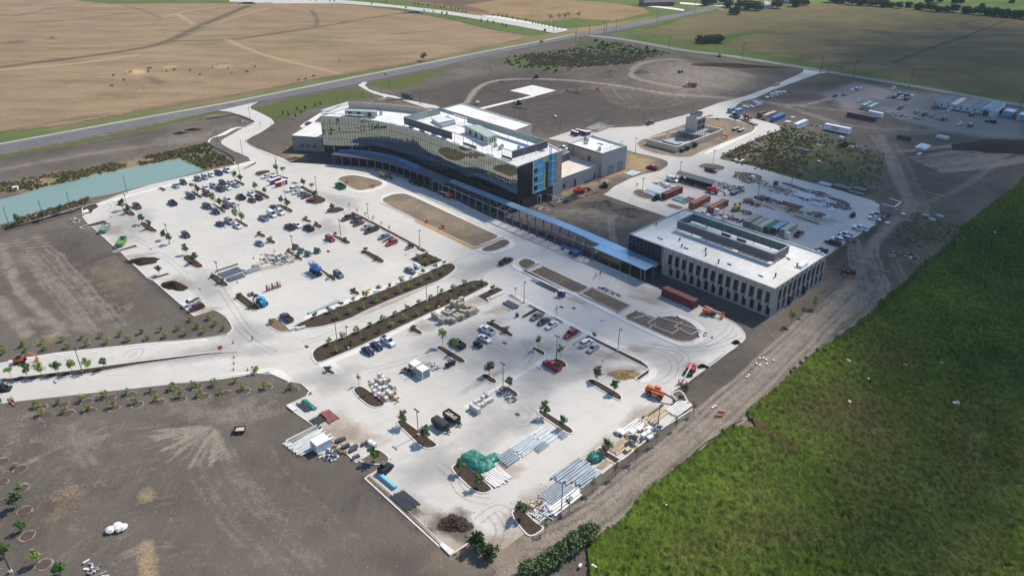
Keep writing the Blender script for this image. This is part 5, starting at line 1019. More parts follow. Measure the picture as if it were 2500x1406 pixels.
def carmeshes(kind, col):
    key = (kind, col)
    if key in CARM: return CARM[key]
    S = SPEC[kind]; b = MB(); g = MB(); pm = paint_of(col); zb = .26
    rings = []
    for x, w, zt in S['st']:
        rings.append([(x, -w*.96, zb), (x, -w, zb+.3), (x, -w, zt-.12), (x, -w*.86, zt), (x, w*.86, zt), (x, w, zt-.12), (x, w, zb+.3), (x, w*.96, zb)])
    b.loft(rings)
    x0, x1, u0, u1, wb, wt, z0, z1 = S['gh']; z0 -= .04
    lo = [(x0, -wb, z0), (x1, -wb, z0), (x1, wb, z0), (x0, wb, z0)]; hi = [(u0, -wt, z1), (u1, -wt, z1), (u1, wt, z1), (u0, wt, z1)]
    g.loft([lo, hi], cap=False)
    rt = [(u0-.04, -wt-.03, z1-.03), (u1+.06, -wt-.03, z1-.05), (u1+.06, wt+.03, z1-.05), (u0-.04, wt+.03, z1-.03)]; b.loft([rt, [(x, y, z1+.05) for x, y, z in [(u0+.1, -wt+.08, 0), (u1-.1, -wt+.08, 0), (u1-.1, wt-.08, 0), (u0+.1, wt-.08, 0)]]])
    for k in range(4): b.beam(lo[k], hi[k], .09)
    ps = (.5,) if kind in ('sedan', 'pickup') else (.36, .66)
    for t in ps:
        for s in (-1, 1):
            b.beam((x0+(x1-x0)*t, s*wb, z0), (u0+(u1-u0)*t, s*wt, z1), .09)
    if kind == 'van':
        for s in (-1, 1): b.poly([(x0+.1, s*(wb+.012), z0), (x0+2.9, s*(wb+.012), z0), (x0+2.9, s*(wt+.03), z1-.05), (x0+.1, s*(wt+.03), z1-.05)])
    for s in (-1, 1):
        b.box((x1-.25, s*(wb+.14), z0+.02), (.14, .22, .16))
        for wx in S['wx']:                                         # dark arches
            b.cyl((wx, s*(.97*wb+.015), S['r']), (wx, s*(wb+.075), S['r']), S['r']*1.14, n=14, m=1)
    mats = [pm, BEDM, TAIL]
    bed = None
    if kind == 'pickup':
        bed = MB(); zt = 1.155
        bed.poly([(-2.8, -.76, zt), (-.85, -.76, zt), (-.85, .76, zt), (-2.8, .76, zt)])
        for p, q in (((-2.9, -.86), (-.78, -.86)), ((-2.9, .86), (-.78, .86)), ((-2.88, -.86), (-2.88, .86)), ((-.80, -.86), (-.80, .86))): b.beam((*p, zt+.10), (*q, zt+.10), .14, .22)
    xl = S['st'][-2][0]; wl = S['st'][-2][1]; hz = S['st'][-2][2]-.16; xr = S['st'][0][0]
    wm = CARM.setdefault(('wheel', S['r']), wheelmesh(S['r'], .24))
    hl = MB(); hl.box((0, 0, 0), (.16, .34, .14)); tl = MB(); tl.box((0, 0, 0), (.08, .2, .22))
    CARM[key] = dict(S=S, body=b.mesh('body', mats), glass=g.mesh('window_glass', [CGL]), bed=bed.mesh('cargo_bed', [BEDM]) if bed else None, wheel=wm, hl=CARM.setdefault('hl', hl.mesh('headlight', [LAMP])), tl=CARM.setdefault('tl', tl.mesh('taillight', [TAIL])), lamp=(xl, wl, hz, xr, S['st'][1][2]-.3, S['st'][1][1], wb))
    return CARM[key]
def far_mesh(kind, col):
    key = (kind, col, 'far')
    if key not in CARM:
        c = carmeshes(kind, col); b = MB(); mats = [paint_of(col), BEDM, TAIL, CGL, TYRE]
        for me, off in ((c['body'], 0), (c['glass'], 3), (c['bed'], 1)):
            if not me: continue
            i = len(b.v); b.v += [tuple(v.co) for v in me.vertices]
            for p in me.polygons: b.f.append(tuple(i+k for k in p.vertices)); b.mi.append(p.material_index+off)
        S = c['S']
        for wx in S['wx']:
            for s in (-1, 1): b.cyl((wx, s*(c['lamp'][6]-.1), S['r']), (wx, s*(c['lamp'][6]+.1), S['r']), S['r'], n=10, m=4)
        CARM[key] = b.mesh('parked_car', mats)
    return CARM[key]
HEAD = {'A':AXA, 'a':AXA+math.pi, 'B':AXB, 'b':AXB+math.pi}
KNAME = {'sedan':'sedan', 'suv':'suv', 'pickup':'pickup truck', 'van':'van'}
def car(s, kind, col, head, label, group=None, far=False, z=.0):
    u, v = PX(s)[0]; x, y = G(u, v, .75); hd = HEAD[head] if isinstance(head, str) else R(head); hd += R(random.uniform(-1.6, 1.6))
    nm = {'sedan':'parked_car','suv':'parked_suv','pickup':'pickup_truck','van':'passenger_van'}[kind]; cat = {'sedan':'car','suv':'car','pickup':'pickup truck','van':'van'}[kind]
    if far:
        return tag(link(nm, far_mesh(kind, col), None, (x, y, z), hd), label, cat, group)
    c = carmeshes(kind, col); o = root(nm, label, cat, (x, y, z), hd, group)
    link('body', c['body'], o); link('window_glass', c['glass'], o)
    if c['bed']: link('cargo_bed', c['bed'], o)
    xl, wl, hz, xr, tz, tw, wb = c['lamp']
    for wx in c['S']['wx']:
        for sd in (-1, 1): link('wheel', c['wheel'], o, (wx, sd*(wb-.02), c['S']['r']))
    for sd in (-1, 1): link('headlight', c['hl'], o, (xl+.03, sd*(wl-.2), hz)); link('taillight', c['tl'], o, (xr-.01, sd*(tw-.16), tz))
    return o
def row(phrase, group, items, far=False, z=.0):
    """items left to right: 'CROP x,y' kind colour heading; labels count along the row"""
    it = sorted(items, key=lambda t: PX(t[0])[0][0]); n = len(it)
    for k, (s, kind, col, hd, *ex) in enumerate(it):
        same = [j for j in range(n) if it[j][1:3] == (kind, col)]
        if len(same) == 1: lab = '%s %s %s' % (col, KNAME[kind], phrase)
        else: lab = '%s of the %s %ss from left %s' % (ORD[same.index(k)], col, KNAME[kind], phrase)
        car(s, kind, col, hd, ex[0] if ex else lab, group, far, z)
row('in the line along the pond edge', 'cars in the row beside the pond', [('U1 1365,375','sedan','silver','A'),('U1 1475,325','suv','dark grey','A'),('U1 1690,275','suv','grey','A'),('U1 1785,250','suv','silver','A'),('U1 1875,215','sedan','white','A'),('U1 1985,190','pickup','navy','A'),('U1 2110,150','pickup','white','A')])
row('in the double row nearest the pond line', 'cars in the double row near the pond', [('U1 1800,405','sedan','white','A'),('U1 1815,487','pickup','red','A'),('U1 1910,378','suv','silver','A'),('U1 2045,332','suv','dark green','A'),('U1 2165,330','sedan','white','A'),('U1 2235,362','sedan','silver','A'),('U1 2015,422','pickup','dark grey','A'),('U1 2115,402','sedan','white','A'),('U1 1580,530','pickup','navy','A')])
row('in the middle rows, upper lot', 'cars in the middle rows of the upper lot', [('U1 800,670','pickup','burgundy','A'),('U1 1315,622','pickup','black','a'),('U1 1820,672','pickup','dark grey','A'),('U1 1945,752','suv','navy','A'),('U1 2120,588','pickup','white','A'),('U1 2085,672','sedan','maroon','A'),('U1 2190,648','sedan','silver','A'),('U1 2310,538','pickup','black','a'),('U1 2460,492','sedan','white','A'),('U2 195,548','suv','black','A'),('U2 90,582','sedan','burgundy','A')])
row('by the small tree island left of centre', 'cars by the left tree island', [('U1 2005,928','sedan','navy','A'),('U1 2140,888','pickup','silver','A'),('U1 2260,957','sedan','white','A')])
row('alone in the left part of the upper lot', None, [('U1 1510,1088','suv','maroon','A')])
row('in the row beside the portable toilets', 'cars beside the portable toilets', [('U2 300,238','sedan','white','b'),('U2 395,268','suv','white','b'),('U2 690,428','pickup','white','b'),('U2 750,466','sedan','white','b'),('U2 830,492','sedan','grey','b'),('U2 880,525','sedan','burgundy','b')])
row('in the row with the white cargo van', 'cars in the row with the white cargo van', [('U2 405,688','sedan','navy','A'),('U2 490,757','pickup','white','A'),('U2 378,790','van','white','A'),('U2 260,842','pickup','silver','a')])
row('between the small islands of the upper lot', 'cars between the small islands', [('U2 640,972','pickup','maroon','a'),('U2 745,947','sedan','white','A'),('U2 912,987','pickup','black','a'),('U2 1225,1142','suv','red','A'),('U2 200,1208','sedan','blue grey','A')])
row('in the line along the front drive', 'cars along the front drive', [('U2 1490,840','pickup','maroon','b'),('U2 1605,872','suv','dark grey','b'),('U2 1640,920','sedan','burgundy','b'),('U2 1760,972','sedan','silver','b'),('U2 1825,1022','pickup','black','b'),('U2 2010,1112','sedan','blue grey','b'),('U2 2120,1202','suv','red','b')])
for a in (('M1 1388,805','pickup','white','b','white crew cab pickup facing the bare soil at the lot edge'),('M1 1428,840','suv','maroon','b','maroon vehicle with its rear hatch open beside a white pickup'),('M1 2080,912','pickup','dark grey','a','dark pickup with green gear in its bed by the sandy island'),('U3 2420,470','suv','grey','A','grey car beside the blue scissor lifts'),('L6 630,1245','sedan','grey','A','grey sedan by the planted square near the junction'),
 ('M2 1207,503','pickup','black','B','black pickup driving through the central junction'),('L1 705,872','sedan','navy','A','leftmost of two navy sedans beside the long planted strip'),('L1 798,817','sedan','navy','A','navy sedan directly beside the white pickup and planted strip'),('L1 925,767','pickup','white','A','white pickup backed onto the walk of the long planted strip'),('L1 2003,645','pickup','white','a','white open bed pickup by the curved island, lower lot'),('L1 1978,737','sedan','white','A','white sedan next to the white open bed pickup'),
 ('L1 1680,792','pickup','black','a','black pickup half hidden behind a slim tree'),('L2 595,687','suv','red','b','boxy red car beside the forked bed'),('L2 765,782','suv','white','B','white car with a dark sunroof by the dark strip'),('L2 840,842','sedan','silver','b','silver sedan right of the white sunroof car'),('L2 390,1032','pickup','red','a','red crew cab pickup parked by the round ended island and lamp'),
 ('R4 310,172','pickup','red','a','red pickup on sandy ground near the roller doors'),('R4 603,347','van','white','A','white passenger van beside the open shed'),('R4 1165,212','pickup','maroon','A','maroon pickup on the littered island behind the shed'),('R4 1070,838','sedan','white','A','white car half hidden behind the office roof'),('R5 1020,1012','pickup','burgundy','B','burgundy pickup beside the grey container row'),('V1 340,590','pickup','white','A','white pickup between the two rear buildings'),
 ('T2 1467,302','sedan','black',60,'black car driving on the highway'),('T2 1490,219','suv','dark grey',80,'dark vehicle on the pale boulevard near the crossing'),('T2 2475,521','suv','black','B','black vehicle on the bare turning circle'),('R6 1042,157','pickup','silver','B','silver pickup driving along the rear access road'),('T2 2255,895','pickup','dark grey','B','dark pickup at the edge of the rear service road'),('S1 385,600','sedan','maroon','B','small maroon car behind the annex roof')):
    car(*a[:4], a[4], far=a[0][:2] in ('T2','R6'))
row('in the short row by the forked planting bed', 'cars by the forked bed', [('L2 225,497','sedan','grey','b'),('L2 302,550','sedan','dark grey','b'),('L2 387,592','sedan','white','b')])
row('at the right edge of the rear yard', 'cars at the edge of the rear yard', [('R5 2160,740','pickup','silver','a'),('R5 2115,785','sedan','white','a'),('R5 1905,935','pickup','white','a'),('R5 1695,1032','pickup','white','a'),('R5 1685,1077','suv','silver','a'),('R5 1572,1097','suv','white','a'),('R5 1510,1140','pickup','black','a'),('R5 1340,1250','suv','dark grey','a'),('R5 1285,1282','sedan','white','a')])
row('in the pair on the gravel lot', 'cars on the gravel lot', [('R6 1900,318','sedan','black','b'),('R6 2030,303','sedan','dark grey','b')], True)
row('in the trio at the left of the gravel lot', 'cars on the gravel lot', [('R6 2150,247','suv','white','B'),('R6 2215,228','suv','silver','B'),('R6 2255,212','sedan','white','B')], True)
row('above the pale green containers', 'cars on the gravel lot', [('R6 2240,387','sedan','white','B'),('R6 2365,407','sedan','silver','B')], True)
row('alone at the top of the gravel lot', None, [('R7 605,213','pickup','white','B')], True)
row('in the cluster at the middle of the gravel lot', 'cars on the gravel lot', [('R7 545,332','sedan','silver','B'),('R7 625,335','suv','dark grey','B'),('R7 700,297','suv','grey','B'),('R7 715,350','pickup','white','B'),('R7 800,312','suv','navy','B'),('R7 795,368','suv','black','B'),('R7 875,333','suv','white','B')], True)
row('in the line facing the site offices', 'cars facing the site offices', [('R7 710,492','pickup','grey','B'),('R7 935,557','sedan','blue grey','B'),('R7 1060,588','pickup','dark grey','B'),('R7 1165,612','sedan','grey','B'),('R7 1250,632','sedan','silver','B'),('R7 1340,658','pickup','maroon','B'),('R7 1575,718','sedan','white','B'),('R7 1725,747','suv','dark grey','B')], True)
row('against the wall of the site offices', 'cars against the site offices', [('R7 1735,595','suv','dark grey','B'),('R7 1410,527','sedan','white','B'),('R7 1210,487','pickup','grey','B')], True)
car('R7 2020,690', 'pickup', 'black', 'a', 'large black pickup in front of the white cabins', far=True)

# ------------------------------------------------------------------ site machines
ORANGE = M('machine_orange', (.55,.11,.035), .45, .4); MBLUE = M('machine_blue', (.02,.12,.36), .45, .4); MRED = M('machine_red', (.42,.035,.03), .45, .4); MYEL = M('machine_yellow', (.50,.30,.045), .5, .4); MGRN = M('skip_green', (.15,.28,.11), .6, .3, var=.3, scale=.6); MTEAL = M('skip_teal', (.17,.29,.26), .6, .3, var=.25, scale=.6); MDRK = M('machine_dark', (.03,.03,.033), .6, .3); SKYB = M('machine_light_blue', (.05,.30,.52), .45, .4); TGRN = M('truck_green', (.02,.10,.075), .5, .3); TAN_ = M('machine_tan', (.45,.28,.10), .5, .4)
BIGW = {}
def wheels(o, xs, y, r, w=.35):
    me = BIGW.setdefault((r, w), wheelmesh(r, w))
    for x in xs:
        for s in (-1, 1): link('wheel', me, o, (x, s*y, r))
def P0(s, z=0.0): return WP(s, z)[0]
def hdg(s):
    a, b = WP(s); return math.atan2(b[1]-a[1], b[0]-a[0])
def boom_lift(s, dirs, col, label, L=8.5, el=14, turn=0):
    o = root('boom_lift', label, 'boom lift', (*P0(s), 0), hdg(dirs)); wheels(o, (-1.3, 1.3), 1.05, .5); b = MB(); b.box((0, 0, .45), (3.6, 1.5, .5)); b.build('chassis', MDRK, o)
    b = MB(); b.box((-.9, 0, .95), (2.6, 2.2, .9)); b.box((-1.5, .6, 1.8), (1.2, .8, .35)); b.build('turntable', col, o); e = R(el); p = (-1.2, 0, 2.0); q = (p[0]+L*math.cos(e), 0, p[2]+L*math.sin(e)-.9*(el < 5))
    b = MB(); b.beam(p, q, .34, .42); b.beam((p[0]+.4, 0, 1.3), ((p[0]+q[0])/2, 0, (p[2]+q[2])/2-.2), .2); b.build('boom', M('boom_grey', (.40,.40,.40), .5) if col is not MBLUE else col, o)
    b = MB(); q = (q[0]+.5, 0, q[2]-.5)
    for zz in (0, .55, 1.1):
        for a, c in (((-.4,-1),(.4,-1)), ((.4,-1),(.4,1)), ((.4,1),(-.4,1)), ((-.4,1),(-.4,-1))): b.beam((q[0]+a[0], a[1], q[2]+zz-.5), (q[0]+c[0], c[1], q[2]+zz-.5), .08)
    for a in ((-.4,-1),(.4,-1),(.4,1),(-.4,1),(0,-1),(0,1)): b.beam((q[0]+a[0], a[1], q[2]-.5), (q[0]+a[0], a[1], q[2]+.6), .08)
    b.box((q[0], 0, q[2]-.55), (.9, 2.1, .1)); b.build('basket', col, o); return o
def telehandler(s, dirs, col, label, L=6.5, cat='telehandler', nm='telehandler'):
    o = root(nm, label, cat, (*P0(s), 0), hdg(dirs)); wheels(o, (-1.5, 1.5), 1.0, .65, .45); b = MB(); b.box((-.2, 0, .65), (5.0, 1.3, .6)); b.box((-1.9, .25, 1.2), (1.6, 1.7, .9)); b.box((.3, -.75, 1.2), (2.2, .7, .7)); b.build('body', col, o)
    b = MB(); b.box((.2, .75, 1.2), (1.5, .85, 1.3)); b.build('cab', CGL, o); b = MB(); b.box((.2, .75, 2.5), (1.6, .95, .1)); b.build('cab_roof', col, o)
    b = MB(); b.beam((-2.4, -.1, 2.1), (2.6, -.1, 1.9), .45, .55); b.build('boom', col, o); b = MB(); b.beam((2.6, -.1, 1.9), (2.6+L*.35, -.1, 1.3), .3, .36); b.beam((2.6+L*.35, -.1, 1.4), (2.8+L*.35, -.1, .35), .3); b.box((3.0+L*.35, -.1, .2), (.15, 1.3, .9))
    for yy in (-.6, .4): b.beam((3.0+L*.35, yy, .22), (4.2+L*.35, yy, .22), .14, .08)
    b.build('fork', MDRK, o); return o
def scissor(s, dirs, col, label, grp=None, h=1.6, L=3.6):
    o = root('scissor_lift', label, 'scissor lift', (*P0(s), 0), hdg(dirs), grp); wheels(o, (-L*.3, L*.3), .85, .42, .3); b = MB(); b.box((0, 0, .4), (L, 1.4, .5)); b.build('chassis', MDRK, o); b = MB()
    for k in range(3):
        for y in (-.6, .6): b.beam((-L*.4, y, .9+k*h*.28), (L*.4, y, .9+(k+1)*h*.28), .12); b.beam((L*.4, y, .9+k*h*.28), (-L*.4, y, .9+(k+1)*h*.28), .12)
    b.build('scissor_arm', col, o); z0 = 1.0+h*.85; b = MB(); b.box((0, 0, z0), (L, 1.7, .12))
    for zz in (.5, 1.05):
        for a, c in (((-1,-1),(1,-1)), ((1,-1),(1,1)), ((1,1),(-1,1)), ((-1,1),(-1,-1))): b.beam((a[0]*L/2, a[1]*.85, z0+zz), (c[0]*L/2, c[1]*.85, z0+zz), .09)
    for k in range(5):
        for y in (-.85, .85): b.beam((-L/2+k*L/4, y, z0), (-L/2+k*L/4, y, z0+1.05), .08)
    b.build('platform', col, o); return o
def truck(s, dirs, label, cab, bedkind, bedm, L=8.0, nm='truck', z=0, off=0):
    o = root(nm, label, 'truck', (*P0(s), z), hdg(dirs)); wheels(o, (L/2-1.2, -L/2+1.2, -L/2+2.5), 1.0, .52, .35); b = MB(); b.box((0, 0, .6), (L, 1.0, .35)); b.build('chassis', MDRK, o)
    b = MB(); b.box((L/2-1.9, 0, .9), (1.6, 2.3, 1.0)); b.loft([[(L/2-2.7,-1.15,1.9),(L/2-1.1,-1.15,1.9),(L/2-1.1,1.15,1.9),(L/2-2.7,1.15,1.9)], [(L/2-2.6,-1.0,2.75),(L/2-1.5,-1.0,2.75),(L/2-1.5,1.0,2.75),(L/2-2.6,1.0,2.75)]]); b.loft([[(L/2-1.1,-1.0,.8),(L/2-1.1,1.0,.8),(L/2-1.1,.95,1.9),(L/2-1.1,-.95,1.9)], [(L/2,-.85,.8),(L/2,.85,.8),(L/2,.8,1.6),(L/2,-.8,1.6)]]); b.build('cab', cab, o)
    b = MB(); b.poly([(L/2-1.08,-1.0,1.98),(L/2-1.08,1.0,1.98),(L/2-1.46,.9,2.68),(L/2-1.46,-.9,2.68)])
    for y in (-1, 1): b.poly([(L/2-2.5,y*1.16,1.95),(L/2-1.3,y*1.16,1.95),(L/2-1.6,y*1.06,2.65),(L/2-2.5,y*1.06,2.65)])
    build_each(b, 'cab_window', CGL, o); b = MB(); x0, x1 = -L/2, L/2-3.0
    if bedkind == 'dump':
        b.box(((x0+x1)/2, 0, 1.0), (x1-x0, 2.3, .15))
        for y in (-1.15, 1.15): b.box(((x0+x1)/2, y, 1.0), (x1-x0, .12, 1.3))
        for x in (x0, x1): b.box((x, 0, 1.0), (.12, 2.4, 1.3))
        b.build('dump_bed', bedm, o); c = MB(); c.box(((x0+x1)/2, 0, 1.15), (x1-x0-.3, 2.1, .8)); c.build('load', BED, o)
    elif bedkind == 'flat':
        b.box(((x0+x1)/2, 0, 1.0), (x1-x0, 2.4, .2)); [b.box(((x0+x1)/2, y, 1.2), (x1-x0, .08, .5)) for y in (-1.15, 1.15)]; b.box((x1, 0, 1.2), (.1, 2.4, 1.1)); b.build('flat_bed', bedm, o)
    elif bedkind == 'tank': b.cyl((x0, 0, 1.9), (x1, 0, 1.9), 1.0, n=14); b.build('tank', bedm, o)
    else:
        b.box(((x0+x1)/2, 0, 1.0), (x1-x0, 2.2, 1.1)); b.beam((x0-1.0, 0, 2.6), (x1+.6, .0, 2.6), .7, .6); b.build('drill_rig', bedm, o)
    return o
boom_lift('L5 810,990', 'L5 810,990 620,895', MBLUE, 'blue boom lift with its boom laid low towards the walkway', 6.5, 3); boom_lift('L6 1040,455', 'L6 1040,455 890,400', ORANGE, 'orange boom lift in the shade before the walkway', 6, 4); boom_lift('L2 2110,480', 'L2 2110,480 2260,520', ORANGE, 'orange boom lift with a white boom near the office building', 4.6, 4); boom_lift('L4 1265,270', 'L4 1290,190 1150,410', MRED, 'red boom lift at the kerb by the dirt track', 7, 2)
telehandler('L4 890,520', 'L4 890,520 1080,590', ORANGE, 'orange telehandler reaching over the lumber stacks'); telehandler('U3 1310,905', 'U3 1310,905 1200,800', SKYB, 'light blue telehandler at the end of a mulch island'); telehandler('L6 350,235', 'L6 350,235 430,262', TAN_, 'tan telehandler in the shade of the glass building', 5); telehandler('R4 1530,785', 'R4 1530,785 1590,700', MYEL, 'yellow telehandler between the containers of the yard'); telehandler('R4 1190,545', 'R4 1190,545 1420,590', MRED, 'dark red telehandler loading beside the blue debris'); telehandler('L6 668,305', 'L6 668,305 720,330', MDRK, 'black machine in the deep shade under the glass front', 4); telehandler('V2 1260,900', 'V2 1260,900 1340,880', MRED, 'red lift truck by the grey wing of the building', 5)
scissor('U3 2060,440', 'U3 1990,370 2150,500', MBLUE, 'left of two blue scissor lifts with white rails', 'blue scissor lifts'); scissor('U3 2120,480', 'U3 1990,370 2150,500', MBLUE, 'right of two blue scissor lifts with white rails', 'blue scissor lifts')
PINK = M('cart_pink', (.42,.20,.21), .6)
for k, s in enumerate(('U3 1400,712','U3 1478,685','U3 1552,660')):
    o = root('mast_lift', ('left','middle','right')[k]+' of three small pale red mast lifts in a row', 'mast lift', (*P0(s), 0), AXB, 'small mast lifts'); wheels(o, (-.5, .5), .4, .16, .12); b = MB(); b.box((0, 0, .2), (1.4, .8, .5)); b.build('base', PINK, o); b = MB(); b.box((-.4, 0, .7), (.3, .4, 1.4)); b.build('mast', MDRK, o); b = MB()
    for x in (-.3, .6):
        for y in (-.4, .4): b.beam((x, y, .7), (x, y, 1.8), .06)
    for zz in (1.2, 1.8): b.beam((-.3, -.4, zz), (.6, -.4, zz), .06); b.beam((.6, -.4, zz), (.6, .4, zz), .06); b.beam((.6, .4, zz), (-.3, .4, zz), .06); b.beam((-.3, .4, zz), (-.3, -.4, zz), .06)
    b.build('basket', PINK, o)
def utv(s, hd, label, col=MDRK):
    o = root('utility_cart', label, 'utility cart', (*P0(s, .6), 0), HEAD[hd]); wheels(o, (-.95, .95), .62, .33, .28); b = MB(); b.box((.1, 0, .35), (2.9, 1.3, .4)); b.box((1.15, 0, .7), (.7, 1.2, .35)); b.build('body', col, o); b = MB(); b.box((-1.0, 0, .72), (1.1, 1.35, .35)); b.build('cargo_box', BEDM, o); b = MB()
    for x in (-.35, .75):
        for y in (-.6, .6): b.beam((x, y, .7), (x-.05, y, 1.8), .07)
    b.box((.2, 0, 1.8), (1.3, 1.35, .07)); b.build('canopy', M('cart_canopy', (.10,.11,.12), .6) if 'roof' in label else MDRK, o); b = MB(); b.box((.1, 0, .75), (.5, 1.2, .5)); b.build('seat', MDRK, o)
utv('L1 1905,808', 'A', 'black utility cart beside the white sedan, lower lot'); utv('L1 1605,1017', 'b', 'utility cart with a grey roof at the tip of a mulch island'); utv('R5 1797,750', 'B', 'black utility cart driving on the rear yard road'); utv('U2 2385,1265', 'b', 'small grey utility cart near the front drive', M('cart_grey', (.35,.36,.36), .5))
def tracked(s, dirs, label, col, nm, arm=False, cat='excavator'):
    o = root(nm, label, cat, (*P0(s), 0), hdg(dirs))
    for y in (-.85, .85):
        b = MB(); b.loft([[(-1.5, y-.22, .35), (-1.2, y-.22, .02), (1.2, y-.22, .02), (1.5, y-.22, .35), (1.2, y-.22, .75), (-1.2, y-.22, .75)], [(-1.5, y+.22, .35), (-1.2, y+.22, .02), (1.2, y+.22, .02), (1.5, y+.22, .35), (1.2, y+.22, .75), (-1.2, y+.22, .75)]]); b.build('track', TYRE, o)
    b = MB(); b.box((-.3, 0, .75), (2.3, 1.7, .85)); b.build('body', col, o); b = MB(); b.box((.1, .1, 1.6), (1.2, 1.2, .9)); b.build('cab', CGL, o); b = MB(); b.box((.1, .1, 2.5), (1.3, 1.3, .1)); b.build('cab_roof', M('cab_roof_green', (.09,.13,.12), .6), o); b = MB()
    if arm: b.beam((.8, -.4, 1.2), (2.6, -.4, 3.0), .3); b.beam((2.6, -.4, 3.0), (4.2, -.4, 1.6), .25); b.beam((4.2, -.4, 1.7), (4.3, -.4, .4), .22); b.box((4.2, -.4, .1), (.7, .9, .6)); b.build('digging_arm', col, o)
    else:
        for y in (-.75, .75): b.beam((-1.2, y, 1.7), (1.5, y, 1.0), .16)
        b.box((1.9, 0, .1), (.8, 1.9, .6)); b.build('bucket', MDRK, o)
    return o
tracked('L3 352,850', 'L3 300,890 420,780', 'dark compact track loader at the corner of the lower lot', MDRK, 'track_loader', cat='track loader'); tracked('M1 150,1240', 'M1 150,1240 240,1225', 'small orange excavator on the left boulevard', ORANGE, 'excavator', True); tracked('V2 1680,800', 'V2 1680,800 1560,790', 'dark track loader near the grey wing wall', MDRK, 'track_loader', cat='track loader'); tracked('R4 375,640', 'R4 430,620 330,660', 'small dark track loader at the end of a maroon container', MDRK, 'track_loader', cat='track loader')
tracked('T2 1430,568', 'T2 1430,568 1400,580', 'dark crawler tractor on the haul track behind the helipad', MDRK, 'crawler_tractor', True, 'tractor'); tracked('T2 1300,760', 'T2 1300,760 1260,752', 'dark digger beside the helipad path', MDRK, 'excavator', True); tracked('T3 285,415', 'T3 285,415 360,420', 'yellow excavator on the bank by the county road', MYEL, 'excavator', True)
tracked('B1 15,50', 'B1 15,50 60,45', 'dark machine cut by the left edge of the picture', MDRK, 'track_loader', cat='track loader')
truck('T3 72,632', 'T3 120,632 20,630', 'dump truck with a white cab and red bed on bare soil', M('truck_white', (.62,.63,.63), .4), 'dump', MRED, 8.5, 'dump_truck'); truck('T2 492,718', 'T2 440,705 520,722', 'dark green truck on the side drive behind the building', TGRN, 'drill', TGRN, 8, 'drill_truck'); truck('R5 120,420', 'R5 0,490 250,385', 'white cabbed flatbed truck parked in the rear yard', M('truck_white', (.62,.63,.63), .4), 'flat', M('flatbed_grey', (.22,.24,.27), .6), 9, 'flatbed_truck')
o = truck('R6 440,640', 'R6 560,690 380,610', 'white semi truck pulling a lowboy trailer round the bend', M('truck_white', (.62,.63,.63), .4), 'flat', MDRK, 7.5, 'semi_truck')
o = root('lowboy_trailer', 'long grey lowboy trailer behind the white semi truck', 'trailer', (*P0('R6 640,710'), 0), hdg('R6 780,765 480,640')); b = MB(); b.box((0, 0, .7), (14, 2.5, .25)); b.build('deck', M('trailer_grey', (.24,.27,.30), .6), o); wheels(o, (-6, -4.8, -3.6), 1.0, .45)
o = telehandler('R6 628,685', 'R6 690,690 570,640', ORANGE, 'orange telehandler riding on the lowboy trailer', 2); o.location.z = .95
for s, lab, full in (('L3 960,365','black dump trailer closed with a dark tarp', False),('L3 1085,290','black dump trailer heaped with scrap and rusty boards', True)):
    o = root('dump_trailer', lab, 'trailer', (*P0(s), 0), AXA, 'black dump trailers'); wheels(o, (-.7, .35), 1.15, .38, .26); b = MB(); b.box((0, 0, .6), (4.4, 1.9, .15))
    for y in (-1.0, 1.0): b.box((0, y, .65), (4.5, .1, 1.25))
    for x in (-2.2, 2.2): b.box((x, 0, .65), (.1, 2.0, 1.25))
    b.build('box', MDRK, o); b = MB(); b.beam((2.2, -.7, .6), (3.9, 0, .55), .14); b.beam((2.2, .7, .6), (3.9, 0, .55), .14); b.box((2.9, 0, .6), (.6, .6, .5)); b.build('drawbar', MDRK, o)
    if full:
        b = MB(); r = random.Random(2)
        for k in range(45): b.box((r.uniform(-2, 2), r.uniform(-.85, .85), 1.2+r.random()*.25), (r.uniform(.3, 1.6), r.uniform(.1, .5), .08), r.random()*3, r.randrange(3), r.uniform(-.15, .15))
        b.box((0, 0, .75), (4.2, 1.8, .5), m=2); setting(b.build('load', [M('scrap_white', (.6,.58,.52), .8), M('scrap_tan', (.42,.32,.22), .9), M('scrap_rust', (.30,.15,.10), .9)], o), 'stuff')
    else: b = MB(); b.loft([[(-2.25,-1.05,1.9),(2.25,-1.05,1.9),(2.25,1.05,1.9),(-2.25,1.05,1.9)], [(-2.2,-.6,2.06),(2.2,-.6,2.06),(2.2,.6,2.06),(-2.2,.6,2.06)]]); b.build('tarp', M('black_tarp', (.028,.03,.034), .5, .4), o)
o = root('small_trailer', 'small white covered trailer beside the grey sedan', 'trailer', (*P0('L6 708,1205', .6), 0), AXA); wheels(o, (0,), .85, .3, .2); b = MB(); b.loft([[(-1.3,-.8,.5),(1.2,-.8,.5),(1.2,.8,.5),(-1.3,.8,.5)], [(-1.3,-.8,1.3),(1.3,-.75,1.1),(1.3,.75,1.1),(-1.3,.8,1.3)], [(-1.1,-.5,1.6),(.9,-.5,1.5),(.9,.5,1.5),(-1.1,.5,1.6)]]); b.build('body', STEELW, o)
for s, lab in (('V3 1960,400','left of two flat trailers loaded with pipes on the sandy corner'),('V3 2070,430','right of two flat trailers loaded with pipes on the sandy corner')):
    o = root('pipe_trailer', lab, 'trailer', (*P0(s), .15), AXB, 'pipe trailers'); wheels(o, (-1.6, -.6), .9, .4); b = MB(); b.box((.5, 0, .75), (6, 1.6, .15)); b.build('deck', MDRK, o); b = MB()
    for k in range(5): b.cyl((-2.2, -.6+k*.3, 1.0), (3.6, -.6+k*.3, 1.0), .12, n=6)
    build_each(b, 'pipe', GALV, o)
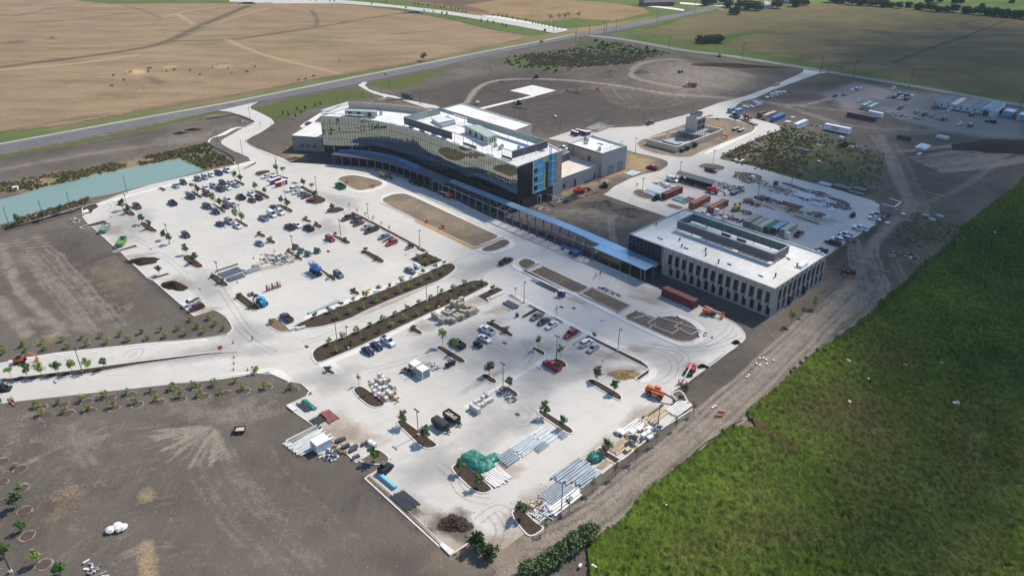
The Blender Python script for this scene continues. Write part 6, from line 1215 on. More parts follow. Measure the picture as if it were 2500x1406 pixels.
# ------------------------------------------------------------------ trees, shrubs, lamp posts, poles
def leafmat(name, a, b_, c):
    t = NT(name); n = t.noise(1.1, 4, .7); inf = t.n('ShaderNodeObjectInfo').outputs['Random']; n2 = t.noise(7, 2)
    col = t.mix(t.mr(n, .35, .65), a, b_); col = t.mix(t.mr(n2, .45, .75), col, c); col = t.mix(t.mr(inf, 0, 1, 0, .35), col, tuple(x*.6 for x in a)); m = t.out(col, .75, .15)
    t.b.inputs['Subsurface Weight'].default_value = 0; return m
LF_BR = leafmat('leaves_bright', (.20,.29,.07), (.29,.37,.11), (.14,.21,.055)); LF_MD = leafmat('leaves_mid', (.10,.155,.055), (.145,.20,.075), (.07,.11,.04)); LF_DK = leafmat('leaves_dark', (.045,.08,.028), (.07,.115,.038), (.03,.055,.02)); LF_OL = leafmat('leaves_olive', (.15,.165,.07), (.20,.21,.10), (.11,.12,.06)); LF_BN = leafmat('leaves_brown', (.20,.09,.05), (.26,.13,.07), (.13,.06,.04)); LF_LT = leafmat('leaves_lush', (.055,.15,.025), (.09,.20,.04), (.035,.09,.02))
BARK = M('bark', (.10,.08,.065), .95, .1); SOILR = BED
def crown(name, mat, n, rx, rz, zc, leaf, clumps, seed, power=.5, flat=0):
    r = random.Random(seed); b = MB(); C_ = []
    for k in range(clumps):
        d = Vector((r.gauss(0, 1), r.gauss(0, 1), r.gauss(0, 1))).normalized()*r.random()**power*.8; C_.append((Vector((d.x*rx, d.y*rx, zc+d.z*rz)), r.uniform(.28, .55)))
    for k in range(n):
        c, cr = r.choice(C_); d = Vector((r.gauss(0, 1), r.gauss(0, 1), r.gauss(0, 1))).normalized()*r.random()**.4*cr; p = Vector((c.x+d.x*rx, c.y+d.y*rx, c.z+d.z*rz*.8))
        u = Vector((r.gauss(0, 1), r.gauss(0, 1), r.gauss(0, 1)*.6)).normalized(); w_ = u.cross(Vector((r.gauss(0, 1), r.gauss(0, 1), r.gauss(0, 1)))).normalized(); s = leaf*r.uniform(.6, 1.3)
        b.poly([p-u*s, p+w_*s*.55, p+u*s, p-w_*s*.55])
    return b.mesh(name, [mat])
def trunk(h, r0, limbs, rx, zc, seed):
    r = random.Random(seed); b = MB(); b.cyl((0, 0, -.1), (r.gauss(0, .04)*h*.2, r.gauss(0, .04)*h*.2, h), r0, r0*.55, 7)
    for k in range(limbs):
        a = 2*math.pi*(k+r.random()*.6)/limbs; z = h*r.uniform(.6, .98); q = (rx*.7*math.cos(a), rx*.7*math.sin(a), zc+r.uniform(-.2, .5)*rx); b.cyl((0, 0, z), q, r0*.45, r0*.15, 5)
    return b.mesh('trunk', [BARK])
KINDS = {}
def kindmesh(k):
    if k in KINDS: return KINDS[k]
    D = {'shrub':(LF_BR,210,1.05,.85,1.1,.20,9,.8,.04,3), 'dshrub':(LF_MD,210,1.05,.8,1.0,.20,9,.7,.04,3), 'sapling':(LF_MD,520,1.4,1.75,2.8,.25,14,2.4,.07,5), 'bsapling':(LF_BR,380,1.4,1.65,2.7,.24,12,2.4,.06,5), 'lush':(LF_LT,520,1.5,1.6,2.3,.26,15,2.0,.08,5),
         'slim':(LF_OL,150,.8,1.7,2.9,.17,12,3.2,.06,6), 'tall':(LF_BR,380,1.1,1.9,3.6,.21,16,3.4,.07,6), 'wispy':(LF_OL,60,.7,1.2,2.4,.15,8,2.6,.045,5), 'brown':(LF_BN,140,.8,1.4,2.4,.18,9,2.4,.05,5), 'oak':(LF_DK,1600,6.5,4.6,4.6,.8,26,4,.35,7), 'hedge':(LF_MD,900,2.2,1.5,1.5,.34,20,1.4,.12,6), 'bigbush':(LF_DK,800,1.9,1.9,2.0,.3,18,1.6,.1,6),
         'far':(LF_DK,480,3.4,2.6,2.3,.7,16,2,.2,4), 'lone':(LF_OL,900,3.4,2.4,4.2,.4,20,4,.22,7), 'bare':(LF_OL,240,3.2,3.0,4.6,.3,14,4.4,.2,9), 'stem':(LF_MD,220,.8,1.5,2.0,.3,9,1.5,.05,3)}[k]
    mat, n, rx, rz, zc, leaf, cl, h, r0, li = D
    KINDS[k] = [(crown('crown', mat, n, rx, rz, zc, leaf, cl, 100*i+len(k)), trunk(h, r0, li, rx, zc, i+5)) for i in range(3)]
    return KINDS[k]
PN = {'shrub':('shrub','shrub'),'dshrub':('shrub','shrub'),'hedge':('bush','bush'),'bigbush':('bush','bush')}
PC = [0]
def plant_at(s, kind, label, group=None, sc=1.0, z=.05, nm=None):
    PC[0] += 1; r = random.Random(PC[0]); v = kindmesh(kind)[PC[0] % 3]; x, y = P0(s); n_, c_ = PN.get(kind, ('young_tree' if kind not in ('oak','far','lone','bare') else 'tree', 'tree'))
    o = root(nm or n_, label, c_, (x, y, z), r.random()*6.28, group); k = sc*r.uniform(.85, 1.17); link('crown', v[0], o); link('trunk', v[1], o); o.scale = (k*r.uniform(.92, 1.08), k*r.uniform(.92, 1.08), k)
    return o
def plants(c, pts, kind, what, where, group, dx=0, dy=0, sc=1.0, z=.05, mix=None):
    L = sorted([tuple(map(float, p.split(','))) for p in pts.split()]); r = random.Random(len(L))
    for k, (x, y) in enumerate(L):
        plant_at('%s %f,%f' % (c, x+dx, y+dy), kind if not mix or r.random() > .3 else mix, '%s %s from left %s' % (ORD[k], what, where) if len(L) > 1 else what+' '+where, group, sc, z)
plants('L1', '135,510 280,460 415,390 545,340 690,290 825,225 945,185 1080,130 1195,70 1305,30', 'dshrub', 'small shrub', 'on the walk side, upper planted strip', 'shrubs in the planted strips', mix='shrub'); plants('L1', '370,525 510,470 640,410 790,345 905,305 1035,245 1155,200 1280,145 1395,90 1520,40', 'shrub', 'light green shrub', 'on the road side, upper strip', 'shrubs in the planted strips'); plants('L6', '905,1235 1010,1190', 'shrub', 'shrub', 'at the rounded end of the upper planted strip', 'shrubs in the planted strips')
plants('L1', '285,810 435,740 580,680 725,615 870,550 1000,490 1130,425 1265,370 1395,310 1515,255 1640,210 1755,160', 'shrub', 'light green shrub', 'on the road side, lower strip', 'shrubs in the planted strips'); plants('L1', '375,885 525,810 680,745 830,675 970,610 1100,550 1240,490 1365,430 1490,375 1610,325 1730,255 1860,205 1950,155', 'dshrub', 'shrub', 'on the lot side, lower strip', 'shrubs in the planted strips', mix='shrub')
for s, k, lab in (('L1 555,240','dshrub','small shrub in the mulch islet by the yellow pallet'),('L1 290,90','dshrub','low shrub in the island beside the blue scissor lifts'),('L1 1215,645','dshrub','shrub in the square islet left of the block pallets'),('L1 280,1095','dshrub','shrub in the islet at the rounded strip end'),('L1 2070,580','dshrub','low shrub at the top of the curved island'),('L1 2215,670','dshrub','low shrub at the foot of the curved island'),('L1 2315,265','wispy','thin seedling beside the lamp on the drive'),('L1 2070,215','dshrub','shrub in the forked bed above the block pallets'),('L2 440,495','wispy','thin seedling by the kerb of the forked bed'),('L2 855,735','dshrub','single shrub at the corner of the dark strip'),
 ('U3 590,525','dshrub','shrub at the rounded end by the dark roof panels'),('U3 720,605','dshrub','shrub at the lamp foot by the dark roof panels'),('U3 980,810','dshrub','shrub at the top of the mulch island with the blue telehandler'),('U3 1140,965','dshrub','shrub at the foot of the mulch island with the blue telehandler'),('U3 1435,1195','dshrub','shrub on the sandy island by the dark pickup'),('U3 1690,160','dshrub','flat shrub in the island beside the window frames'),('U3 1830,240','dshrub','flat shrub beside the lamp near the glass racks'),
 ('U2 885,875','dshrub','shrub in the upper of two small paired islands'),('U2 1030,955','dshrub','shrub in the lower of two small paired islands'),('U2 200,1100','dshrub','shrub in the left twin islet above the blue grey car'),('U2 355,1190','dshrub','shrub in the right twin islet beside the blue grey car'),('U2 1300,1110','dshrub','shrub next to the red car, upper lot'),('U2 1450,1180','dshrub','shrub at the rounded end right of the red car'),('L6 150,1050','dshrub','shrub at the top of the slanted mulch island'),('L6 275,1135','dshrub','shrub at the foot of the slanted mulch island'),
 ('M3 805,965','tall','green young tree by the office building corner'),('M3 975,845','bsapling','small leafy tree along the office side wall'),('M3 890,905','brown','dead brown young tree by the office building'),('L1 1525,812','tall','slender light green tree at the tip of a mulch island'),('L1 1667,897','tall','slender tree in front of the black pickup'),('L1 610,1250','slim','thin grassy tree at the wrapped pallets island'),('L1 745,1340','slim','thin tree half covering the wrapped pallets'),('L1 2030,1135','sapling','round dark tree on the short island, lower lot'),('L1 2245,1295','sapling','dark tree beside the lamp near the grey debris'),
 ('L3 565,352','sapling','round tree left of the lamp on the mulch island'),('L3 795,532','sapling','round tree right of the lamp on the mulch island'),('L3 232,742','lush','green tree on the bare corner by the track loader'),('L3 2105,250','sapling','left of two trees on the long island above the roof panels'),('L3 2295,375','sapling','right of two trees on the long island above the roof panels'),('L3 1185,862','sapling','tree left of the big green tarp'),('L3 1375,1012','sapling','tree below the big green tarp'),('L3 1838,1342','sapling','dark tree beside the pile of steel channels'),('L2 247,852','tall','tall light tree on the rounded island, left of the lamp'),('L2 485,962','tall','tall light tree between the lamp and the silver sedan'),('L2 880,1197','sapling','left dark tree on the island below the sand patch'),('L2 1072,1332','sapling','right dark tree on the island below the sand patch'),('L4 1210,515','sapling','tree beside the red boom lift basket'),('L4 362,1152','sapling','small dark tree beside the small green tarp')):
    plant_at(s, k, lab, 'young trees and shrubs on the islands', z=.1)
plants('L4', '455,1392 683,1222 898,1042 1108,882 1308,722', 'slim', 'thin bare stemmed tree', 'along the lumber side kerb', 'thin trees along the dirt track', z=0); plants('B2', '1490,1080 1665,922 1838,792', 'slim', 'thin bare stemmed tree', 'along the steel side kerb', 'thin trees along the dirt track', z=0)
plant_at('B2 1000,1200', 'bigbush', 'left of two dense bushes at the bottom corner of the lot', 'bushes at the lot corner', 1.0, 0); plant_at('B2 1085,1265', 'bigbush', 'right of two dense bushes at the bottom corner of the lot', 'bushes at the lot corner', 1.05, 0)
plants('B2', '1395,1399 1440,1380 1500,1330 1560,1290 1580,1250 1650,1225 1710,1190 1770,1140 1830,1090', 'hedge', 'bush', 'in the hedge line beside the green field', 'hedge bushes by the green field', z=0)
plants('M1', '1525,925 1385,940 1305,1000 1165,1015 1030,1025 885,1040 740,1055 600,1070 460,1085 310,1105 165,1125 15,1140', 'shrub', 'light green shrub', 'in the soil back row above the boulevard', 'shrubs on the bare soil', z=0); plants('M1', '1620,1005 1575,965 1480,1025 1440,990 1350,1040 1210,1055 1075,1070 930,1085 780,1100 640,1115 495,1135 340,1145 190,1160 40,1170', 'shrub', 'light green shrub', 'in the soil front row above the boulevard', 'shrubs on the bare soil', z=0)
plants('M1', '80,1345 200,1340 305,1335 425,1320 530,1315 645,1300 760,1285', 'bsapling', 'leafy young tree', 'in the boulevard median', 'trees in the boulevard median', mix='sapling')
plants('B1', '265,172 430,150 600,125 765,100 925,80 1090,62 1250,40 1410,22 1560,12 1712,-8 1855,-80', 'shrub', 'light green shrub', 'in the upper row below the boulevard', 'ringed shrubs below the boulevard', z=0); plants('B1', '300,228 475,208 640,190 815,172 980,145 1140,125 1300,100 1450,88 1610,70 1770,42 1920,35 2110,40', 'shrub', 'light green shrub', 'in the lower row below the boulevard', 'ringed shrubs below the boulevard', z=0)
for s, k, sc, lab in (('B1 120,600','shrub',.7,'tiny shrub at the top of the left edge column'),('B1 140,755','shrub',.75,'tiny shrub above the dark tree at the left edge'),('B1 125,900','sapling',1.0,'large dark leafy tree at the left edge'),('B1 155,1075','lush',.8,'bright round tree below the dark tree at the left edge'),('B1 35,1245','lush',.95,'bright tree cut by the left edge'),('B1 275,1300','bsapling',.8,'lime green tree near the bottom left corner'),('B1 445,1399','lush',.95,'lush bush like tree at the bottom left corner')): plant_at(s, k, lab, 'trees at the left edge', sc, 0)
plants('U1', '600,735 688,775 882,932 985,1002 1195,1162 1280,1222 1520,1372', 'sapling', 'tree', 'on the islands at the left side of the upper lot', 'trees of the upper lot', z=.1); plants('U3', '330,305', 'lush', 'leafy tree on the sandy brown island', 'at the left side', 'trees of the upper lot', z=.1); plants('U1', '2235,292 2310,332 1610,452 1690,502 1915,632 2010,702 2245,862 2330,912', 'sapling', 'tree', 'among the parked cars of the upper lot', 'trees of the upper lot', z=.1, mix='bsapling')
plants('U2', '440,192 545,222 840,392 965,452 1010,592 145,442 280,512 520,652 610,702', 'sapling', 'tree', 'around the toilets and cars, upper lot', 'trees of the upper lot', z=.1, mix='bsapling'); plant_at('U2 1260,748', 'sapling', 'small tree on the rounded island by the front drive', 'trees of the upper lot', .75, .1); plant_at('M1 1160,602', 'sapling', 'dark tree at the left kerb between two soil heaps', 'trees of the upper lot', 1, .1)
plants('U2', '1510,750 1628,812 1742,872 1855,940 1972,990 2090,1065', 'wispy', 'thin seedling', 'along the front drive strip', 'seedlings along the front drive'); plants('L6', '715,1130 810,1095 900,1150 800,1180', 'shrub', 'shrub', 'in the planted square by the junction', 'shrubs in the planted square', z=.1)
plants('M1', '140,240 312,212 447,160', 'sapling', 'dark tree', 'along the silt fence by the pond', 'trees by the pond', z=0); plants('T1', '2060,840 2095,850 2148,862 2160,808 2185,835 2222,808 2290,785 2327,770', 'stem', 'small dark tree', 'on the lawn behind the annex', 'trees behind the annex', z=0); plants('T1', '1735,905 1560,1005 1893,930 1978,940', 'wispy', 'thin tree', 'along the curved entrance drive', 'trees along the entrance drive', z=0)
plants('S1', '1135,245 975,235 800,285 1295,290 1320,175 1430,190', 'wispy', 'thin tree', 'on the lawn by the side drive', 'trees by the side drive', z=0)
plants('T2', '545,42 572,48 602,54 642,58 730,66 757,70 810,76 840,82 862,86 890,95 915,100 1115,122 1150,128 1180,134 1212,138 1255,147 1290,155 1350,162', 'stem', 'small tree', 'on the far side of the pale boulevard', 'boulevard trees', sc=1.1, z=0); plants('T2', '232,40 340,30 480,72 612,92 677,97 742,112 777,117 1025,168 1075,172 1115,182 1180,196 1207,206', 'stem', 'small tree', 'on the near side of the pale boulevard', 'boulevard trees', sc=1.1, z=0); plants('T1', '2052,9 2120,9 2190,10 2255,15 2300,16 2400,18 2430,24 1270,8 1600,5', 'stem', 'small tree', 'along the top edge boulevard', 'boulevard trees', z=0)
plants('T2', '1400,178 1420,182 1440,185 1465,190 1490,195 1520,200 1550,205 1580,212 1610,216', 'dshrub', 'low shrub', 'lining the boulevard footpath', 'shrubs lining the boulevard', z=0)
plant_at('T2 610,442', 'lone', 'lone olive tree standing at the pasture edge by the highway', None, 1.0, 0)
plants('T2', '1525,152 1592,148 1632,140 1662,132 1732,135', 'bare', 'thin crowned tree', 'in the grove beyond the highway junction', 'grove beyond the junction', z=0)
plants('T3', '180,40 222,36 350,55 395,105 430,60 490,72 552,78 700,62 840,48 900,40 322,30', 'oak', 'big dark tree', 'around the house at the top right', 'dark trees around the house', z=-.3)
plants('T3', '1085,18 1130,20 1180,26 1245,36 1310,40 1372,44', 'oak', 'tree', 'of the left part of the far tree line', 'far tree line', sc=.9, z=-.3); plants('T3', '1430,46 1482,52 1535,56 1592,62 1725,70 1750,72 1822,82 1872,88 1925,90 1985,90 2072,100 2118,104 2168,108', 'oak', 'tree', 'of the middle part of the far tree line', 'far tree line', sc=.8, z=-.3); plants('T3', '2228,112 2262,118 2292,120 2350,126 2380,128 2412,130 2440,132 2472,134 2500,138 2530,140', 'oak', 'tree', 'of the right part of the far tree line', 'far tree line', sc=.85, z=-.3)
plants('T3', '150,312 185,316 215,312 245,308 285,312', 'far', 'dark bush', 'of the isolated clump in the ploughed field', 'isolated bush clump', sc=1.35, z=-.2); plants('T3', '1810,22 1885,18 1990,20 2035,22 2195,60 2410,22 1660,55', 'far', 'scattered bush', 'on the far green meadow', 'bushes on the far meadow', sc=1.2, z=-.3)
plants('T2', '1860,300 1905,318 1950,335 1985,350 2060,370 2120,385 2180,395 2230,355 2290,380', 'far', 'rough bush', 'on the overgrown bank by the county road', 'bushes on the overgrown bank', sc=.5, z=-.4); plants('T2', '1230,455 1300,462 1380,478 1450,490 1510,505 1570,520', 'far', 'rough bush', 'on the overgrown bank behind the helipad', 'bushes on the overgrown bank', sc=.42, z=-.4)
# brown planting rings of the ringed shrubs
RING = M('ring_soil', (.095,.07,.055), 1, .05); RIMM = M('ring_rim', (.25,.225,.20), 1, .05)
for c, pts in (('B1', '300,175 460,155 635,130 800,105 950,85 1110,68 1270,45 1430,25 330,232 500,215 655,198 830,178 1000,155 1160,135 1310,115 1480,95 1640,75 1780,55 1940,25 2130,45 150,620 160,760 180,925 200,1105 320,1315 10,870 5,720 10,570'), ('L1', '590,680 740,615 875,555')):
    for p in pts.split():
        x, y = P0(c+' '+p); r = random.Random(hash(p) & 255); b = MB()
        for rr, zz, mi in ((1.6, .05, 1), (1.38, .07, 0)): b.poly([(x+rr*r.uniform(.85, 1.15)*math.cos(a*.449), y+rr*r.uniform(.85, 1.15)*math.sin(a*.449), zz) for a in range(14)], mi)
        setting(b.build('planting_ring', [RING, RIMM]))
# lamp posts: a base, a pole and one or two heads
PM = M('lamp_post_bronze', (.035,.032,.032), .5, .4, .3); PG = M('lamp_post_grey', (.20,.20,.20), .5, .4, .3)
pb = MB(); pb.cyl((0, 0, -.05), (0, 0, .45), .36, n=12); BASEM = pb.mesh('base', [M('post_base', (.52,.51,.48), .8)]); pb = MB(); pb.cyl((0, 0, .45), (0, 0, 7.5), .11, .085, 8); POLEM = pb.mesh('pole', [PM]); pb = MB(); pb.box((.55, 0, 7.38), (.75, .38, .14)); pb.box((.15, 0, 7.4), (.4, .08, .08)); HEADM = pb.mesh('lamp_head', [PM])
def lamp(s, label, n=1, hd=AXB, sc=1.0):
    x, y = P0(s); o = root('lamp_post', label, 'lamp post', (x, y, .08), hd, 'lamp posts of the site'); o.scale = (1, 1, sc); link('base', BASEM, o); link('pole', POLEM, o)
    for k in range(n): link('lamp_head', HEADM, o, rz=math.pi*k)
def lamps(c, pts, where, n=1, hd=AXA):
    L = sorted([tuple(map(float, p.split(','))) for p in pts.split()])
    for k, p in enumerate(L): lamp('%s %f,%f' % (c, *p), ('%s lamp post from left %s' % (ORD[k], where)) if len(L) > 1 else 'lamp post '+where, n, hd)
lamps('U1', '680,762 1685,512 2310,302 2320,912 1275,1217', 'among the islands of the upper lot', 2); lamps('U1', '1750,186 660,482', 'along the pond edge', 1); lamps('M1', '520,132 320,197 68,247', 'on the pond bank', 1); lamps('U2', '470,242 1035,492', 'at the top front of the upper lot', 1); lamps('U2', '600,715 1385,1142 700,1390', 'in the right half of the upper lot', 2)
lamps('U2', '1785,892', 'on the front drive strip'); lamps('L6', '740,1017', 'at the lower end of the front drive strip'); lamps('U3', '695,592', 'beside the dark roof panels', 2); lamps('L1', '370,762 493,852 1350,337 1475,402', 'along the two planted strips', 1); lamps('L1', '2408,352', 'at the head of the lower lot drive'); lamps('L1', '2180,1272', 'beside the grey debris of the lower lot', 2); lamps('L2', '1108,882', 'in the dark strip along the drive'); lamps('L2', '440,967', 'on the rounded island with the red pickup', 2); lamps('L3', '722,457', 'between two round trees of the lower lot', 2); lamps('L3', '2280,1272', 'rising out of the steel channel stacks', 1, AXB); lamps('L4', '912,900', 'rising out of the lumber stacks', 1, AXB); lamps('M1', '600,1312', 'in the boulevard median', 2); lamps('B1', '80,1370', 'at the bottom left corner', 1)
lamps('R4', '165,572 708,330 1190,150 1335,922 1830,692 2325,462', 'in the rear yard', 2, AXB); lamps('R5', '2115,902 1545,1250', 'at the right edge of the rear yard', 2, AXB); lamps('T1', '1585,1050 1820,872 1765,1132 2015,1262', 'along the entrance drive', 1); lamps('T2', '2145,1112', 'by the corner of the walled yard', 2); lamps('T3', '295,1030 395,897 88,850', 'around the walled plant yard', 1); lamps('T2', '2203,917 1598,977 585,757 360,667 170,742', 'along the roads behind the buildings', 1)
WOOD = M('pole_wood', (.055,.045,.038), .9, .1); pb = MB(); pb.cyl((0, 0, -.1), (0, 0, 12), .17, .12, 7); UPM = pb.mesh('pole', [WOOD]); pb = MB(); pb.box((0, 0, 11.2), (2.6, .12, .14)); [pb.cyl((xx, 0, 11.34), (xx, 0, 11.6), .06, n=5) for xx in (-1.1, 0, 1.1)]; UAM = pb.mesh('crossarm', [WOOD])
for c, pts, wh in (('T2', '1810,276 1713,302 1920,252 1933,272 2006,224 2303,162 1550,235 695,70 412,40', 'near the highway junction'), ('T2', '2390,362', 'at the ploughed field corner'), ('T3', '450,437 1017,536 1260,567 1663,637 2470,777', 'along the county road'), ('T3', '103,107', 'by the house driveway')):
    L = sorted([tuple(map(float, p.split(','))) for p in pts.split()])
    for k, p in enumerate(L):
        o = root('utility_pole', ('%s wooden utility pole from left %s' % (ORD[k], wh)) if len(L) > 1 else 'wooden utility pole '+wh, 'utility pole', (*P0('%s %f,%f' % (c, *p)), 0), .3, 'wooden utility poles'); o.scale = (1, 1, .88 if c == 'T2' else 1.03); link('pole', UPM, o); link('crossarm', UAM, o)
# weeds and tall tufts on the banks and bare ground, one mass each
def tufts(area_s, n, h, mat, label, seed):
    P = WP(area_s); r = random.Random(seed); xs, ys = [p[0] for p in P], [p[1] for p in P]; b = MB(); k = 0
    X = rng.uniform(min(xs), max(xs), n*4); Y = rng.uniform(min(ys), max(ys), n*4); ok = inside(X, Y, P) & (vnoise(X, Y, 9, seed)+.5*vnoise(X, Y, 3, seed+1) > .55)
    for x, y in list(zip(X[ok], Y[ok]))[:n]:
        for j in range(3):
            a = r.random()*3.14; w_ = h*r.uniform(.4, .9); dx, dy = math.cos(a)*w_, math.sin(a)*w_; q = h*r.uniform(.5, 1.2); ox, oy = r.gauss(0, .3)*h, r.gauss(0, .3)*h
            b.poly([(x-dx, y-dy, -.1), (x+dx, y+dy, -.1), (x+dx*1.2+ox, y+dy*1.2+oy, q), (x-dx*1.1+ox, y-dy*1.1+oy, q*.8)])
    tag(setting(b.build('weed_tufts', mat), 'stuff'), label, 'weeds')
WD1 = leafmat('weeds_green', (.14,.17,.065), (.20,.22,.085), (.10,.12,.05)); WD2 = leafmat('weeds_straw', (.24,.18,.08), (.33,.25,.12), (.14,.12,.05))
tufts('T3 270,1140 560,1000 760,900 1150,1000 1480,1110 1500,1320 1400,1420 900,1310 500,1220', 900, .55, WD1, 'green weeds on the open ground beyond the rear yard', 41); tufts('T3 300,1130 560,1010 760,940 1000,1020 900,1290 500,1200', 900, .6, WD2, 'straw coloured weeds beyond the rear yard', 42)
tufts('T1 0,1330 600,1230 1100,1130 1500,1040 1700,1190 1480,1230 1300,1150 900,1230 200,1395 0,1410', 1800, .7, WD2, 'straw coloured grass on the pond bank', 43); tufts('T1 0,1350 600,1240 1100,1140 1500,1060 1690,1190 1480,1225 1300,1145 900,1225 200,1390', 700, .8, WD1, 'green tufts on the pond bank', 44); tufts('M1 0,235 420,110 640,45 640,80 430,150 0,280', 260, .7, WD2, 'straw tufts along the near pond bank', 45)
tufts('T2 1170,420 1600,365 2000,310 2400,390 2200,440 1700,500 1560,540 1200,470', 800, .9, WD1, 'rough scrub on the overgrown bank', 46); tufts('T2 1300,400 1700,400 2200,410 2100,470 1700,490 1400,470', 700, 1.2, WD2, 'dry scrub on the overgrown bank', 47); tufts('M3 1700,150 2050,250 1980,330 1700,430 1500,360', 350, .4, WD1, 'low weeds beside the dirt track', 48)
tufts('M3 2030,230 2000,370 1700,620 1540,750 1340,950 1150,1080 950,1215 740,1410 720,1380 930,1190 1150,1050 1330,920 1530,725 1690,590 1970,350', 900, .7, WD1, 'ragged weeds along the field edge', 49)
# ------------------------------------------------------------------ containers, toilets, stacks, heaps, people, cows
def lettering(parent, txt, loc, rot, size, mat):
    cu = bpy.data.curves.new('lettering', 'FONT'); cu.body = txt; cu.size = size; cu.align_x = 'CENTER'; cu.align_y = 'CENTER'; cu.extrude = .012; t_ = bpy.data.objects.new('t', cu); COL.objects.link(t_)
    me = bpy.data.meshes.new_from_object(t_); bpy.data.objects.remove(t_); me.materials.clear(); me.materials.append(mat); o = link('lettering', me, parent, loc); o.rotation_euler = rot; return o
CPAL = {'maroon':(.11,.022,.03),'brown':(.24,.075,.045),'rust':(.27,.085,.045),'grey':(.24,.235,.20),'olive grey':(.20,.20,.16),'green':(.03,.12,.035),'dark red':(.13,.025,.03),'beige':(.36,.35,.27),'blue':(.035,.11,.33),'white':(.60,.63,.66),'light blue':(.16,.30,.40),'pale green':(.26,.33,.30),'plum':(.06,.03,.08),'pink grey':(.30,.22,.22)}
def container(p, L, col, hd, label, group='shipping containers', h=2.6, text=None, w=2.44, roof=None, z=0):
    x, y = p; o = root('shipping_container', label, 'container', (x, y, z), HEAD.get(hd, hd) if isinstance(hd, str) else hd, group); mt = M('container_'+col.replace(' ', '_'), CPAL[col], .6, .3, scale=.4, var=.22); pts = []; n = round(L/.28)
    for k in range(n+1):
        xx = -L/2+.15+(L-.3)*k/n; pts.append((xx, -w/2+(.05 if k % 2 else 0)))
    out = [(-L/2, -w/2)]+pts+[(L/2, -w/2), (L/2, w/2)]+[(a, -b_) for a, b_ in pts[::-1]]+[(-L/2, w/2)]
    b = MB(); b.prism(out, .15, h-.06); b.build('body', mt, o); b = MB()
    for k in range(round(L/.5)): b.box((-L/2+.3+k*.5, 0, h-.05), (.28, w-.2, .06))
    b.box((0, 0, h-.1), (L, w+.02, .07)); [b.beam((-L/2, s*w/2, .12), (L/2, s*w/2, .12), .16, .2) for s in (-1, 1)]; [b.beam((sx*L/2, s*w/2, .05), (sx*L/2, s*w/2, h), .17) for s in (-1, 1) for sx in (-1, 1)]; b.build('frame', M('container_roof_'+(roof or col).replace(' ', '_'), tuple(min(1, c*1.35+.03) for c in CPAL[roof or col]), .6, .3, scale=.3, var=.25), o)
    for s in (-1, 1): b = MB(); b.box((-L/2-.03, s*w/4, .2), (.06, w/2-.12, h-.35)); b.build('door', mt, o)
    b = MB(); [b.beam((-L/2-.09, yy, .25), (-L/2-.09, yy, h-.2), .05) for yy in (-.85, -.35, .35, .85)]; build_each(b, 'lock_rod', GALV, o)
    if text: lettering(o, text[0], (text[3], -w/2-.03, h*.5), (math.pi/2, 0, 0), text[1], text[2])
    return o
WT = M('white_lettering', (.62,.6,.58), .7); NV = M('navy_lettering', (.015,.03,.16), .6)
a, c = WP('P 1614.3,722.2 1692.4,756.2'); e = math.atan2(c[1]-a[1], c[0]-a[0]); m = ((a[0]+c[0])/2-math.sin(e)*1.22, (a[1]+c[1])/2+math.cos(e)*1.22); container(m, 12.19, 'maroon', e, 'long maroon container in front of the office building with its doors open', h=2.9)
def C3(s, z=1.3): return WP(s, z)[0]
container(C3('R4 600,545'), 12.19, 'dark red', 'B', 'dark maroon container with a small white emblem in the rear yard', text=('- Y', .9, WT, .5), h=2.75)
container(C3('R4 1000,682'), 12.19, 'brown', 'B', 'brown red container, middle one of the three in the rear yard', h=2.8); container(C3('R4 1262,738'), 12.19, 'rust', 'B', 'rusty container lettered K LINE beside the white tank', text=('K LINE', 1.1, WT, .6), h=2.8)
for s, col, rf, lab in (('R5 335,832','olive grey',None,'leftmost grey container of the row behind the office'),('R5 432,872','grey',None,'second grey container of the row behind the office'),('R5 522,905','beige',None,'beige container beside the green one behind the office'),('R5 622,915','green','green','green container in the row behind the office'),('R5 735,925','dark red','light blue','maroon container with a light blue sheet roof'),('R5 862,948','beige','beige','beige container at the right end with a dark sign')): container(C3(s), 9.5, col, 'B', lab, 'containers behind the office', roof=rf)
container(C3('R6 830,592'), 6.06, 'dark red', 'B', 'short dark red container left of the beige one'); container(C3('R6 945,605'), 12.19, 'beige', 'B', 'long beige container between the dark red and blue ones'); container(C3('R6 1065,638'), 12.19, 'blue', 'B', 'long blue container near the road bend', text=('C  ~', 1.5, M('pale_blue_lettering', (.20,.30,.50), .6), .3)); container(C3('R6 1395,732'), 12.19, 'white', 'B', 'long white container alone below the blue one'); container(C3('R6 1930,812'), 13.5, 'white', 'A', 'white trailer container lettered TAS', text=('TAS', 2.2, NV, -.6), h=2.9, z=.4); container(C3('R6 490,545'), 6.06, 'light blue', 'B', 'short light blue container by the semi truck'); container(C3('R6 400,525'), 6.06, 'pink grey', 'B', 'short reddish grey container by the semi truck', roof='light blue')
container(C3('R7 215,458'), 12.19, 'pale green', 'B', 'left of two pale green containers on the gravel lot edge', 'pale green containers'); container(C3('R7 300,482'), 12.19, 'pale green', 'B', 'right of two pale green containers on the gravel lot edge', 'pale green containers'); container(C3('R7 140,625'), 16, 'plum', 'A', 'long dark plum container below the pale green ones', roof='dark red'); container(C3('R7 345,588'), 8, 'white', 'A', 'white container end behind the long plum one'); container(C3('R7 2150,545'), 6.06, 'dark red', 'B', 'dark red container squeezed beside the site offices'); container(C3('R7 2385,615'), 6.06, 'dark red', 'B', 'dark red container between the two white cabins')
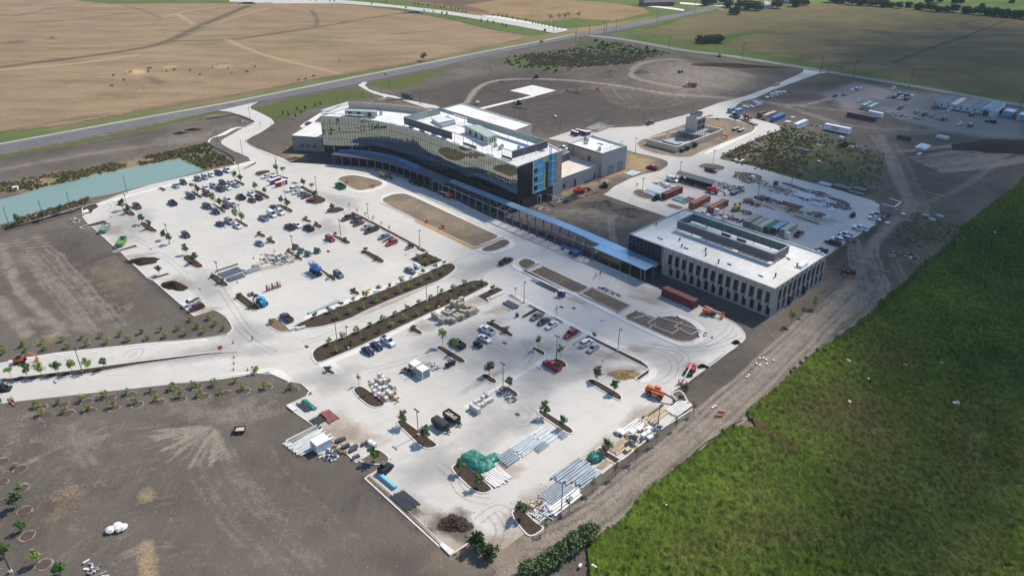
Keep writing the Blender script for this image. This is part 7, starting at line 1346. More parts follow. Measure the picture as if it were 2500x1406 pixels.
container(C3('R7 2290,585'), 7, 'light blue', 'B', 'white roofed cabin left at the right picture edge', 'white cabins', w=5, h=3.4, roof='white'); container(C3('R7 2500,640'), 7, 'light blue', 'B', 'white roofed cabin cut by the right picture edge', 'white cabins', w=5, h=3.4, roof='white')
container(C3('L1 1265,1075'), 6.06, 'pale green', 'a', 'grey green container with a ladder on its roof, lower lot', h=2.5, roof='white'); container(C3('V4 640,1165'), 3.6, 'white', 'B', 'small white corrugated container on white boards', w=3.0, h=2.7, roof='white')
o = root('ladder', 'yellow wooden ladder lying across the grey green container', 'ladder', (*C3('L1 1255,1035', 2.6), 2.68), AXB); b = MB(); [b.beam((-2.6, y, 0), (2.6, y, 0), .09) for y in (-.2, .2)]; [b.beam((-2.4+k*.4, -.2, 0), (-2.4+k*.4, .2, 0), .06) for k in range(13)]; b.build('rails', M('ladder_wood', (.42,.34,.16), .8), o)
# portable toilets
TW = M('toilet_white', (.70,.70,.69), .6); TC = {'red':M('toilet_red', (.28,.02,.03), .5), 'blue':M('toilet_blue', (.05,.08,.24), .5), 'grey':M('toilet_grey', (.40,.42,.46), .5)}; TME = {}
for k, m_ in TC.items():
    b = MB(); b.box((0, 0, .1), (1.1, 1.1, 2.0)); bd = b.mesh('cabin', [m_]); b = MB(); b.loft([[(-.6,-.6,2.1),(.6,-.6,2.1),(.6,.6,2.1),(-.6,.6,2.1)], [(-.55,-.4,2.35),(.55,-.4,2.35),(.55,.4,2.35),(-.55,.4,2.35)]]); rf = b.mesh('roof', [TW]); b = MB(); b.box((0, -.57, .15), (.7, .05, 1.8)); TME[k] = (bd, rf, b.mesh('door', [m_]))
def toilets(items, where, hd=AXB):
    it = sorted([(s, c) for s, c in items], key=lambda t: PX(t[0])[0][0])
    for k, (s, c) in enumerate(it):
        o = root('portable_toilet', '%s portable toilet, %s from left %s' % (c, ORD[k], where), 'portable toilet', (*WP(s, 1.0)[0], .0), hd, 'portable toilets'); [link(n_, me, o) for n_, me in zip(('cabin', 'roof', 'door'), TME[c])]
toilets([('L2 475,250','red'),('L2 512,258','blue')], 'in the pair on the drive'); toilets([('U2 370,335','blue'),('U2 400,325','blue'),('U2 430,310','red'),('U2 460,300','red'),('U2 490,290','red'),('U2 450,368','red'),('U2 487,358','red'),('U2 520,345','grey'),('U2 552,335','grey'),('U2 580,325','red')], 'in the two rows near the entrance')
toilets([('V1 545,230','red'),('V1 585,245','red'),('V1 625,262','blue'),('V1 665,268','blue'),('V1 655,205','red'),('V1 695,212','red'),('V1 735,222','red'),('V1 770,232','red'),('V1 805,242','red'),('V1 840,252','red'),('V1 875,262','blue'),('V1 910,255','blue'),('V1 945,245','red')], 'in the cluster behind the building')
# dumpsters
def skip(s, hd, mat, label, L=6.2, w=2.3, h=1.5, full=None):
    o = root('dumpster', label, 'dumpster', (*WP(s, .7)[0], 0), HEAD[hd] if hd in HEAD else hdg(hd)); b = MB()
    for y in (-w/2, w/2): b.poly([(-L/2, y, .15), (L/2, y, .15), (L/2+.35, y, h), (-L/2-.35, y, h)]); b.poly([(-L/2, y*.95, .15), (L/2, y*.95, .15), (L/2+.3, y*.95, h), (-L/2-.3, y*.95, h)][::-1])
    for sx in (-1, 1): b.poly([(sx*L/2, -w/2, .15), (sx*L/2, w/2, .15), (sx*(L/2+.35), w/2, h), (sx*(L/2+.35), -w/2, h)]); b.poly([(sx*L/2*.97, -w/2, .15), (sx*L/2*.97, w/2, .15), (sx*(L/2+.28), w/2, h), (sx*(L/2+.28), -w/2, h)])
    b.poly([(-L/2, -w/2, .2), (L/2, -w/2, .2), (L/2, w/2, .2), (-L/2, w/2, .2)]); b.build('shell', mat, o); b = MB()
    for k in range(7):
        x = -L/2+.3+k*(L-.6)/6; [b.beam((x, s_*(w/2+.05), .15), (x, s_*(w/2+.05), h), .12) for s_ in (-1, 1)]
    for y in (-w/2-.03, w/2+.03): b.beam((-L/2-.35, y, h), (L/2+.35, y, h), .14)
    for sx in (-1, 1): b.beam((sx*(L/2+.35), -w/2, h), (sx*(L/2+.35), w/2, h), .14)
    b.build('rim', mat, o); [link('skid', CARM.setdefault('skid', (lambda q: (q.beam((-2.9, 0, .08), (2.9, 0, .08), .15), q.mesh('skid', [MDRK]))[1])(MB())), o, (0, y, 0)) for y in (-.6, .6)]
    if full:
        b = MB(); r = random.Random(5); [b.box((r.uniform(-L/2, L/2)*.85, r.uniform(-w/2, w/2)*.7, .7), (r.uniform(.4, 1.3), r.uniform(.3, .9), r.uniform(.3, .9)), r.random()*3, 0, r.uniform(-.4, .4)) for k in range(22)]; setting(b.build('rubbish', full, o), 'stuff')
RUB = M('rubbish_mix', (.42,.40,.37), .9, var=.6, scale=.6)
skip('U1 335,1000', 'U1 300,1070 400,930', MTEAL, 'teal green dumpster full of rubbish at the lot edge', full=RUB); skip('U1 575,1195', 'U1 535,1260 625,1115', MGRN, 'light green empty dumpster at the lot edge'); skip('U2 1380,385', 'A', M('skip_dark_green', (.05,.17,.04), .6, var=.3), 'green dumpster by the round sandy island', 5); skip('V2 1130,990', 'B', M('skip_grey_teal', (.14,.20,.19), .6, var=.3), 'grey teal dumpster near the blue wall'); skip('R7 755,935', 'A', M('skip_forest', (.035,.09,.03), .6), 'dark green dumpster below the gravel lot'); skip('R6 2035,1035', 'B', M('skip_black', (.03,.025,.025), .7), 'small black dumpster on the weedy ground', 4)
# heaps
def heap(nm, s, rx, ry, h, deg, mat, label, cat, jag=.25, seed=1):
    x, y = P0(s); r = np.random.default_rng(seed); b = MB(); N, K = 64, 18; rings = []; ph = r.random(6)*6.28
    for k in range(K):
        q = k/(K-1); z = h*(1-q)**1.15; rings.append([])
        for i in range(N):
            a = 2*math.pi*i/N; e = 1+.16*math.sin(2*a+ph[0])+.12*math.sin(3*a+ph[1])+.07*math.sin(7*a+ph[2]); px, py = rx*q*e*math.cos(a), ry*q*e*math.sin(a)
            rings[-1].append((px+r.normal()*jag*.22, py+r.normal()*jag*.22, max(.03, z*(1+.25*math.sin(2*a+ph[3])*q)+r.normal()*jag*h*.14*(q < .97)) if q < 1 else .02))
    b.loft(rings[::-1], cap=False)
    return tag(b.build(nm, mat, None, (x, y, .0), R(deg)), label, cat)
PEAT = M('dark_peat', (.045,.035,.028), 1, .05, scale=2.5, var=.55); BRUSH = M('brush_wood', (.075,.055,.042), 1, .05, scale=3, var=.6); CLAY = M('grey_clay', (.13,.11,.09), 1, .05, scale=1.5, var=.4); SANDM = M('builders_sand', (.30,.20,.09), 1, .05, scale=1.2, var=.5)
heap('mulch_pile', 'M1 1040,505', 5.5, 3.2, 1.5, 15, PEAT, 'smooth dark mulch pile in the upper bay of the left kerb', 'pile', .2, 1); heap('mulch_pile', 'M1 1262,685', 4.7, 3.0, 1.5, -25, PEAT, 'ragged dark pile in the lower bay of the left kerb', 'pile', .35, 2); heap('brush_pile', 'B2 832,1022', 3.4, 2.7, 1.2, -25, BRUSH, 'tangled brown brush pile in the bottom corner bay', 'pile', .6, 3); heap('soil_mound', 'L5 1150,455', 11, 5.5, 1.9, -25, CLAY, 'left and larger of two soil mounds in the courtyard', 'mound', .3, 4); heap('soil_mound', 'L5 1425,525', 9, 5, 1.7, -25, CLAY, 'right and smaller of two soil mounds in the courtyard', 'mound', .3, 5); heap('sand_pile', 'L2 1190,1140', 4.0, 2.2, .6, 10, SANDM, 'flattened sand pile in the corner of the lower lot', 'pile', .4, 6)
heap('soil_mound', 'R7 2100,1060', 24, 10, 1.3, 15, PEAT, 'long dark soil mound at the far right', 'mound', .2, 7); heap('soil_mound', 'T2 1960,545', 18, 9, 3.0, 40, CLAY, 'grey soil mound beside the turning circle', 'mound', .25, 8); heap('soil_mound', 'T2 2190,530', 7, 4, 1.6, 20, CLAY, 'small mound inside the turning loop', 'mound', .3, 9); heap('soil_mound', 'T3 400,480', 34, 6, 1.6, -14, PEAT, 'long dark bank beside the county road', 'mound', .25, 10); heap('soil_mound', 'S1 175,1115', 3.2, 2.2, 1.0, 0, CLAY, 'small dirt pile below the annex', 'mound', .3, 11); heap('soil_mound', 'T1 1405,945', 4, 2, 1.0, 10, PEAT, 'right of two dark heaps on the bare bank', 'mound', .4, 12); heap('soil_mound', 'T1 1310,970', 4, 1.6, .9, 10, PEAT, 'left of two dark heaps on the bare bank', 'mound', .4, 13); heap('soil_mound', 'S1 30,960', 3, 1.4, .7, 20, SANDM, 'small sandy heap left of the annex', 'mound', .4, 14); heap('soil_mound', 'V2 1690,1060', 5, 2.5, 1.2, 20, CLAY, 'dark spoil edge of the courtyard track', 'mound', .4, 15)  # the far right heap stands in for a dark, pit-like area
for k, s in enumerate(('L2 2035,1050','L2 2400,790')): heap('uprooted_clump', s, 1.3, 1.0, .8, 0, PEAT, ('lower' if k == 0 else 'upper')+' dark clump of earth on the drive kerb', 'clump', .7, 20+k)
# stacks of long material: every bar is a part
def bundle(nm, s, dirs, L, n, w, h, mat, label, cat='stack', gap=.19, layers=1, z=0, jit=.3, grp=None):
    e = HEAD[dirs] if dirs in HEAD else hdg(dirs); o = root(nm, label, cat, (*P0(s), z), e, grp); r = random.Random(n*7+int(L*10)); b = MB()
    for l in range(layers):
        for k in range(n):
            y = (k-(n-1)/2)*(w+gap); LL = L*r.uniform(1-jit*.4, 1); x = r.uniform(-1, 1)*jit*L*.2
            ca = r.gauss(0, jit*.06); b.box((x, y, .12+l*(h+.03)), (LL, w, h), ca)
    build_each(b, nm.split('_')[-1], mat, o); return o
STL = M('galvanised_channel', (.36,.40,.43), .4, .4, .4, scale=.6); STL2 = M('bluish_sheet', (.50,.56,.58), .5, .4, .2); WB = M('white_boards', (.70,.68,.64), .8, scale=.5); TB = M('raw_timber', (.52,.42,.28), .9, .1, scale=.6); DKP = M('dark_pipe', (.06,.07,.08), .5, .4); RDP = M('red_pipe', (.33,.13,.11), .6); BLP = M('blue_pipe', (.22,.48,.62), .5); SLT = M('slate_panel', (.10,.125,.145), .5, .4, .2)
for a in (('steel_channel','V6 690,660','B',9.5,6,.55,.4,STL,'long grey steel channels, upper stack at the lot edge'),('steel_channel','V6 880,740','B',7,5,.5,.45,STL,'shorter grey steel channels beside the earth strip'),('steel_strip','V6 480,930','B',8,9,.35,.18,STL,'fan of thin pale steel strips at the lot edge'),('white_board','V6 600,1060','B',9,4,.5,.25,WB,'long white boards along the kerb by the lamp'),('steel_strip','V6 300,1200','B',5,6,.35,.2,STL2,'loose bluish strips at the end of the steel stacks'),('timber_rail','V6 1110,560','B',4,4,.2,.2,TB,'timber rails beside the small green tarp'),
 ('roof_sheet','V6 330,170','B',5.5,5,.95,.05,STL2,'flat pale blue sheets laid out on the concrete'),('steel_strip','V6 90,310','B',7.5,7,.45,.15,STL2,'left of the laid out pale steel strips'),('white_board','V6 260,130','B',3.2,2,.4,.2,WB,'two white boards beside the pale blue sheets'),('steel_strip','V6 270,330','B',4.0,5,.3,.3,STL,'small crate of strips on the pale sheets'),('steel_strip','V6 560,185','B',2.2,4,.3,.3,STL,'short steel strips by the island kerb'),('steel_strip','L3 1700,715','B',4.5,6,.5,.6,STL,'shaded steel stack right of the green tarp'),
 ('white_board','L3 1565,915','A',5.5,9,.38,.25,WB,'white boards below the green tarp'),('slate_sheet','U3 860,450','B',8,4,.85,.25,SLT,'larger set of dark slate panels'),('slate_sheet','U3 925,528','B',6,3,.9,.25,SLT,'smaller set of dark slate panels'),('steel_beam','U3 800,385','B',8.5,1,.3,.35,SLT,'single dark beam above the slate panels'),('steel_channel','U3 1160,430','B',5.5,4,.4,.5,STL,'grey channel rack right of the slate panels'),('wood_crate','U3 1290,320','A',2.6,3,.4,.2,TB,'tan timber pieces between the window frames'),
 ('blue_duct','U3 2190,960','B',11.5,2,.55,.4,STL2,'long pale blue duct along the walk'),('blue_pipe','L3 395,975','A',6.2,1,.75,.7,BLP,'single thick light blue pipe at the lower left kerb'),('dark_pipe','L3 580,1175','A',6.5,9,.2,.2,DKP,'bundle of dark pipes at the lower left kerb'),('dark_pipe','V4 425,700','A',4.8,3,.28,.28,DKP,'dark pipes in the corner bay'),('dark_pipe','V4 610,870','A',3.2,8,.24,.24,DKP,'short dark pipes beside the red ones'),('red_pipe','V4 750,820','A',5.4,7,.24,.24,RDP,'dull red pipes in the corner bay'),
 ('white_board','V4 480,1130','B',9.5,14,.34,.3,WB,'wide pile of bright white boards on the soil'),('dark_pipe','V4 430,1055','B',8.5,3,.34,.34,DKP,'black pipes behind the white boards'),('dark_pipe','L2 345,185','A',9,5,.22,.2,DKP,'dark pipes along the median kerb'),('slate_sheet','L2 210,115','A',3,3,.4,.2,STL,'short grey panels along the median kerb'),('slate_sheet','V5 2120,335','A',5.5,5,.35,.35,SLT,'dark steel frames by the drive lamp'),('white_board','V5 1860,165','B',6,2,.4,.3,WB,'white boards at the forked bed above the pallets'),
 ('timber_rail','L4 880,760','B',9,6,.35,.3,TB,'long raw timbers near the dirt track'),('white_board','L4 670,860','B',7,5,.45,.3,WB,'white boards of the lumber line, middle'),('white_board','L4 1150,660','B',7,6,.4,.3,WB,'white boards at the upper end of the lumber line'),('timber_rail','L4 500,1060','B',6,5,.3,.3,TB,'raw timbers at the lower end of the lumber line'),('timber_rail','L4 520,1110','B',5,2,.5,.2,TB,'broad planks flat on the sand'),('timber_rail','L4 880,690','B',7,2,.25,.3,M('old_timber', (.24,.18,.13), .9),'old dark timbers beside the orange telehandler'),
 ('steel_channel','R4 380,510','A',8,9,.5,.4,STL2,'pale channels beside the dark maroon container'),('steel_channel','R4 290,560','A',8,5,.5,.3,STL,'grey channels at the rounded yard island'),('steel_channel','R4 740,650','A',7,8,.45,.35,M('teal_channel', (.16,.30,.36), .5, .4, .3),'teal grey channels between two containers'),('red_pipe','R4 830,650','B',6,5,.4,.4,M('dark_red_pipe', (.13,.03,.06), .6),'dark red tubes beside the brown container'),('steel_channel','R4 1120,720','B',6,6,.45,.35,STL,'grey channels beside the K LINE container'),('steel_channel','R5 1090,470','A',9,8,.5,.35,STL2,'pale steel beams in the right of the rear yard'),
 ('red_beam','R5 900,605','A',9,5,.5,.3,M('rust_beam', (.17,.06,.05), .8),'rust red beams on the yard concrete'),('steel_channel','R5 1290,590','A',6,6,.4,.3,STL2,'pale steel pieces by the far yard island'),('white_board','R5 1415,780','B',4.5,3,.4,.2,WB,'white strips at the yard edge'),('white_board','R5 1480,670','B',4,2,.7,.15,WB,'white sheet near the yard island'),('white_board','R5 1400,300','A',6,4,.7,.3,M('grey_white', (.42,.46,.50), .7),'pale panels beyond the yard road'),('dark_beam','R5 1640,345','A',8,6,.5,.5,DKP,'dark beams beyond the yard road, left stack'),('dark_beam','R5 1900,380','A',6,4,.6,.5,DKP,'dark beams beyond the yard road, right stack'),('dark_beam','R5 1840,430','A',7,4,.5,.4,DKP,'dark beams beyond the yard road, lower stack'),
 ('white_board','L5 1450,105','B',7,5,.8,.15,STL2,'pale sheets laid out near the roller doors'),('white_board','R6 1210,705','B',4,4,.5,.3,STL2,'pale sheets left of the white container'),('steel_channel','R6 1280,640','B',3,3,.5,.3,STL2,'pale sheets below the blue container'),('dark_beam','R6 1430,1110','A',8,6,.4,.4,DKP,'dark beams on the weedy ground'),('wrapped_pack','R7 1030,1080','B',9,4,1.1,.9,STL2,'wrapped pale packs on the weedy ground'),('white_board','R7 980,1170','B',4,2,.5,.3,WB,'white timbers beside the wrapped packs'),('steel_post','R7 1310,945','A',6,8,.3,1.3,M('grey_white', (.42,.46,.50), .7),'rack of pale posts below the gravel lot'),('timber_rail','M3 1540,470','B',4,5,.25,.2,M('old_timber', (.24,.18,.13), .9),'old timbers scattered on the dark soil'),('timber_rail','M3 1490,580','A',3.5,2,.12,.2,TB,'timber frame on the grass patch by the dirt track'),('timber_rail','M3 1860,25','A',8,1,.3,.3,M('yellow_timber', (.42,.36,.12), .8),'single yellow beam on the dark soil')):
    bundle(*a)
# pallets of blocks
BLK = M('concrete_block', (.36,.345,.30), .9, .1, scale=1.2); BLK2 = M('warm_block', (.42,.37,.28), .9, .1, scale=1.2); PAL = M('pallet_wood', (.30,.22,.13), .9)
PME = {}
def block_mesh(hh, mt):
    key = (round(hh, 1), mt.name)
    if key not in PME:
        b = MB(); n = max(2, round(hh/.42)); r = random.Random(n)
        for k in range(n):
            b.box((r.gauss(0, .02), r.gauss(0, .02), .15+k*hh/n), (1.12, 1.0, hh/n-.03))
        b.box((0, 0, .16), (1.05, .93, hh-.1)); p = MB(); p.box((0, 0, .0), (1.2, 1.05, .12)); PME[key] = (b.mesh('blocks', [mt]), p.mesh('pallet', [PAL]))
    return PME[key]
pts = [(725,540,1.8),(768,562,1.6),(820,585,1.3),(872,560,1.2),(908,578,1.0),(948,595,1.0),(850,640,1.7),(893,657,1.7),(930,625,1.2),(995,635,1.3),(1048,622,1.4),(1090,645,1.6),(900,490,1.2),(943,505,1.2),(985,470,1.2),(1000,535,1.5),(1038,508,1.2),(1075,482,1.3),(1100,455,1.1),(972,402,1.0),(1012,410,1.2),(1060,385,2.8),(1100,400,2.6),(1130,345,2.0),(1180,345,2.2),(1210,315,2.4),(1240,290,2.2),(1190,415,2.4),(1240,405,2.4),(1290,395,1.6),(1330,410,1.4),(1375,400,1.3),(1420,410,1.3),(1455,430,1.2),(1222,480,1.4),(1262,492,1.4),(1300,515,1.8),(1340,505,1.8),(1375,520,2.0),(1410,498,2.0),(1445,485,1.6),(1100,565,1.4),(1142,600,1.6),(1182,582,1.4),(1218,560,1.4),(1250,580,1.6),(1155,530,1.2),(1010,590,.9)]
pts.sort()
for k, (x, y, h) in enumerate(pts):
    o = root('block_pallet', 'pallet of concrete blocks, %s from left in the big block stack' % (ORD[k] if k < 30 else ORD[len(pts)-1-k]+' before the right end'), 'pallet', (*P0('V5 %d,%d' % (x, y+8)), .0), AXA+random.gauss(0, .04), 'block pallets of the big stack'); me = block_mesh(h, BLK2 if x > 1040 else BLK); link('blocks', me[0], o); link('pallet', me[1], o)
PW = M('pale_masonry', (.56,.54,.51), .85, .1, scale=1); WR = M('wrapped_white', (.62,.58,.56), .7); CARD = M('cardboard', (.40,.26,.19), .9)
def boxes(nm, c, pts, mat, what, where, grp, size=(1.2, 1.1), cat='pallet', hd=AXA):
    L = sorted(tuple(map(float, p.split(','))) for p in pts.split())
    for k, (x, y, h) in enumerate(L):
        r = random.Random(k+len(L)); o = root(nm, '%s, %s from left %s' % (what, ORD[k], where) if len(L) > 1 else what+' '+where, cat, (*P0('%s %f,%f' % (c, x, y)), .0), hd+r.gauss(0, .06), grp); b = MB(); n = max(1, round(h/.5))
        for j in range(n): b.box((r.gauss(0, .03), r.gauss(0, .03), .13+j*h/n), (size[0]*r.uniform(.85, 1.0), size[1]*r.uniform(.85, 1), h/n-.02))
        b.box((0, 0, .14), (size[0]*.84, size[1]*.84, h-.06)); b.build('load', mat[k % len(mat)] if isinstance(mat, list) else mat, o); b = MB(); b.box((0, 0, 0), (size[0]*1.05, size[1]*1.05, .11)); b.build('pallet', PAL, o)
boxes('masonry_pallet', 'L3', '1305,170,1.5 1340,195,1.5 1370,215,1.5 1345,110,.8 1380,95,.8 1385,150,.9 1420,140,.9 1425,60,.8 1450,115,1.0 1480,95,.9 1440,30,.7 1480,35,.6 1510,80,.8', PW, 'pale masonry pallet', 'in the row beside the dump trailers', 'pale masonry pallets')
boxes('wrapped_pallet', 'V4', '1395,320,1.3 1440,350,1.2 1365,385,1.1 1410,400,1.3 1460,395,1.4 1500,380,1.2 1530,450,1.3 1570,470,1.2 1350,450,1.0 1400,480,.9 1450,470,.9 1500,520,1.0 1540,560,1.3 1430,590,1.2 1480,610,1.0 1390,560,1.1 1570,530,.9 1330,510,.8', [WR, PW, CARD, WR, PW], 'wrapped pallet', 'in the heap by the thin trees', 'wrapped pallets heap'); boxes('cable_box', 'L4', '500,925,.9 545,945,.8 640,920,.5 770,970,1.0 815,945,1.0 780,905,.8 820,900,1.0 720,890,.5 590,1120,.7 830,980,.6', [WB, WB, TB, WB], 'white topped crate', 'among the lumber', 'crates among the lumber', (1.7, 1.2), 'crate', AXB)
boxes('block_pallet', 'V4', '870,1140,.8 910,1130,.7 960,1215,.8 1065,1215,.5 1050,1250,.6 1090,1340,.5 1200,1170,.5', DKP, 'dark trough', 'near the corner tree', 'dark troughs near the corner', (2.0, .9), 'trough', AXB); boxes('white_tank', 'V4', '1280,1170,1.0 1320,1195,.9', WB, 'white bag like tank', 'at the corner bay', 'white tanks at the corner', (1.1, 1.1), 'tank')
boxes('yard_crate', 'R5', '240,560,1.6 290,560,1.8 345,590,1.3 385,600,1.2 430,610,1.5 675,310,1.6 110,180,2.2 345,215,1.4 480,500,1.3 560,525,1.0', [M('yellow_crate', (.48,.40,.16), .8), CARD, CARD, M('blue_crate', (.02,.04,.10), .6), M('dark_crate', (.10,.09,.09), .8)], 'large crate', 'in the rear yard', 'crates of the rear yard', (1.9, 1.7), 'crate', AXB); boxes('yard_tank', 'R4', '1240,855,2.3 520,465,1.6 2265,1195,2.2 1365,930,1.3 1770,345,1.6', WB, 'white tank crate', 'in the rear yard', 'white tanks of the rear yard', (1.9, 1.7), 'tank')
boxes('white_tank', 'R6', '975,340,2.4 1040,320,2.4 905,355,.8 1095,290,1.2 770,470,2.0 730,440,1.6 810,460,1.4 690,490,.8 620,500,.9 580,490,.8 1155,275,.7 1985,950,1.2', [WB, M('bluish_wrap', (.50,.56,.62), .6)], 'white wrapped pack', 'along the rear access road', 'white packs by the access road', (2.2, 2.0), 'pack'); boxes('utility_box', 'M3', '1780,178,.6 1885,185,.7 1830,212,.8', M('teal_box', (.20,.28,.27), .6), 'flat teal lid box', 'on the grass by the dirt track', 'teal lid boxes', (2.6, 2.0), 'box', AXA); boxes('dark_crate', 'M3', '1185,590,1.2 1220,600,1.3 1255,595,1.1', M('black_crate', (.04,.04,.045), .8), 'black crate', 'inside the orange fence on the dark soil', 'black crates', (1.5, 1.4), 'crate')
boxes('pump_unit', 'V3', '1930,975,1.0 2045,1005,1.0', MDRK, 'black unit', 'on the white slab by the weeds', 'black units', (1.6, 1.2), 'unit'); sheet('slab', 'V3 1860,980 1960,945 2155,1000 2065,1040', .1, WALK); boxes('yellow_pallet', 'L1', '690,225,.6', M('yellow_pack', (.60,.54,.30), .8), 'pale yellow pack', 'by the small mulch islet', None, (2.8, 1.1), hd=AXB); boxes('trash_can', 'L1', '2332,505,1.1', DKP, 'dark round bin', 'alone on the lower lot near the forked bed', None, (.8, .8), 'bin')
# debris heaps that nobody could count
def litter(s, rx, ry, n, mats, label, hmax=.5, deg=-45, seed=1, smax=1.4):
    x, y = P0(s); r = random.Random(seed); b = MB()
    for k in range(n):
        a, q = r.random()*6.28, r.random()**.6; b.box((rx*q*math.cos(a), ry*q*math.sin(a), r.random()*hmax*(1-q)), (r.uniform(.25, smax), r.uniform(.12, .5), r.uniform(.06, .35)), r.random()*3, r.randrange(len(mats)), r.uniform(-.25, .25))
    o = b.build('debris_pile', mats, None, (x, y, .03), R(deg)); tag(o, label, 'debris'); return setting(o, 'stuff')
DM = [M('debris_grey', (.22,.22,.23), .8), M('debris_white', (.58,.56,.53), .8), M('debris_brown', (.20,.13,.09), .9), M('debris_blue', (.06,.10,.22), .7), M('debris_dark', (.045,.043,.045), .8), M('debris_tan', (.42,.34,.23), .9)]
g_, w_, n_, u_, k_, t_ = DM
for a in (('V6 200,1150',3,2,60,[n_,w_,k_,t_],'splintered boards at the end of the steel stacks'),('V6 340,1180',2.5,2,40,[w_,g_,u_],'loose plastic and strips by the corner island'),('L4 830,830',3.5,2,80,[u_,w_,g_,k_],'blue and white clutter around the lumber lamp'),('L4 600,970',4,2,50,[t_,n_,w_],'broken pallets along the lumber line'),('L3 1680,25',3.5,1.6,60,[g_,u_,w_],'grey wrapped clutter by the lamp island'),('V4 700,1260',4.5,2,110,[u_,w_,k_,g_],'blue and white scrap around the small white container'),('V4 880,1250',3,1.8,30,[t_,n_],'plywood sheets on the soil edge'),('L1 1150,1110',2.5,1.6,50,[k_,g_],'dark scrap left of the grey green container'),('L1 1410,1050',2.5,1.5,40,[g_,w_],'grey frames right of the grey green container'),
 ('U3 1450,260',6.5,3.0,90,[g_,w_,k_,g_],'flat window frames spread over the upper lot'),('U3 1650,255',5,2.5,60,[g_,w_,g_],'silver window frames near the lamp island'),('U3 1230,370',2.5,1.5,35,[t_,n_,w_],'wood scrap right of the channel rack'),('U3 1160,775',2,1.2,30,[k_,g_,w_],'small scrap heap by the mulch island'),('R4 1360,450',8,4,170,[u_,w_,g_,n_],'big blue and white rubbish heap beside the shed'),('R4 930,420',4,2,50,[w_,g_,k_],'pale scrap in front of the shed'),('R5 330,240',9,4,120,[w_,t_,g_,n_],'stone and scrap on the littered island'),('R5 780,400',9,4,170,[u_,w_,g_,t_],'blue and white materials in the rear yard'),('R5 1250,430',7,3,80,[n_,g_,k_],'rusty clutter by the long yard island'),('R5 1300,560',9,3.5,120,[w_,g_,u_],'scattered fittings in the rear yard'),('R5 1620,620',5,3,80,[k_,n_,g_],'dark clutter on the far yard island'),('R5 1270,740',4,3,60,[k_,g_,n_],'dark pallets scrap near the yard edge'),('R5 560,530',6,3,100,[u_,g_,k_,n_],'blue drums and scrap in the yard middle'),('R5 930,680',4,2.5,50,[n_,t_,k_],'rusty fittings below the red beams'),('R5 240,710',3,2.2,60,[n_,k_,t_],'brown heap beside the yellow telehandler'),('R4 1420,900',4,2.5,60,[k_,n_,t_],'dark equipment by the office back wall'),('R4 1570,950',3,2,30,[k_,g_],'dark fittings left of the container row'),
 ('R4 1150,190',5,2.2,60,[k_,w_,n_,g_],'scrap around the maroon pickup island'),('R4 470,430',5,2,60,[g_,w_,k_],'grey scrap above the dark maroon container'),('V2 850,1000',5,3,110,[w_,g_,n_,k_],'building rubble at the foot of the hoist mast'),('V2 1640,700',5,2,50,[n_,w_,t_],'scrap under the orange fence by the grey wing'),('L5 450,490',4,2,50,[t_,n_,w_],'broken concrete by the glass corner door'),('R6 640,470',5,3,90,[t_,w_,g_],'cut stone and bags near the containers'),('R6 1450,900',7,4,80,[w_,g_,k_,n_],'white scrap below the lone container'),('R6 1600,760',4,2,40,[k_,w_],'dark scrap left of the lettered trailer'),('R6 2300,1080',6,3,70,[g_,w_,u_],'grey dumped slabs on the weedy ground'),('R6 1700,1050',3,1.5,30,[w_,g_],'white pipes on the weedy ground'),('R7 650,600',7,4,170,[g_,w_,g_,k_],'stacked scaffold frames below the gravel lot'),('R7 960,660',3,2,30,[u_,g_],'blue frame heap below the parked line'),('R7 60,1090',5,2,50,[w_,g_,k_],'white scrap at the edge of the weedy ground'),('V4 1560,600',2,1,20,[n_,t_],'cardboard scraps by the wrapped pallets'),('V5 1480,450',2,1.5,20,[n_,t_],'wood scrap at the right end of the block stack'),('T2 1300,785',6,2.5,40,[k_,n_],'brush scraps by the helipad path'),('T2 1720,675',10,3,70,[n_,k_,n_],'rusty scrap beside the helipad'),('M3 1650,460',5,2,40,[k_,w_,n_],'dark scrap on the soil by the field'),('L2 1000,225',5,1.2,30,[k_,g_],'dark lumber by the median bed'),('B1 700,1380',5,1.5,30,[w_,g_],'white paper scraps at the bottom edge'),('L2 2050,700',3,1.5,10,[n_,w_],'scraps by the rounded median'),('L5 1050,975',1.6,1,14,[t_,n_],'pale slab heap under the walkway end'),('T1 1760,890',4,2,40,[w_,k_,g_],'rubbish at the entrance drive curve'),('M1 540,215',4,2,30,[w_,g_],'broken concrete by the pond corner')):
    litter(*a, seed=len(a[5]))
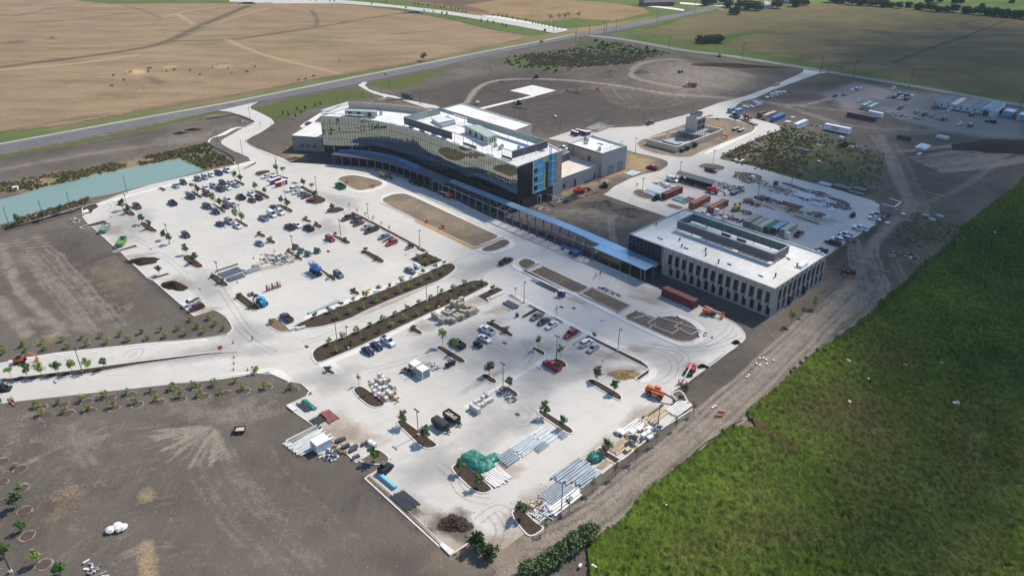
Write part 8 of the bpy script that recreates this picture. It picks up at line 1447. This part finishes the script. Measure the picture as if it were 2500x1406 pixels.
for k, (s, lab) in enumerate((('B3 1992,145','large white sheet lying in the green field'),('M3 1365,1372','white foam block near the field edge'),('M3 1225,1240','small white scrap at the field edge'),('M3 1475,1252','grey scrap in the green field'),('M3 1655,1275','long grey board in the green field'),('M3 1895,1255','small grey scrap far in the green field'),('B2 1850,1340','white foam slab at the bottom of the field'),('B2 1745,1335','small white foam block at the bottom of the field'),('B2 2365,890','white scrap at the field edge by the track'),('M3 2285,305','white scrap at the upper field edge'),('B3 1230,145','tiny white scrap in the field'),('M3 1505,230','grey slab beside the white sedan'),('M3 1620,165','concrete slab beside the block enclosure'),('L2 940,545','square access cover by the drive'))):
    r = random.Random(k); b = MB(); x, y = P0(s); sz = (2.4, 2.0) if k == 0 else (4.2, .9) if k in (4,) else (2.2, 1.8) if k in (11, 12) else (r.uniform(.8, 1.6), r.uniform(.6, 1.0)); b.loft([[(sz[0]*.5*math.cos(a*1.05)*r.uniform(.8, 1.1), sz[1]*.5*math.sin(a*1.05)*r.uniform(.8, 1.1), z) for a in range(6)] for z in (0, .5 if k < 11 else .25, .62 if k < 11 else .3)]); tag(b.build('foam_sheet' if k < 11 else 'slab', WB if k not in (3, 4, 5) else g_, None, (x, y, .15), r.random()*3), lab, 'debris')
# bags and tarps
for k, s in enumerate(('B1 805,1075','B1 855,1045','B1 895,1055','B1 870,1065')):
    b = MB(); random.seed(k); b.ball((0, 0, .55), .95, n=10, k=7, sz=.62, jit=.16); tag(b.build('bulk_bag', WB, None, (*P0(s), 0), k), ('left','upper middle','right','front')[k]+' white bulk bag on the bare soil', 'bag', 'white bulk bags')
def tarp(s, rx, ry, h, deg, label, seed):
    r = random.Random(seed); b = MB(); N = 22; rings = []
    for q, z in ((1.0, .03), (.9, .55), (.72, .9), (.45, 1.0), (.1, 1.02)):
        rings.append([(rx*q*(abs(math.cos(a*6.283/N))**.55)*math.copysign(1, math.cos(a*6.283/N))+r.gauss(0, .13), ry*q*(abs(math.sin(a*6.283/N))**.55)*math.copysign(1, math.sin(a*6.283/N))+r.gauss(0, .13), z*h*(1+r.gauss(0, .07))) for a in range(N)])
    b.loft(rings, cap=False); b.poly(rings[-1]); tag(b.build('tarp_stack', M('green_tarp', (.03,.19,.135), .42, .5, scale=1.2, var=.3), None, (*P0(s), 0), R(deg)), label, 'tarp')
tarp('L3 1360,755', 4.3, 2.5, 1.5, -44, 'big green tarp over stacked goods on the lower lot', 3); tarp('L3 1510,730', 2.6, 1.3, .9, 44, 'low crumpled end of green tarp right of the big one', 4); tarp('V6 985,480', 2.0, 1.4, 1.5, 44, 'small dark green tarp at the steel stacks', 5); tarp('V4 490,670', 3.0, .7, .7, -46, 'narrow dark green covered bundle in the corner bay', 6)
# racks of glass
RK = M('rack_green_glass', (.10,.16,.14), .2, .5, .2)
for k, (s, lab) in enumerate((('U3 1800,105','brown glass rack, left end of the four'),('U3 1880,160','dark green glass rack, second of the four'),('U3 1980,205','largest green glass rack with a load'),('U3 2115,160','rightmost glass rack standing apart'))):
    o = root('glass_rack', lab, 'rack', (*P0(s), 0), AXA+.35, 'glass racks'); b = MB()
    for x in (-1.2, 1.2): b.beam((x, -.7, .1), (x, .7, .1), .12); b.beam((x, -.7, .1), (x, 0, 2.1), .1); b.beam((x, .7, .1), (x, 0, 2.1), .1)
    for z in (.2, 1.1, 2.0): b.beam((-1.2, -.6*(1-z/2.2), z), (1.2, -.6*(1-z/2.2), z), .08)
    b.build('frame', M('rack_frame', (.24,.28,.25), .6), o); b = MB(); b.poly([(-1.1, -.72, .25), (1.1, -.72, .25), (1.1, -.08, 1.95), (-1.1, -.08, 1.95)]); b.poly([(-1.1, .72, .25), (1.1, .72, .25), (1.1, .08, 1.95), (-1.1, .08, 1.95)][::-1]); build_each(b, 'glass_pane', RK if k else M('rack_board', (.22,.17,.13), .8), o)
# round mesh basket
o = root('round_tub', 'round grey tub standing among the lumber', 'tub', (*P0('L4 640,1040'), 0), 0); b = MB(); b.cyl((0, 0, .9), (0, 0, 1.9), 1.05, 1.1, 16, cap=False); b.cyl((0, 0, .9), (0, 0, .95), 1.0, n=16); b.build('rim', GALV, o); b = MB(); [b.beam((math.cos(a)*.6, math.sin(a)*.6, 0), (math.cos(a), math.sin(a), .95), .12) for a in (0, 1.57, 3.14, 4.71)]; build_each(b, 'leg', GALV, o)
# orange mesh barriers
OB = M('orange_mesh', (.62,.16,.08), .8, .1, scale=1.5, var=.3)
def mesh_fence(pts, label, h=1.0, mat=None, nm='barrier_fence', cat='fence', step=2.0, close=False, wob=.25):
    P = resample(WP(pts), step); r = random.Random(len(label)); P = [(x+r.gauss(0, wob), y+r.gauss(0, wob)) for x, y in P]; cx, cy = P[0]; P = [(x-cx, y-cy) for x, y in P]; o = root(nm, label, cat, (cx, cy, 0)); b = MB()
    for i in range(len(P)-1):
        h0, h1 = h*r.uniform(.55, 1), h*r.uniform(.55, 1); d = Vector((P[i+1][0]-P[i][0], P[i+1][1]-P[i][1])).normalized()*.03
        b.prism([P[i], P[i+1], (P[i+1][0]-d.y, P[i+1][1]+d.x), (P[i][0]-d.y, P[i][1]+d.x)], .03, (h0+h1)/2, bottom=True)
    b.build('mesh_panel', mat or OB, o); b = MB(); [b.beam((*p, 0), (*p, h*1.1), .07) for p in P[::2]]; build_each(b, 'stake', M('fence_stake', (.25,.18,.12), .9), o)
for pts, lab in (('L6 795,735 815,710 835,740 820,750 795,735','small orange mesh ring on the long sandy island, upper'),('L6 950,790 985,765 1015,800 970,810 950,790','small orange mesh ring on the long sandy island, lower'),('U2 1440,330 1480,310 1500,345 1450,350','orange mesh at the left of the round island'),('U2 1800,410 1850,380 1890,400 1830,430','orange mesh at the right of the round island'),('L4 1540,750 1580,700 1650,690 1650,730 1590,765 1540,750','crumpled orange mesh beside the dirt track'),('V2 1490,700 1530,690 1640,660 1700,630 1770,610','orange mesh along the grey wing wall'),('V2 1340,830 1400,820 1470,850 1400,870','orange mesh by the red lift truck'),('V2 680,1000 780,1080 830,1140 900,1100 980,1060','orange mesh at the hoist foot'),('V2 1040,1080 1200,1020 1400,950 1580,890','fallen orange mesh along the courtyard track'),('V3 1680,560 1720,510 1790,520 1790,590 1700,595','orange mesh ring at the sandy yard corner'),('V3 1340,160 1400,120 1500,110','orange mesh beyond the cooling tower, left'),('V3 1530,200 1570,170 1640,200','orange mesh beyond the cooling tower, right'),('V3 2010,790 2050,750 2080,790 2020,810','orange mesh by the weedy corner'),('R6 1600,1160 1660,1120 1690,1170','orange mesh on the weedy ground'),('T2 1050,510 1090,495 1100,515','orange mesh far behind the helipad'),('T2 1140,605 1180,595 1190,610','orange mesh at the helipad track'),('T2 1840,655 1870,645 1880,660','orange mesh right of the helipad'),('V1 1020,240 1060,180 1130,190 1200,160','orange mesh beside the steel enclosure'),('M3 1140,560 1200,540 1280,590 1270,640 1180,610','orange mesh around the black crates'),('L2 1740,510 1760,520','orange scrap of mesh in the rounded median, upper'),('L2 1960,720 1990,740','orange scrap of mesh in the rounded median, lower'),('T2 1550,850 1585,850','orange ring on the dark soil behind the building')): mesh_fence(pts, lab, .8)
SILT = M('silt_fabric', (.025,.024,.026), .8); mesh_fence('M1 -60,298 0,290 200,235 420,180 560,140 640,92', 'black silt fence along the pond bank', .8, SILT, step=4, wob=.05); mesh_fence('M3 2000,400 1740,600 1560,735 1340,935 1240,995 1150,1065 950,1205', 'black silt fence along the upper edge of the green field', .5, SILT, step=4, wob=.15); mesh_fence('B3 440,270 350,325 180,440 0,595 B2 2400,670 2080,955', 'black silt fence along the lower edge of the green field', .5, SILT, step=4, wob=.15)
mesh_fence('T1 1500,870 1720,835 1850,890', 'black silt fence at the entrance curve', .6, SILT, step=4, wob=.1); mesh_fence('S1 1500,285 1650,262 1760,262', 'black silt fence by the side drive', .6, SILT, step=4, wob=.1)
RL = M('pale_railing', (.50,.48,.44), .8); mesh_fence('T1 1505,1040 1560,1075 1640,1110 1700,1150 1712,1180 1700,1195', 'pale curved retaining wall by the pond slope', 1.1, RL, 'retaining_wall', 'wall', 2.5, wob=.02)
FN = M('field_fence', (.10,.09,.075), .9)
def post_fence(pts, label, step, h=1.3):
    P = resample(WP(pts), step); cx, cy = P[0]; o = root('post_fence', label, 'fence', (cx, cy, 0)); b = MB(); [b.beam((x-cx, y-cy, 0), (x-cx, y-cy, h), .14) for x, y in P[:90]]; build_each(b, 'post', FN, o); b = MB()
    for z in (.5, .85, 1.2):
        for i in range(len(P)-1): b.beam((P[i][0]-cx, P[i][1]-cy, z), (P[i+1][0]-cx, P[i+1][1]-cy, z), .04)
    b.build('wire', FN, o)
post_fence('T2 1050,655 1280,715 1400,750 1650,690 1780,660 1450,590 1250,605 1050,655', 'post fence around the helipad', 4); post_fence('T2 0,545 600,445 900,375 1200,303 1385,264', 'field fence along the right part of the dry pasture', 9); post_fence('T2 480,85 830,152 1100,218 1385,264', 'field fence between dry pasture and boulevard', 9)
# signs and cones
for s, lab, col in (('M1 1605,1168','orange road sign at the tip of the median', ORANGE),('T2 330,560','orange sign by the highway', ORANGE),('T3 1080,527','dark red sign board at the county road entrance', M('sign_red', (.16,.04,.04), .7)),('T2 1748,298','dark sign board near the overgrown bank', DKP)):
    o = root('road_sign', lab, 'sign', (*P0(s), 0), .6); b = MB(); b.beam((0, 0, 0), (0, 0, 2.2), .08); b.build('post', MDRK, o); b = MB(); b.box((0, -.07, 1.1), (1.3, .06, 1.2)); b.build('board', col, o)
CN = M('cone_orange', (.60,.16,.05), .7)
for k, s in enumerate(('M1 1693,1100','M1 1700,1205','M1 1700,1250','M1 1698,1295','M1 1800,1298','U3 950,600','U3 1187,245','U3 630,450','U3 1490,140')):
    o = root('traffic_cone', ('orange traffic cone '+('above the median tip','just below the median tip','middle of the three below the median','lowest of the three below the median','right of the boulevard cones','at the corner of the slate panels','beside the timber scraps','by the single dark beam','above the window frames')[k]), 'cone', (*P0(s), .03), 0, 'traffic cones'); b = MB(); b.cyl((0, 0, .05), (0, 0, 1.0), .2, .05, 9); b.build('cone', CN, o); b = MB(); b.box((0, 0, 0), (.5, .5, .06)); b.build('foot', MDRK, o)
o = root('dirt_trailer', 'small dark trailer with a pale load on bare soil', 'trailer', (*P0('B1 1745,350'), 0), AXA+.9); b = MB(); b.box((0, 0, .4), (2.6, 1.8, .12)); [b.box((x, y, .5), d) for x, y, d in ((0,-.9,(2.6,.08,.5)),(0,.9,(2.6,.08,.5)),(-1.3,0,(.08,1.8,.5)),(1.3,0,(.08,1.8,.5)))]; b.build('box', MDRK, o); wheels(o, (0,), 1.0, .33, .2); b = MB(); b.box((.1, 0, .5), (2.0, 1.4, .3)); b.build('load', TB, o)
# pond inlet box, tanks and culverts
o = root('pump_box', 'small white pump hut at the left pond bank', 'hut', (*P0('T1 115,1380'), 0), .3); b = MB(); b.box((0, 0, 0), (2.2, 1.8, 1.5)); b.build('cabin', STEELW, o); b = MB(); b.box((.2, -.92, .6), (1.0, .05, .5)); b.build('window', DGLASS, o)
for s, lab in (('T1 1805,30','concrete culvert under the far boulevard'),('T2 540,98','concrete culvert at the near boulevard bend')):
    o = root('culvert', lab, 'culvert', (*P0(s), -.2), -.05); b = MB(); b.box((0, 0, 0), (14, 1, 2.2)); b.box((-8.5, -2, 0), (5, .6, 1.3), .5); b.box((8.5, -2, 0), (5, .6, 1.3), -.5); b.build('headwall', M('culvert_concrete', (.30,.29,.28), .9), o); b = MB(); [b.box((x, -.55, .2), (2.6, .15, 1.6)) for x in (-3.4, 0, 3.4)]; build_each(b, 'opening', MDRK, o)
o = root('water_tank', 'small white tank on the soil near the helipad path', 'tank', (*P0('T2 1000,758'), 0), .3); b = MB(); b.cyl((-1, 0, 1), (1, 0, 1), .9, n=12); b.build('tank', STEELW, o); b = MB(); [b.box((x, 0, 0), (.3, 1.6, .4)) for x in (-.7, .7)]; build_each(b, 'saddle', MDRK, o)
for s, lab in (('T2 1565,852','white dish like cover in an orange ring on dark soil'),('R6 1655,1290','red white cover on the weedy ground')): o = root('valve_cover', lab, 'cover', (*P0(s), 0)); b = MB(); b.cyl((0, 0, 0), (0, 0, .7), 1.2, .9, 12); b.build('ring', MRED, o); b = MB(); b.cyl((0, 0, .7), (0, 0, .9), .85, .5, 12); b.build('lid', WB, o)
b = MB(); b.prism(ccw(WP('U1 0,760 85,728 110,765 20,785')), 0, .35); tag(b.build('junction_slab', WB), 'white concrete junction slab at the pond corner', 'slab')
b = MB(); b.prism(ccw(WP('V4 205,690 255,660 340,735 290,760')), 0, .4); tag(b.build('inlet_box', WALK), 'white concrete inlet box at the corner bay', 'inlet'); b = MB(); b.prism(ccw(WP('B2 725,1180 745,1160 835,1225 800,1255')), 0, .4); tag(b.build('inlet_box', WALK), 'white concrete inlet box at the bottom lot corner', 'inlet')
for s, lab in (('U3 1775,1278','left white barrier board by the sandy island'),('U3 1880,1268','right white barrier board by the sandy island')): b = MB(); b.box((0, 0, 0), (2.6, .5, .8), AXB-.25); tag(b.build('barrier', WB, None, (*P0(s), 0)), lab, 'barrier', 'white barrier boards')
for k, s in enumerate(('L4 2030,115','L4 2070,110','L4 2100,128','L4 2105,175','L4 2030,185','L4 1995,170','L4 1890,318','L4 1910,295','L4 2180,135','L4 1545,632','L4 1520,648')): b = MB(); b.box((0, 0, 0), (.7, .45, .3), k); tag(b.build('paving_stone', WB, None, (*P0(s), 0)), '%s pale paving stone along the soil by the track' % ORD[k], 'stone', 'paving stones on the soil')
# people: one continuous skinned body each, clothing as parts
def skinned(nm, V, E_, Rd, mat, sub=1):
    me = bpy.data.meshes.new(nm); me.from_pydata(V, E_, []); o = bpy.data.objects.new(nm, me); COL.objects.link(o); md = o.modifiers.new('s', 'SKIN')
    for i, r in enumerate(Rd): me.skin_vertices[0].data[i].radius = r if isinstance(r, tuple) else (r, r)
    me.skin_vertices[0].data[0].use_root = True; s = o.modifiers.new('u', 'SUBSURF'); s.levels = sub
    dg = bpy.context.evaluated_depsgraph_get(); out = bpy.data.meshes.new_from_object(o.evaluated_get(dg)); bpy.data.objects.remove(o); out.materials.clear(); out.materials.append(mat); out.name = nm; return out
SK = M('skin', (.36,.20,.13), .6); JN = M('work_trousers', (.03,.04,.07), .9); VY = M('safety_yellow', (.42,.58,.06), .7); VO = M('safety_orange', (.65,.20,.05), .7); HW = M('hard_hat_white', (.75,.75,.72), .4); SHIRT = M('work_shirt', (.30,.26,.27), .9)
V = [(0,0,.95),(0,0,1.15),(0,0,1.40),(0,.01,1.52),(0,.02,1.64),(0,.02,1.76),(-.19,0,1.40),(-.26,.03,1.12),(-.25,.14,.88),(-.25,.19,.80),(.19,0,1.40),(.26,-.02,1.12),(.27,.08,.88),(.27,.12,.80),(-.10,0,.88),(-.12,.10,.50),(-.12,.02,.08),(-.12,.15,.05),(.10,0,.88),(.12,-.06,.50),(.12,-.20,.10),(.12,-.07,.05)]
E_ = [(0,1),(1,2),(2,3),(3,4),(4,5),(2,6),(6,7),(7,8),(8,9),(2,10),(10,11),(11,12),(12,13),(0,14),(14,15),(15,16),(16,17),(0,18),(18,19),(19,20),(20,21)]
RD = [(.16,.11),(.15,.11),(.18,.12),.06,.10,.08,.07,.05,.04,.045,.07,.05,.04,.045,.10,.07,.05,.05,.10,.07,.05,.05]
BODY = skinned('body', V, E_, RD, SK); TORSO = skinned('shirt', V[:3]+[V[6],V[7],V[10],V[11]], [(0,1),(1,2),(2,3),(3,4),(2,5),(5,6)], [(.185,.135),(.175,.135),(.205,.145),.09,.07,.09,.07], SHIRT); LEGS = skinned('trousers', [V[0],V[14],V[15],V[16],V[18],V[19],V[20]], [(0,1),(1,2),(2,3),(0,4),(4,5),(5,6)], [(.18,.13),.12,.09,.07,.12,.09,.07], JN)
b = MB(); b.ball((0, .02, 1.70), .125, n=10, k=6, sz=.9); HAT = b.mesh('hard_hat', [HW]); VEST = {}
for m_ in (VY, VO): VEST[m_.name] = skinned('vest', V[:3], [(0,1),(1,2)], [(.20,.15),(.19,.15),(.22,.16)], m_)
for s, vest, hd, lab, z in (('M1 1836,1078', VY, 30, 'person in a yellow vest walking across the boulevard junction', 0),('M2 1858,618', VY, 100, 'person in a yellow vest on the drive by the walkway', 0),('M2 1891,600', VO, 200, 'person in an orange vest on the drive by the walkway', 0),('B1 10,140', VY, 20, 'person in a yellow vest cut by the left edge', 0),('B1 95,140', VY, 70, 'person in a yellow vest handling timber at the left edge', 0),('R4 90,445', VY, 150, 'person walking in the rear yard by the lamp', 0),('L6 872,225', VO, 150, 'person crouched over tools on the walkway roof', ZC),('L6 545,95', VO, 60, 'person standing on the blue walkway roof', ZC),('V1 740,320', VO, 20, 'person beside the cluster of portable toilets', 0)):
    o = root('person', lab, 'person', (*WP(s, z)[0], z), R(hd)); [link(n__, me, o) for n__, me in (('body', BODY), ('shirt', TORSO), ('trousers', LEGS), ('vest', VEST[vest.name]), ('hard_hat', HAT))]
bundle('timber_rail', 'B1 90,132', 'A', 5, 3, .2, .2, M('brown_timber', (.30,.17,.10), .9), 'brown timbers with two workers at the left edge')
# cattle in the dry pasture
CV = [(0,0,1.05),(.55,0,1.08),(.95,0,1.2),(1.25,0,1.0),(1.5,0,.72),(-.6,0,1.1),(-.9,0,1.15),(-.98,0,.6),(.55,.2,.75),(.55,.2,.38),(.57,.2,.04),(.55,-.2,.75),(.6,-.2,.38),(.5,-.2,.04),(-.65,.2,.8),(-.78,.2,.42),(-.72,.2,.04),(-.65,-.2,.8),(-.70,-.2,.42),(-.66,-.2,.04)]
CE = [(0,1),(1,2),(2,3),(3,4),(0,5),(5,6),(6,7),(1,8),(8,9),(9,10),(1,11),(11,12),(12,13),(5,14),(14,15),(15,16),(5,17),(17,18),(18,19)]
CRD = [(.36,.42),(.33,.40),.2,.17,.11,(.31,.36),.1,.04,.14,.075,.06,.14,.075,.06,.17,.085,.06,.17,.085,.06]
COWM = {n__: skinned('cow', CV, CE, CRD, m_) for n__, m_ in (('black', M('cow_black', (.02,.017,.016), .9)), ('brown', M('cow_brown', (.12,.06,.035), .9)), ('pale', M('cow_pale', (.50,.42,.34), .9)))}
cows = [(825,556,'black'),(902,588,'brown'),(815,632,'black'),(925,613,'pale'),(948,532,'brown'),(920,537,'pale'),(1075,506,'black'),(1092,505,'black'),(1078,529,'black'),(1212,523,'brown'),(1266,516,'black'),(1385,517,'black'),(1456,548,'brown'),(1545,497,'brown'),(1583,476,'pale'),(1645,468,'pale'),(1658,500,'brown'),(1683,538,'pale'),(1705,526,'pale'),(1797,530,'black'),(1832,472,'pale'),(1852,493,'brown'),(2172,586,'black'),(2222,582,'brown'),(2280,560,'black'),(1055,648,'pale'),(2470,447,'brown'),(380,282,'brown')]
cows.sort(); cc = {}
for x, y, c in cows:
    k = cc.get(c, 0); cc[c] = k+1; o = tag(link('cow', COWM[c], None, (*P0('T1 %d,%d' % (x, y)), 0), random.random()*6.28), '%s %s cow from left grazing in the dry pasture' % (ORD[k], c), 'cow', 'cattle in the dry pasture'); o.scale = (.95, .95, .95)
# clods and pebbles strewn over the bare soil
b = MB(); r = random.Random(77)
for k in range(3200):
    u, v = r.uniform(0, 2300), r.uniform(520, 1400); x, y = G(u, v)
    if u+v*.9 > 2750 or (620 < u < 1650 and v < 1180): continue
    s = r.uniform(.05, .15); b.box((x, y, -.03), (s*1.6, s, s*.8), r.random()*3, 0 if r.random() < .75 else 1)
o = setting(b.build('soil_clods', [M('clod_dark', (.10,.085,.07), 1, .05), M('clod_pale', (.42,.39,.34), 1, .05)]), 'stuff'); tag(o, 'scattered clods and pebbles on the bare soil', 'clods')
# ------------------------------------------------------------------ a broken cloud high in the sky towards the sun: it shades the right side of the site
CB = [(2420,300,340,120,.93),(2500,640,270,210,.97),(2500,900,240,200,.96),(2300,1180,300,200,.66),(2120,1390,260,150,.60),(2250,500,190,130,.88),(2030,450,170,80,.72),(1930,560,170,70,.78),(1990,205,170,42,.78),(1850,250,80,28,.55),(2180,125,430,75,.70),(2480,130,300,90,.66),(1700,590,170,80,.66),(1480,590,190,90,.66),
 (1440,760,160,80,.66),(1330,880,140,75,.62),(1250,620,120,70,.6),(1170,850,120,55,.55),(1640,800,150,80,.46),(2080,620,110,80,.70),(1500,140,220,40,.25),(1720,420,90,35,.32),(2170,900,120,120,.5),(1880,470,130,60,.68),(2120,720,120,110,.9),(1960,960,80,60,.35)]
GAPS = [(1890,700,90,60,.75),(1870,890,100,80,.75),(1850,322,80,32,.85),(1640,330,160,60,.9),(1720,170,200,45,.7),(1700,1120,200,120,.8)]
cb = MB(); r = random.Random(11); HC = 1800.0
def shade(x, y):
    u, v = PROJ(x, y); q = 1.0
    for u0, v0, a, b_, d in CB: q *= 1-d*math.exp(-((u-u0)/a)**2-((v-v0)/b_)**2)
    g = 1.0
    for u0, v0, a, b_, d in GAPS: g *= 1-d*math.exp(-((u-u0)/a)**2-((v-v0)/b_)**2)
    return (1-q)*g
for x0, x1, y0, y1, s in ((-30, 340, 90, 420, 6.0), (-30, 700, 420, 900, 11.0)):
    y = y0
    while y < y1:
        x = x0
        while x < x1:
            px, py = x+r.uniform(-.3, .3)*s, y+r.uniform(-.3, .3)*s; t_ = shade(px, py)*(.82+.36*float(vnoise(np.array([px]), np.array([py]), 28, 6)[0]))
            if t_ > .04:
                z = HC+r.uniform(-40, 40); k = z/math.tan(SUN_EL); c = (px+k*math.sin(SUN_AZ), py+k*math.cos(SUN_AZ), z); q = s*math.sqrt(min(1.35, t_*1.08+max(0, t_-.5)*.7)/1.75)
                i = len(cb.v); cb.v += [(c[0]+q, c[1], z), (c[0], c[1]+q, z), (c[0]-q, c[1], z), (c[0], c[1]-q, z), (c[0], c[1], z+q), (c[0], c[1], z-q)]
                for a in range(4): b_ = (a+1) % 4; cb.f += [(i+a, i+b_, i+4), (i+b_, i+a, i+5)]; cb.mi += [0, 0]
            x += s
        y += s
setting(cb.build('cloud', M('cloud_white', (.8,.8,.82), 1, 0)), 'stuff')
# ------------------------------------------------------------------ light and camera
w = bpy.data.worlds.new('World'); SC.world = w; w.use_nodes = True
nt = w.node_tree; bg = nt.nodes['Background']; sk = nt.nodes.new('ShaderNodeTexSky'); sk.sky_type = 'NISHITA'; sk.sun_disc = False
sk.sun_elevation = SUN_EL; sk.sun_rotation = SUN_AZ; sk.air_density = 1.0; sk.dust_density = .2; sk.ozone_density = 3.0
nt.links.new(sk.outputs[0], bg.inputs[0]); bg.inputs[1].default_value = .125
sd = bpy.data.lights.new('sun', 'SUN'); sd.energy = 4.0; sd.angle = R(.53); sd.color = (1, .91, .765)
so = bpy.data.objects.new('sun', sd); COL.objects.link(so)
so.rotation_euler = Vector((-math.sin(SUN_AZ)*math.cos(SUN_EL), -math.cos(SUN_AZ)*math.cos(SUN_EL), -math.sin(SUN_EL))).to_track_quat('-Z', 'Y').to_euler()
b = MB(); b.box((0, 1100, -1.2), (3600, 2700, 131)); t = bpy.data.materials.new('haze_air'); t.use_nodes = True; t.node_tree.nodes.remove(t.node_tree.nodes['Principled BSDF']); v = t.node_tree.nodes.new('ShaderNodeVolumePrincipled'); v.inputs['Color'].default_value = (.80, .88, 1.0, 1); v.inputs['Density'].default_value = 7e-05; v.inputs['Anisotropy'].default_value = .2
t.node_tree.links.new(v.outputs[0], t.node_tree.nodes['Material Output'].inputs['Volume']); setting(b.build('haze', t), 'stuff')
cd = bpy.data.cameras.new('camera'); cd.lens = F/2500*36; cd.sensor_width = 36; cd.sensor_fit = 'HORIZONTAL'; cd.clip_end = 20000; cd.clip_start = 1
co = bpy.data.objects.new('camera', cd); COL.objects.link(co); co.location = (0, 0, H); co.rotation_euler = (math.pi/2-PT, 0, 0)
SC.camera = co
SC.view_settings.view_transform = 'Standard'; SC.view_settings.look = 'None'; SC.view_settings.exposure = .5; SC.view_settings.gamma = 1
SC.cycles.max_bounces = 6; SC.cycles.transparent_max_bounces = 24; SC.cycles.diffuse_bounces = 3
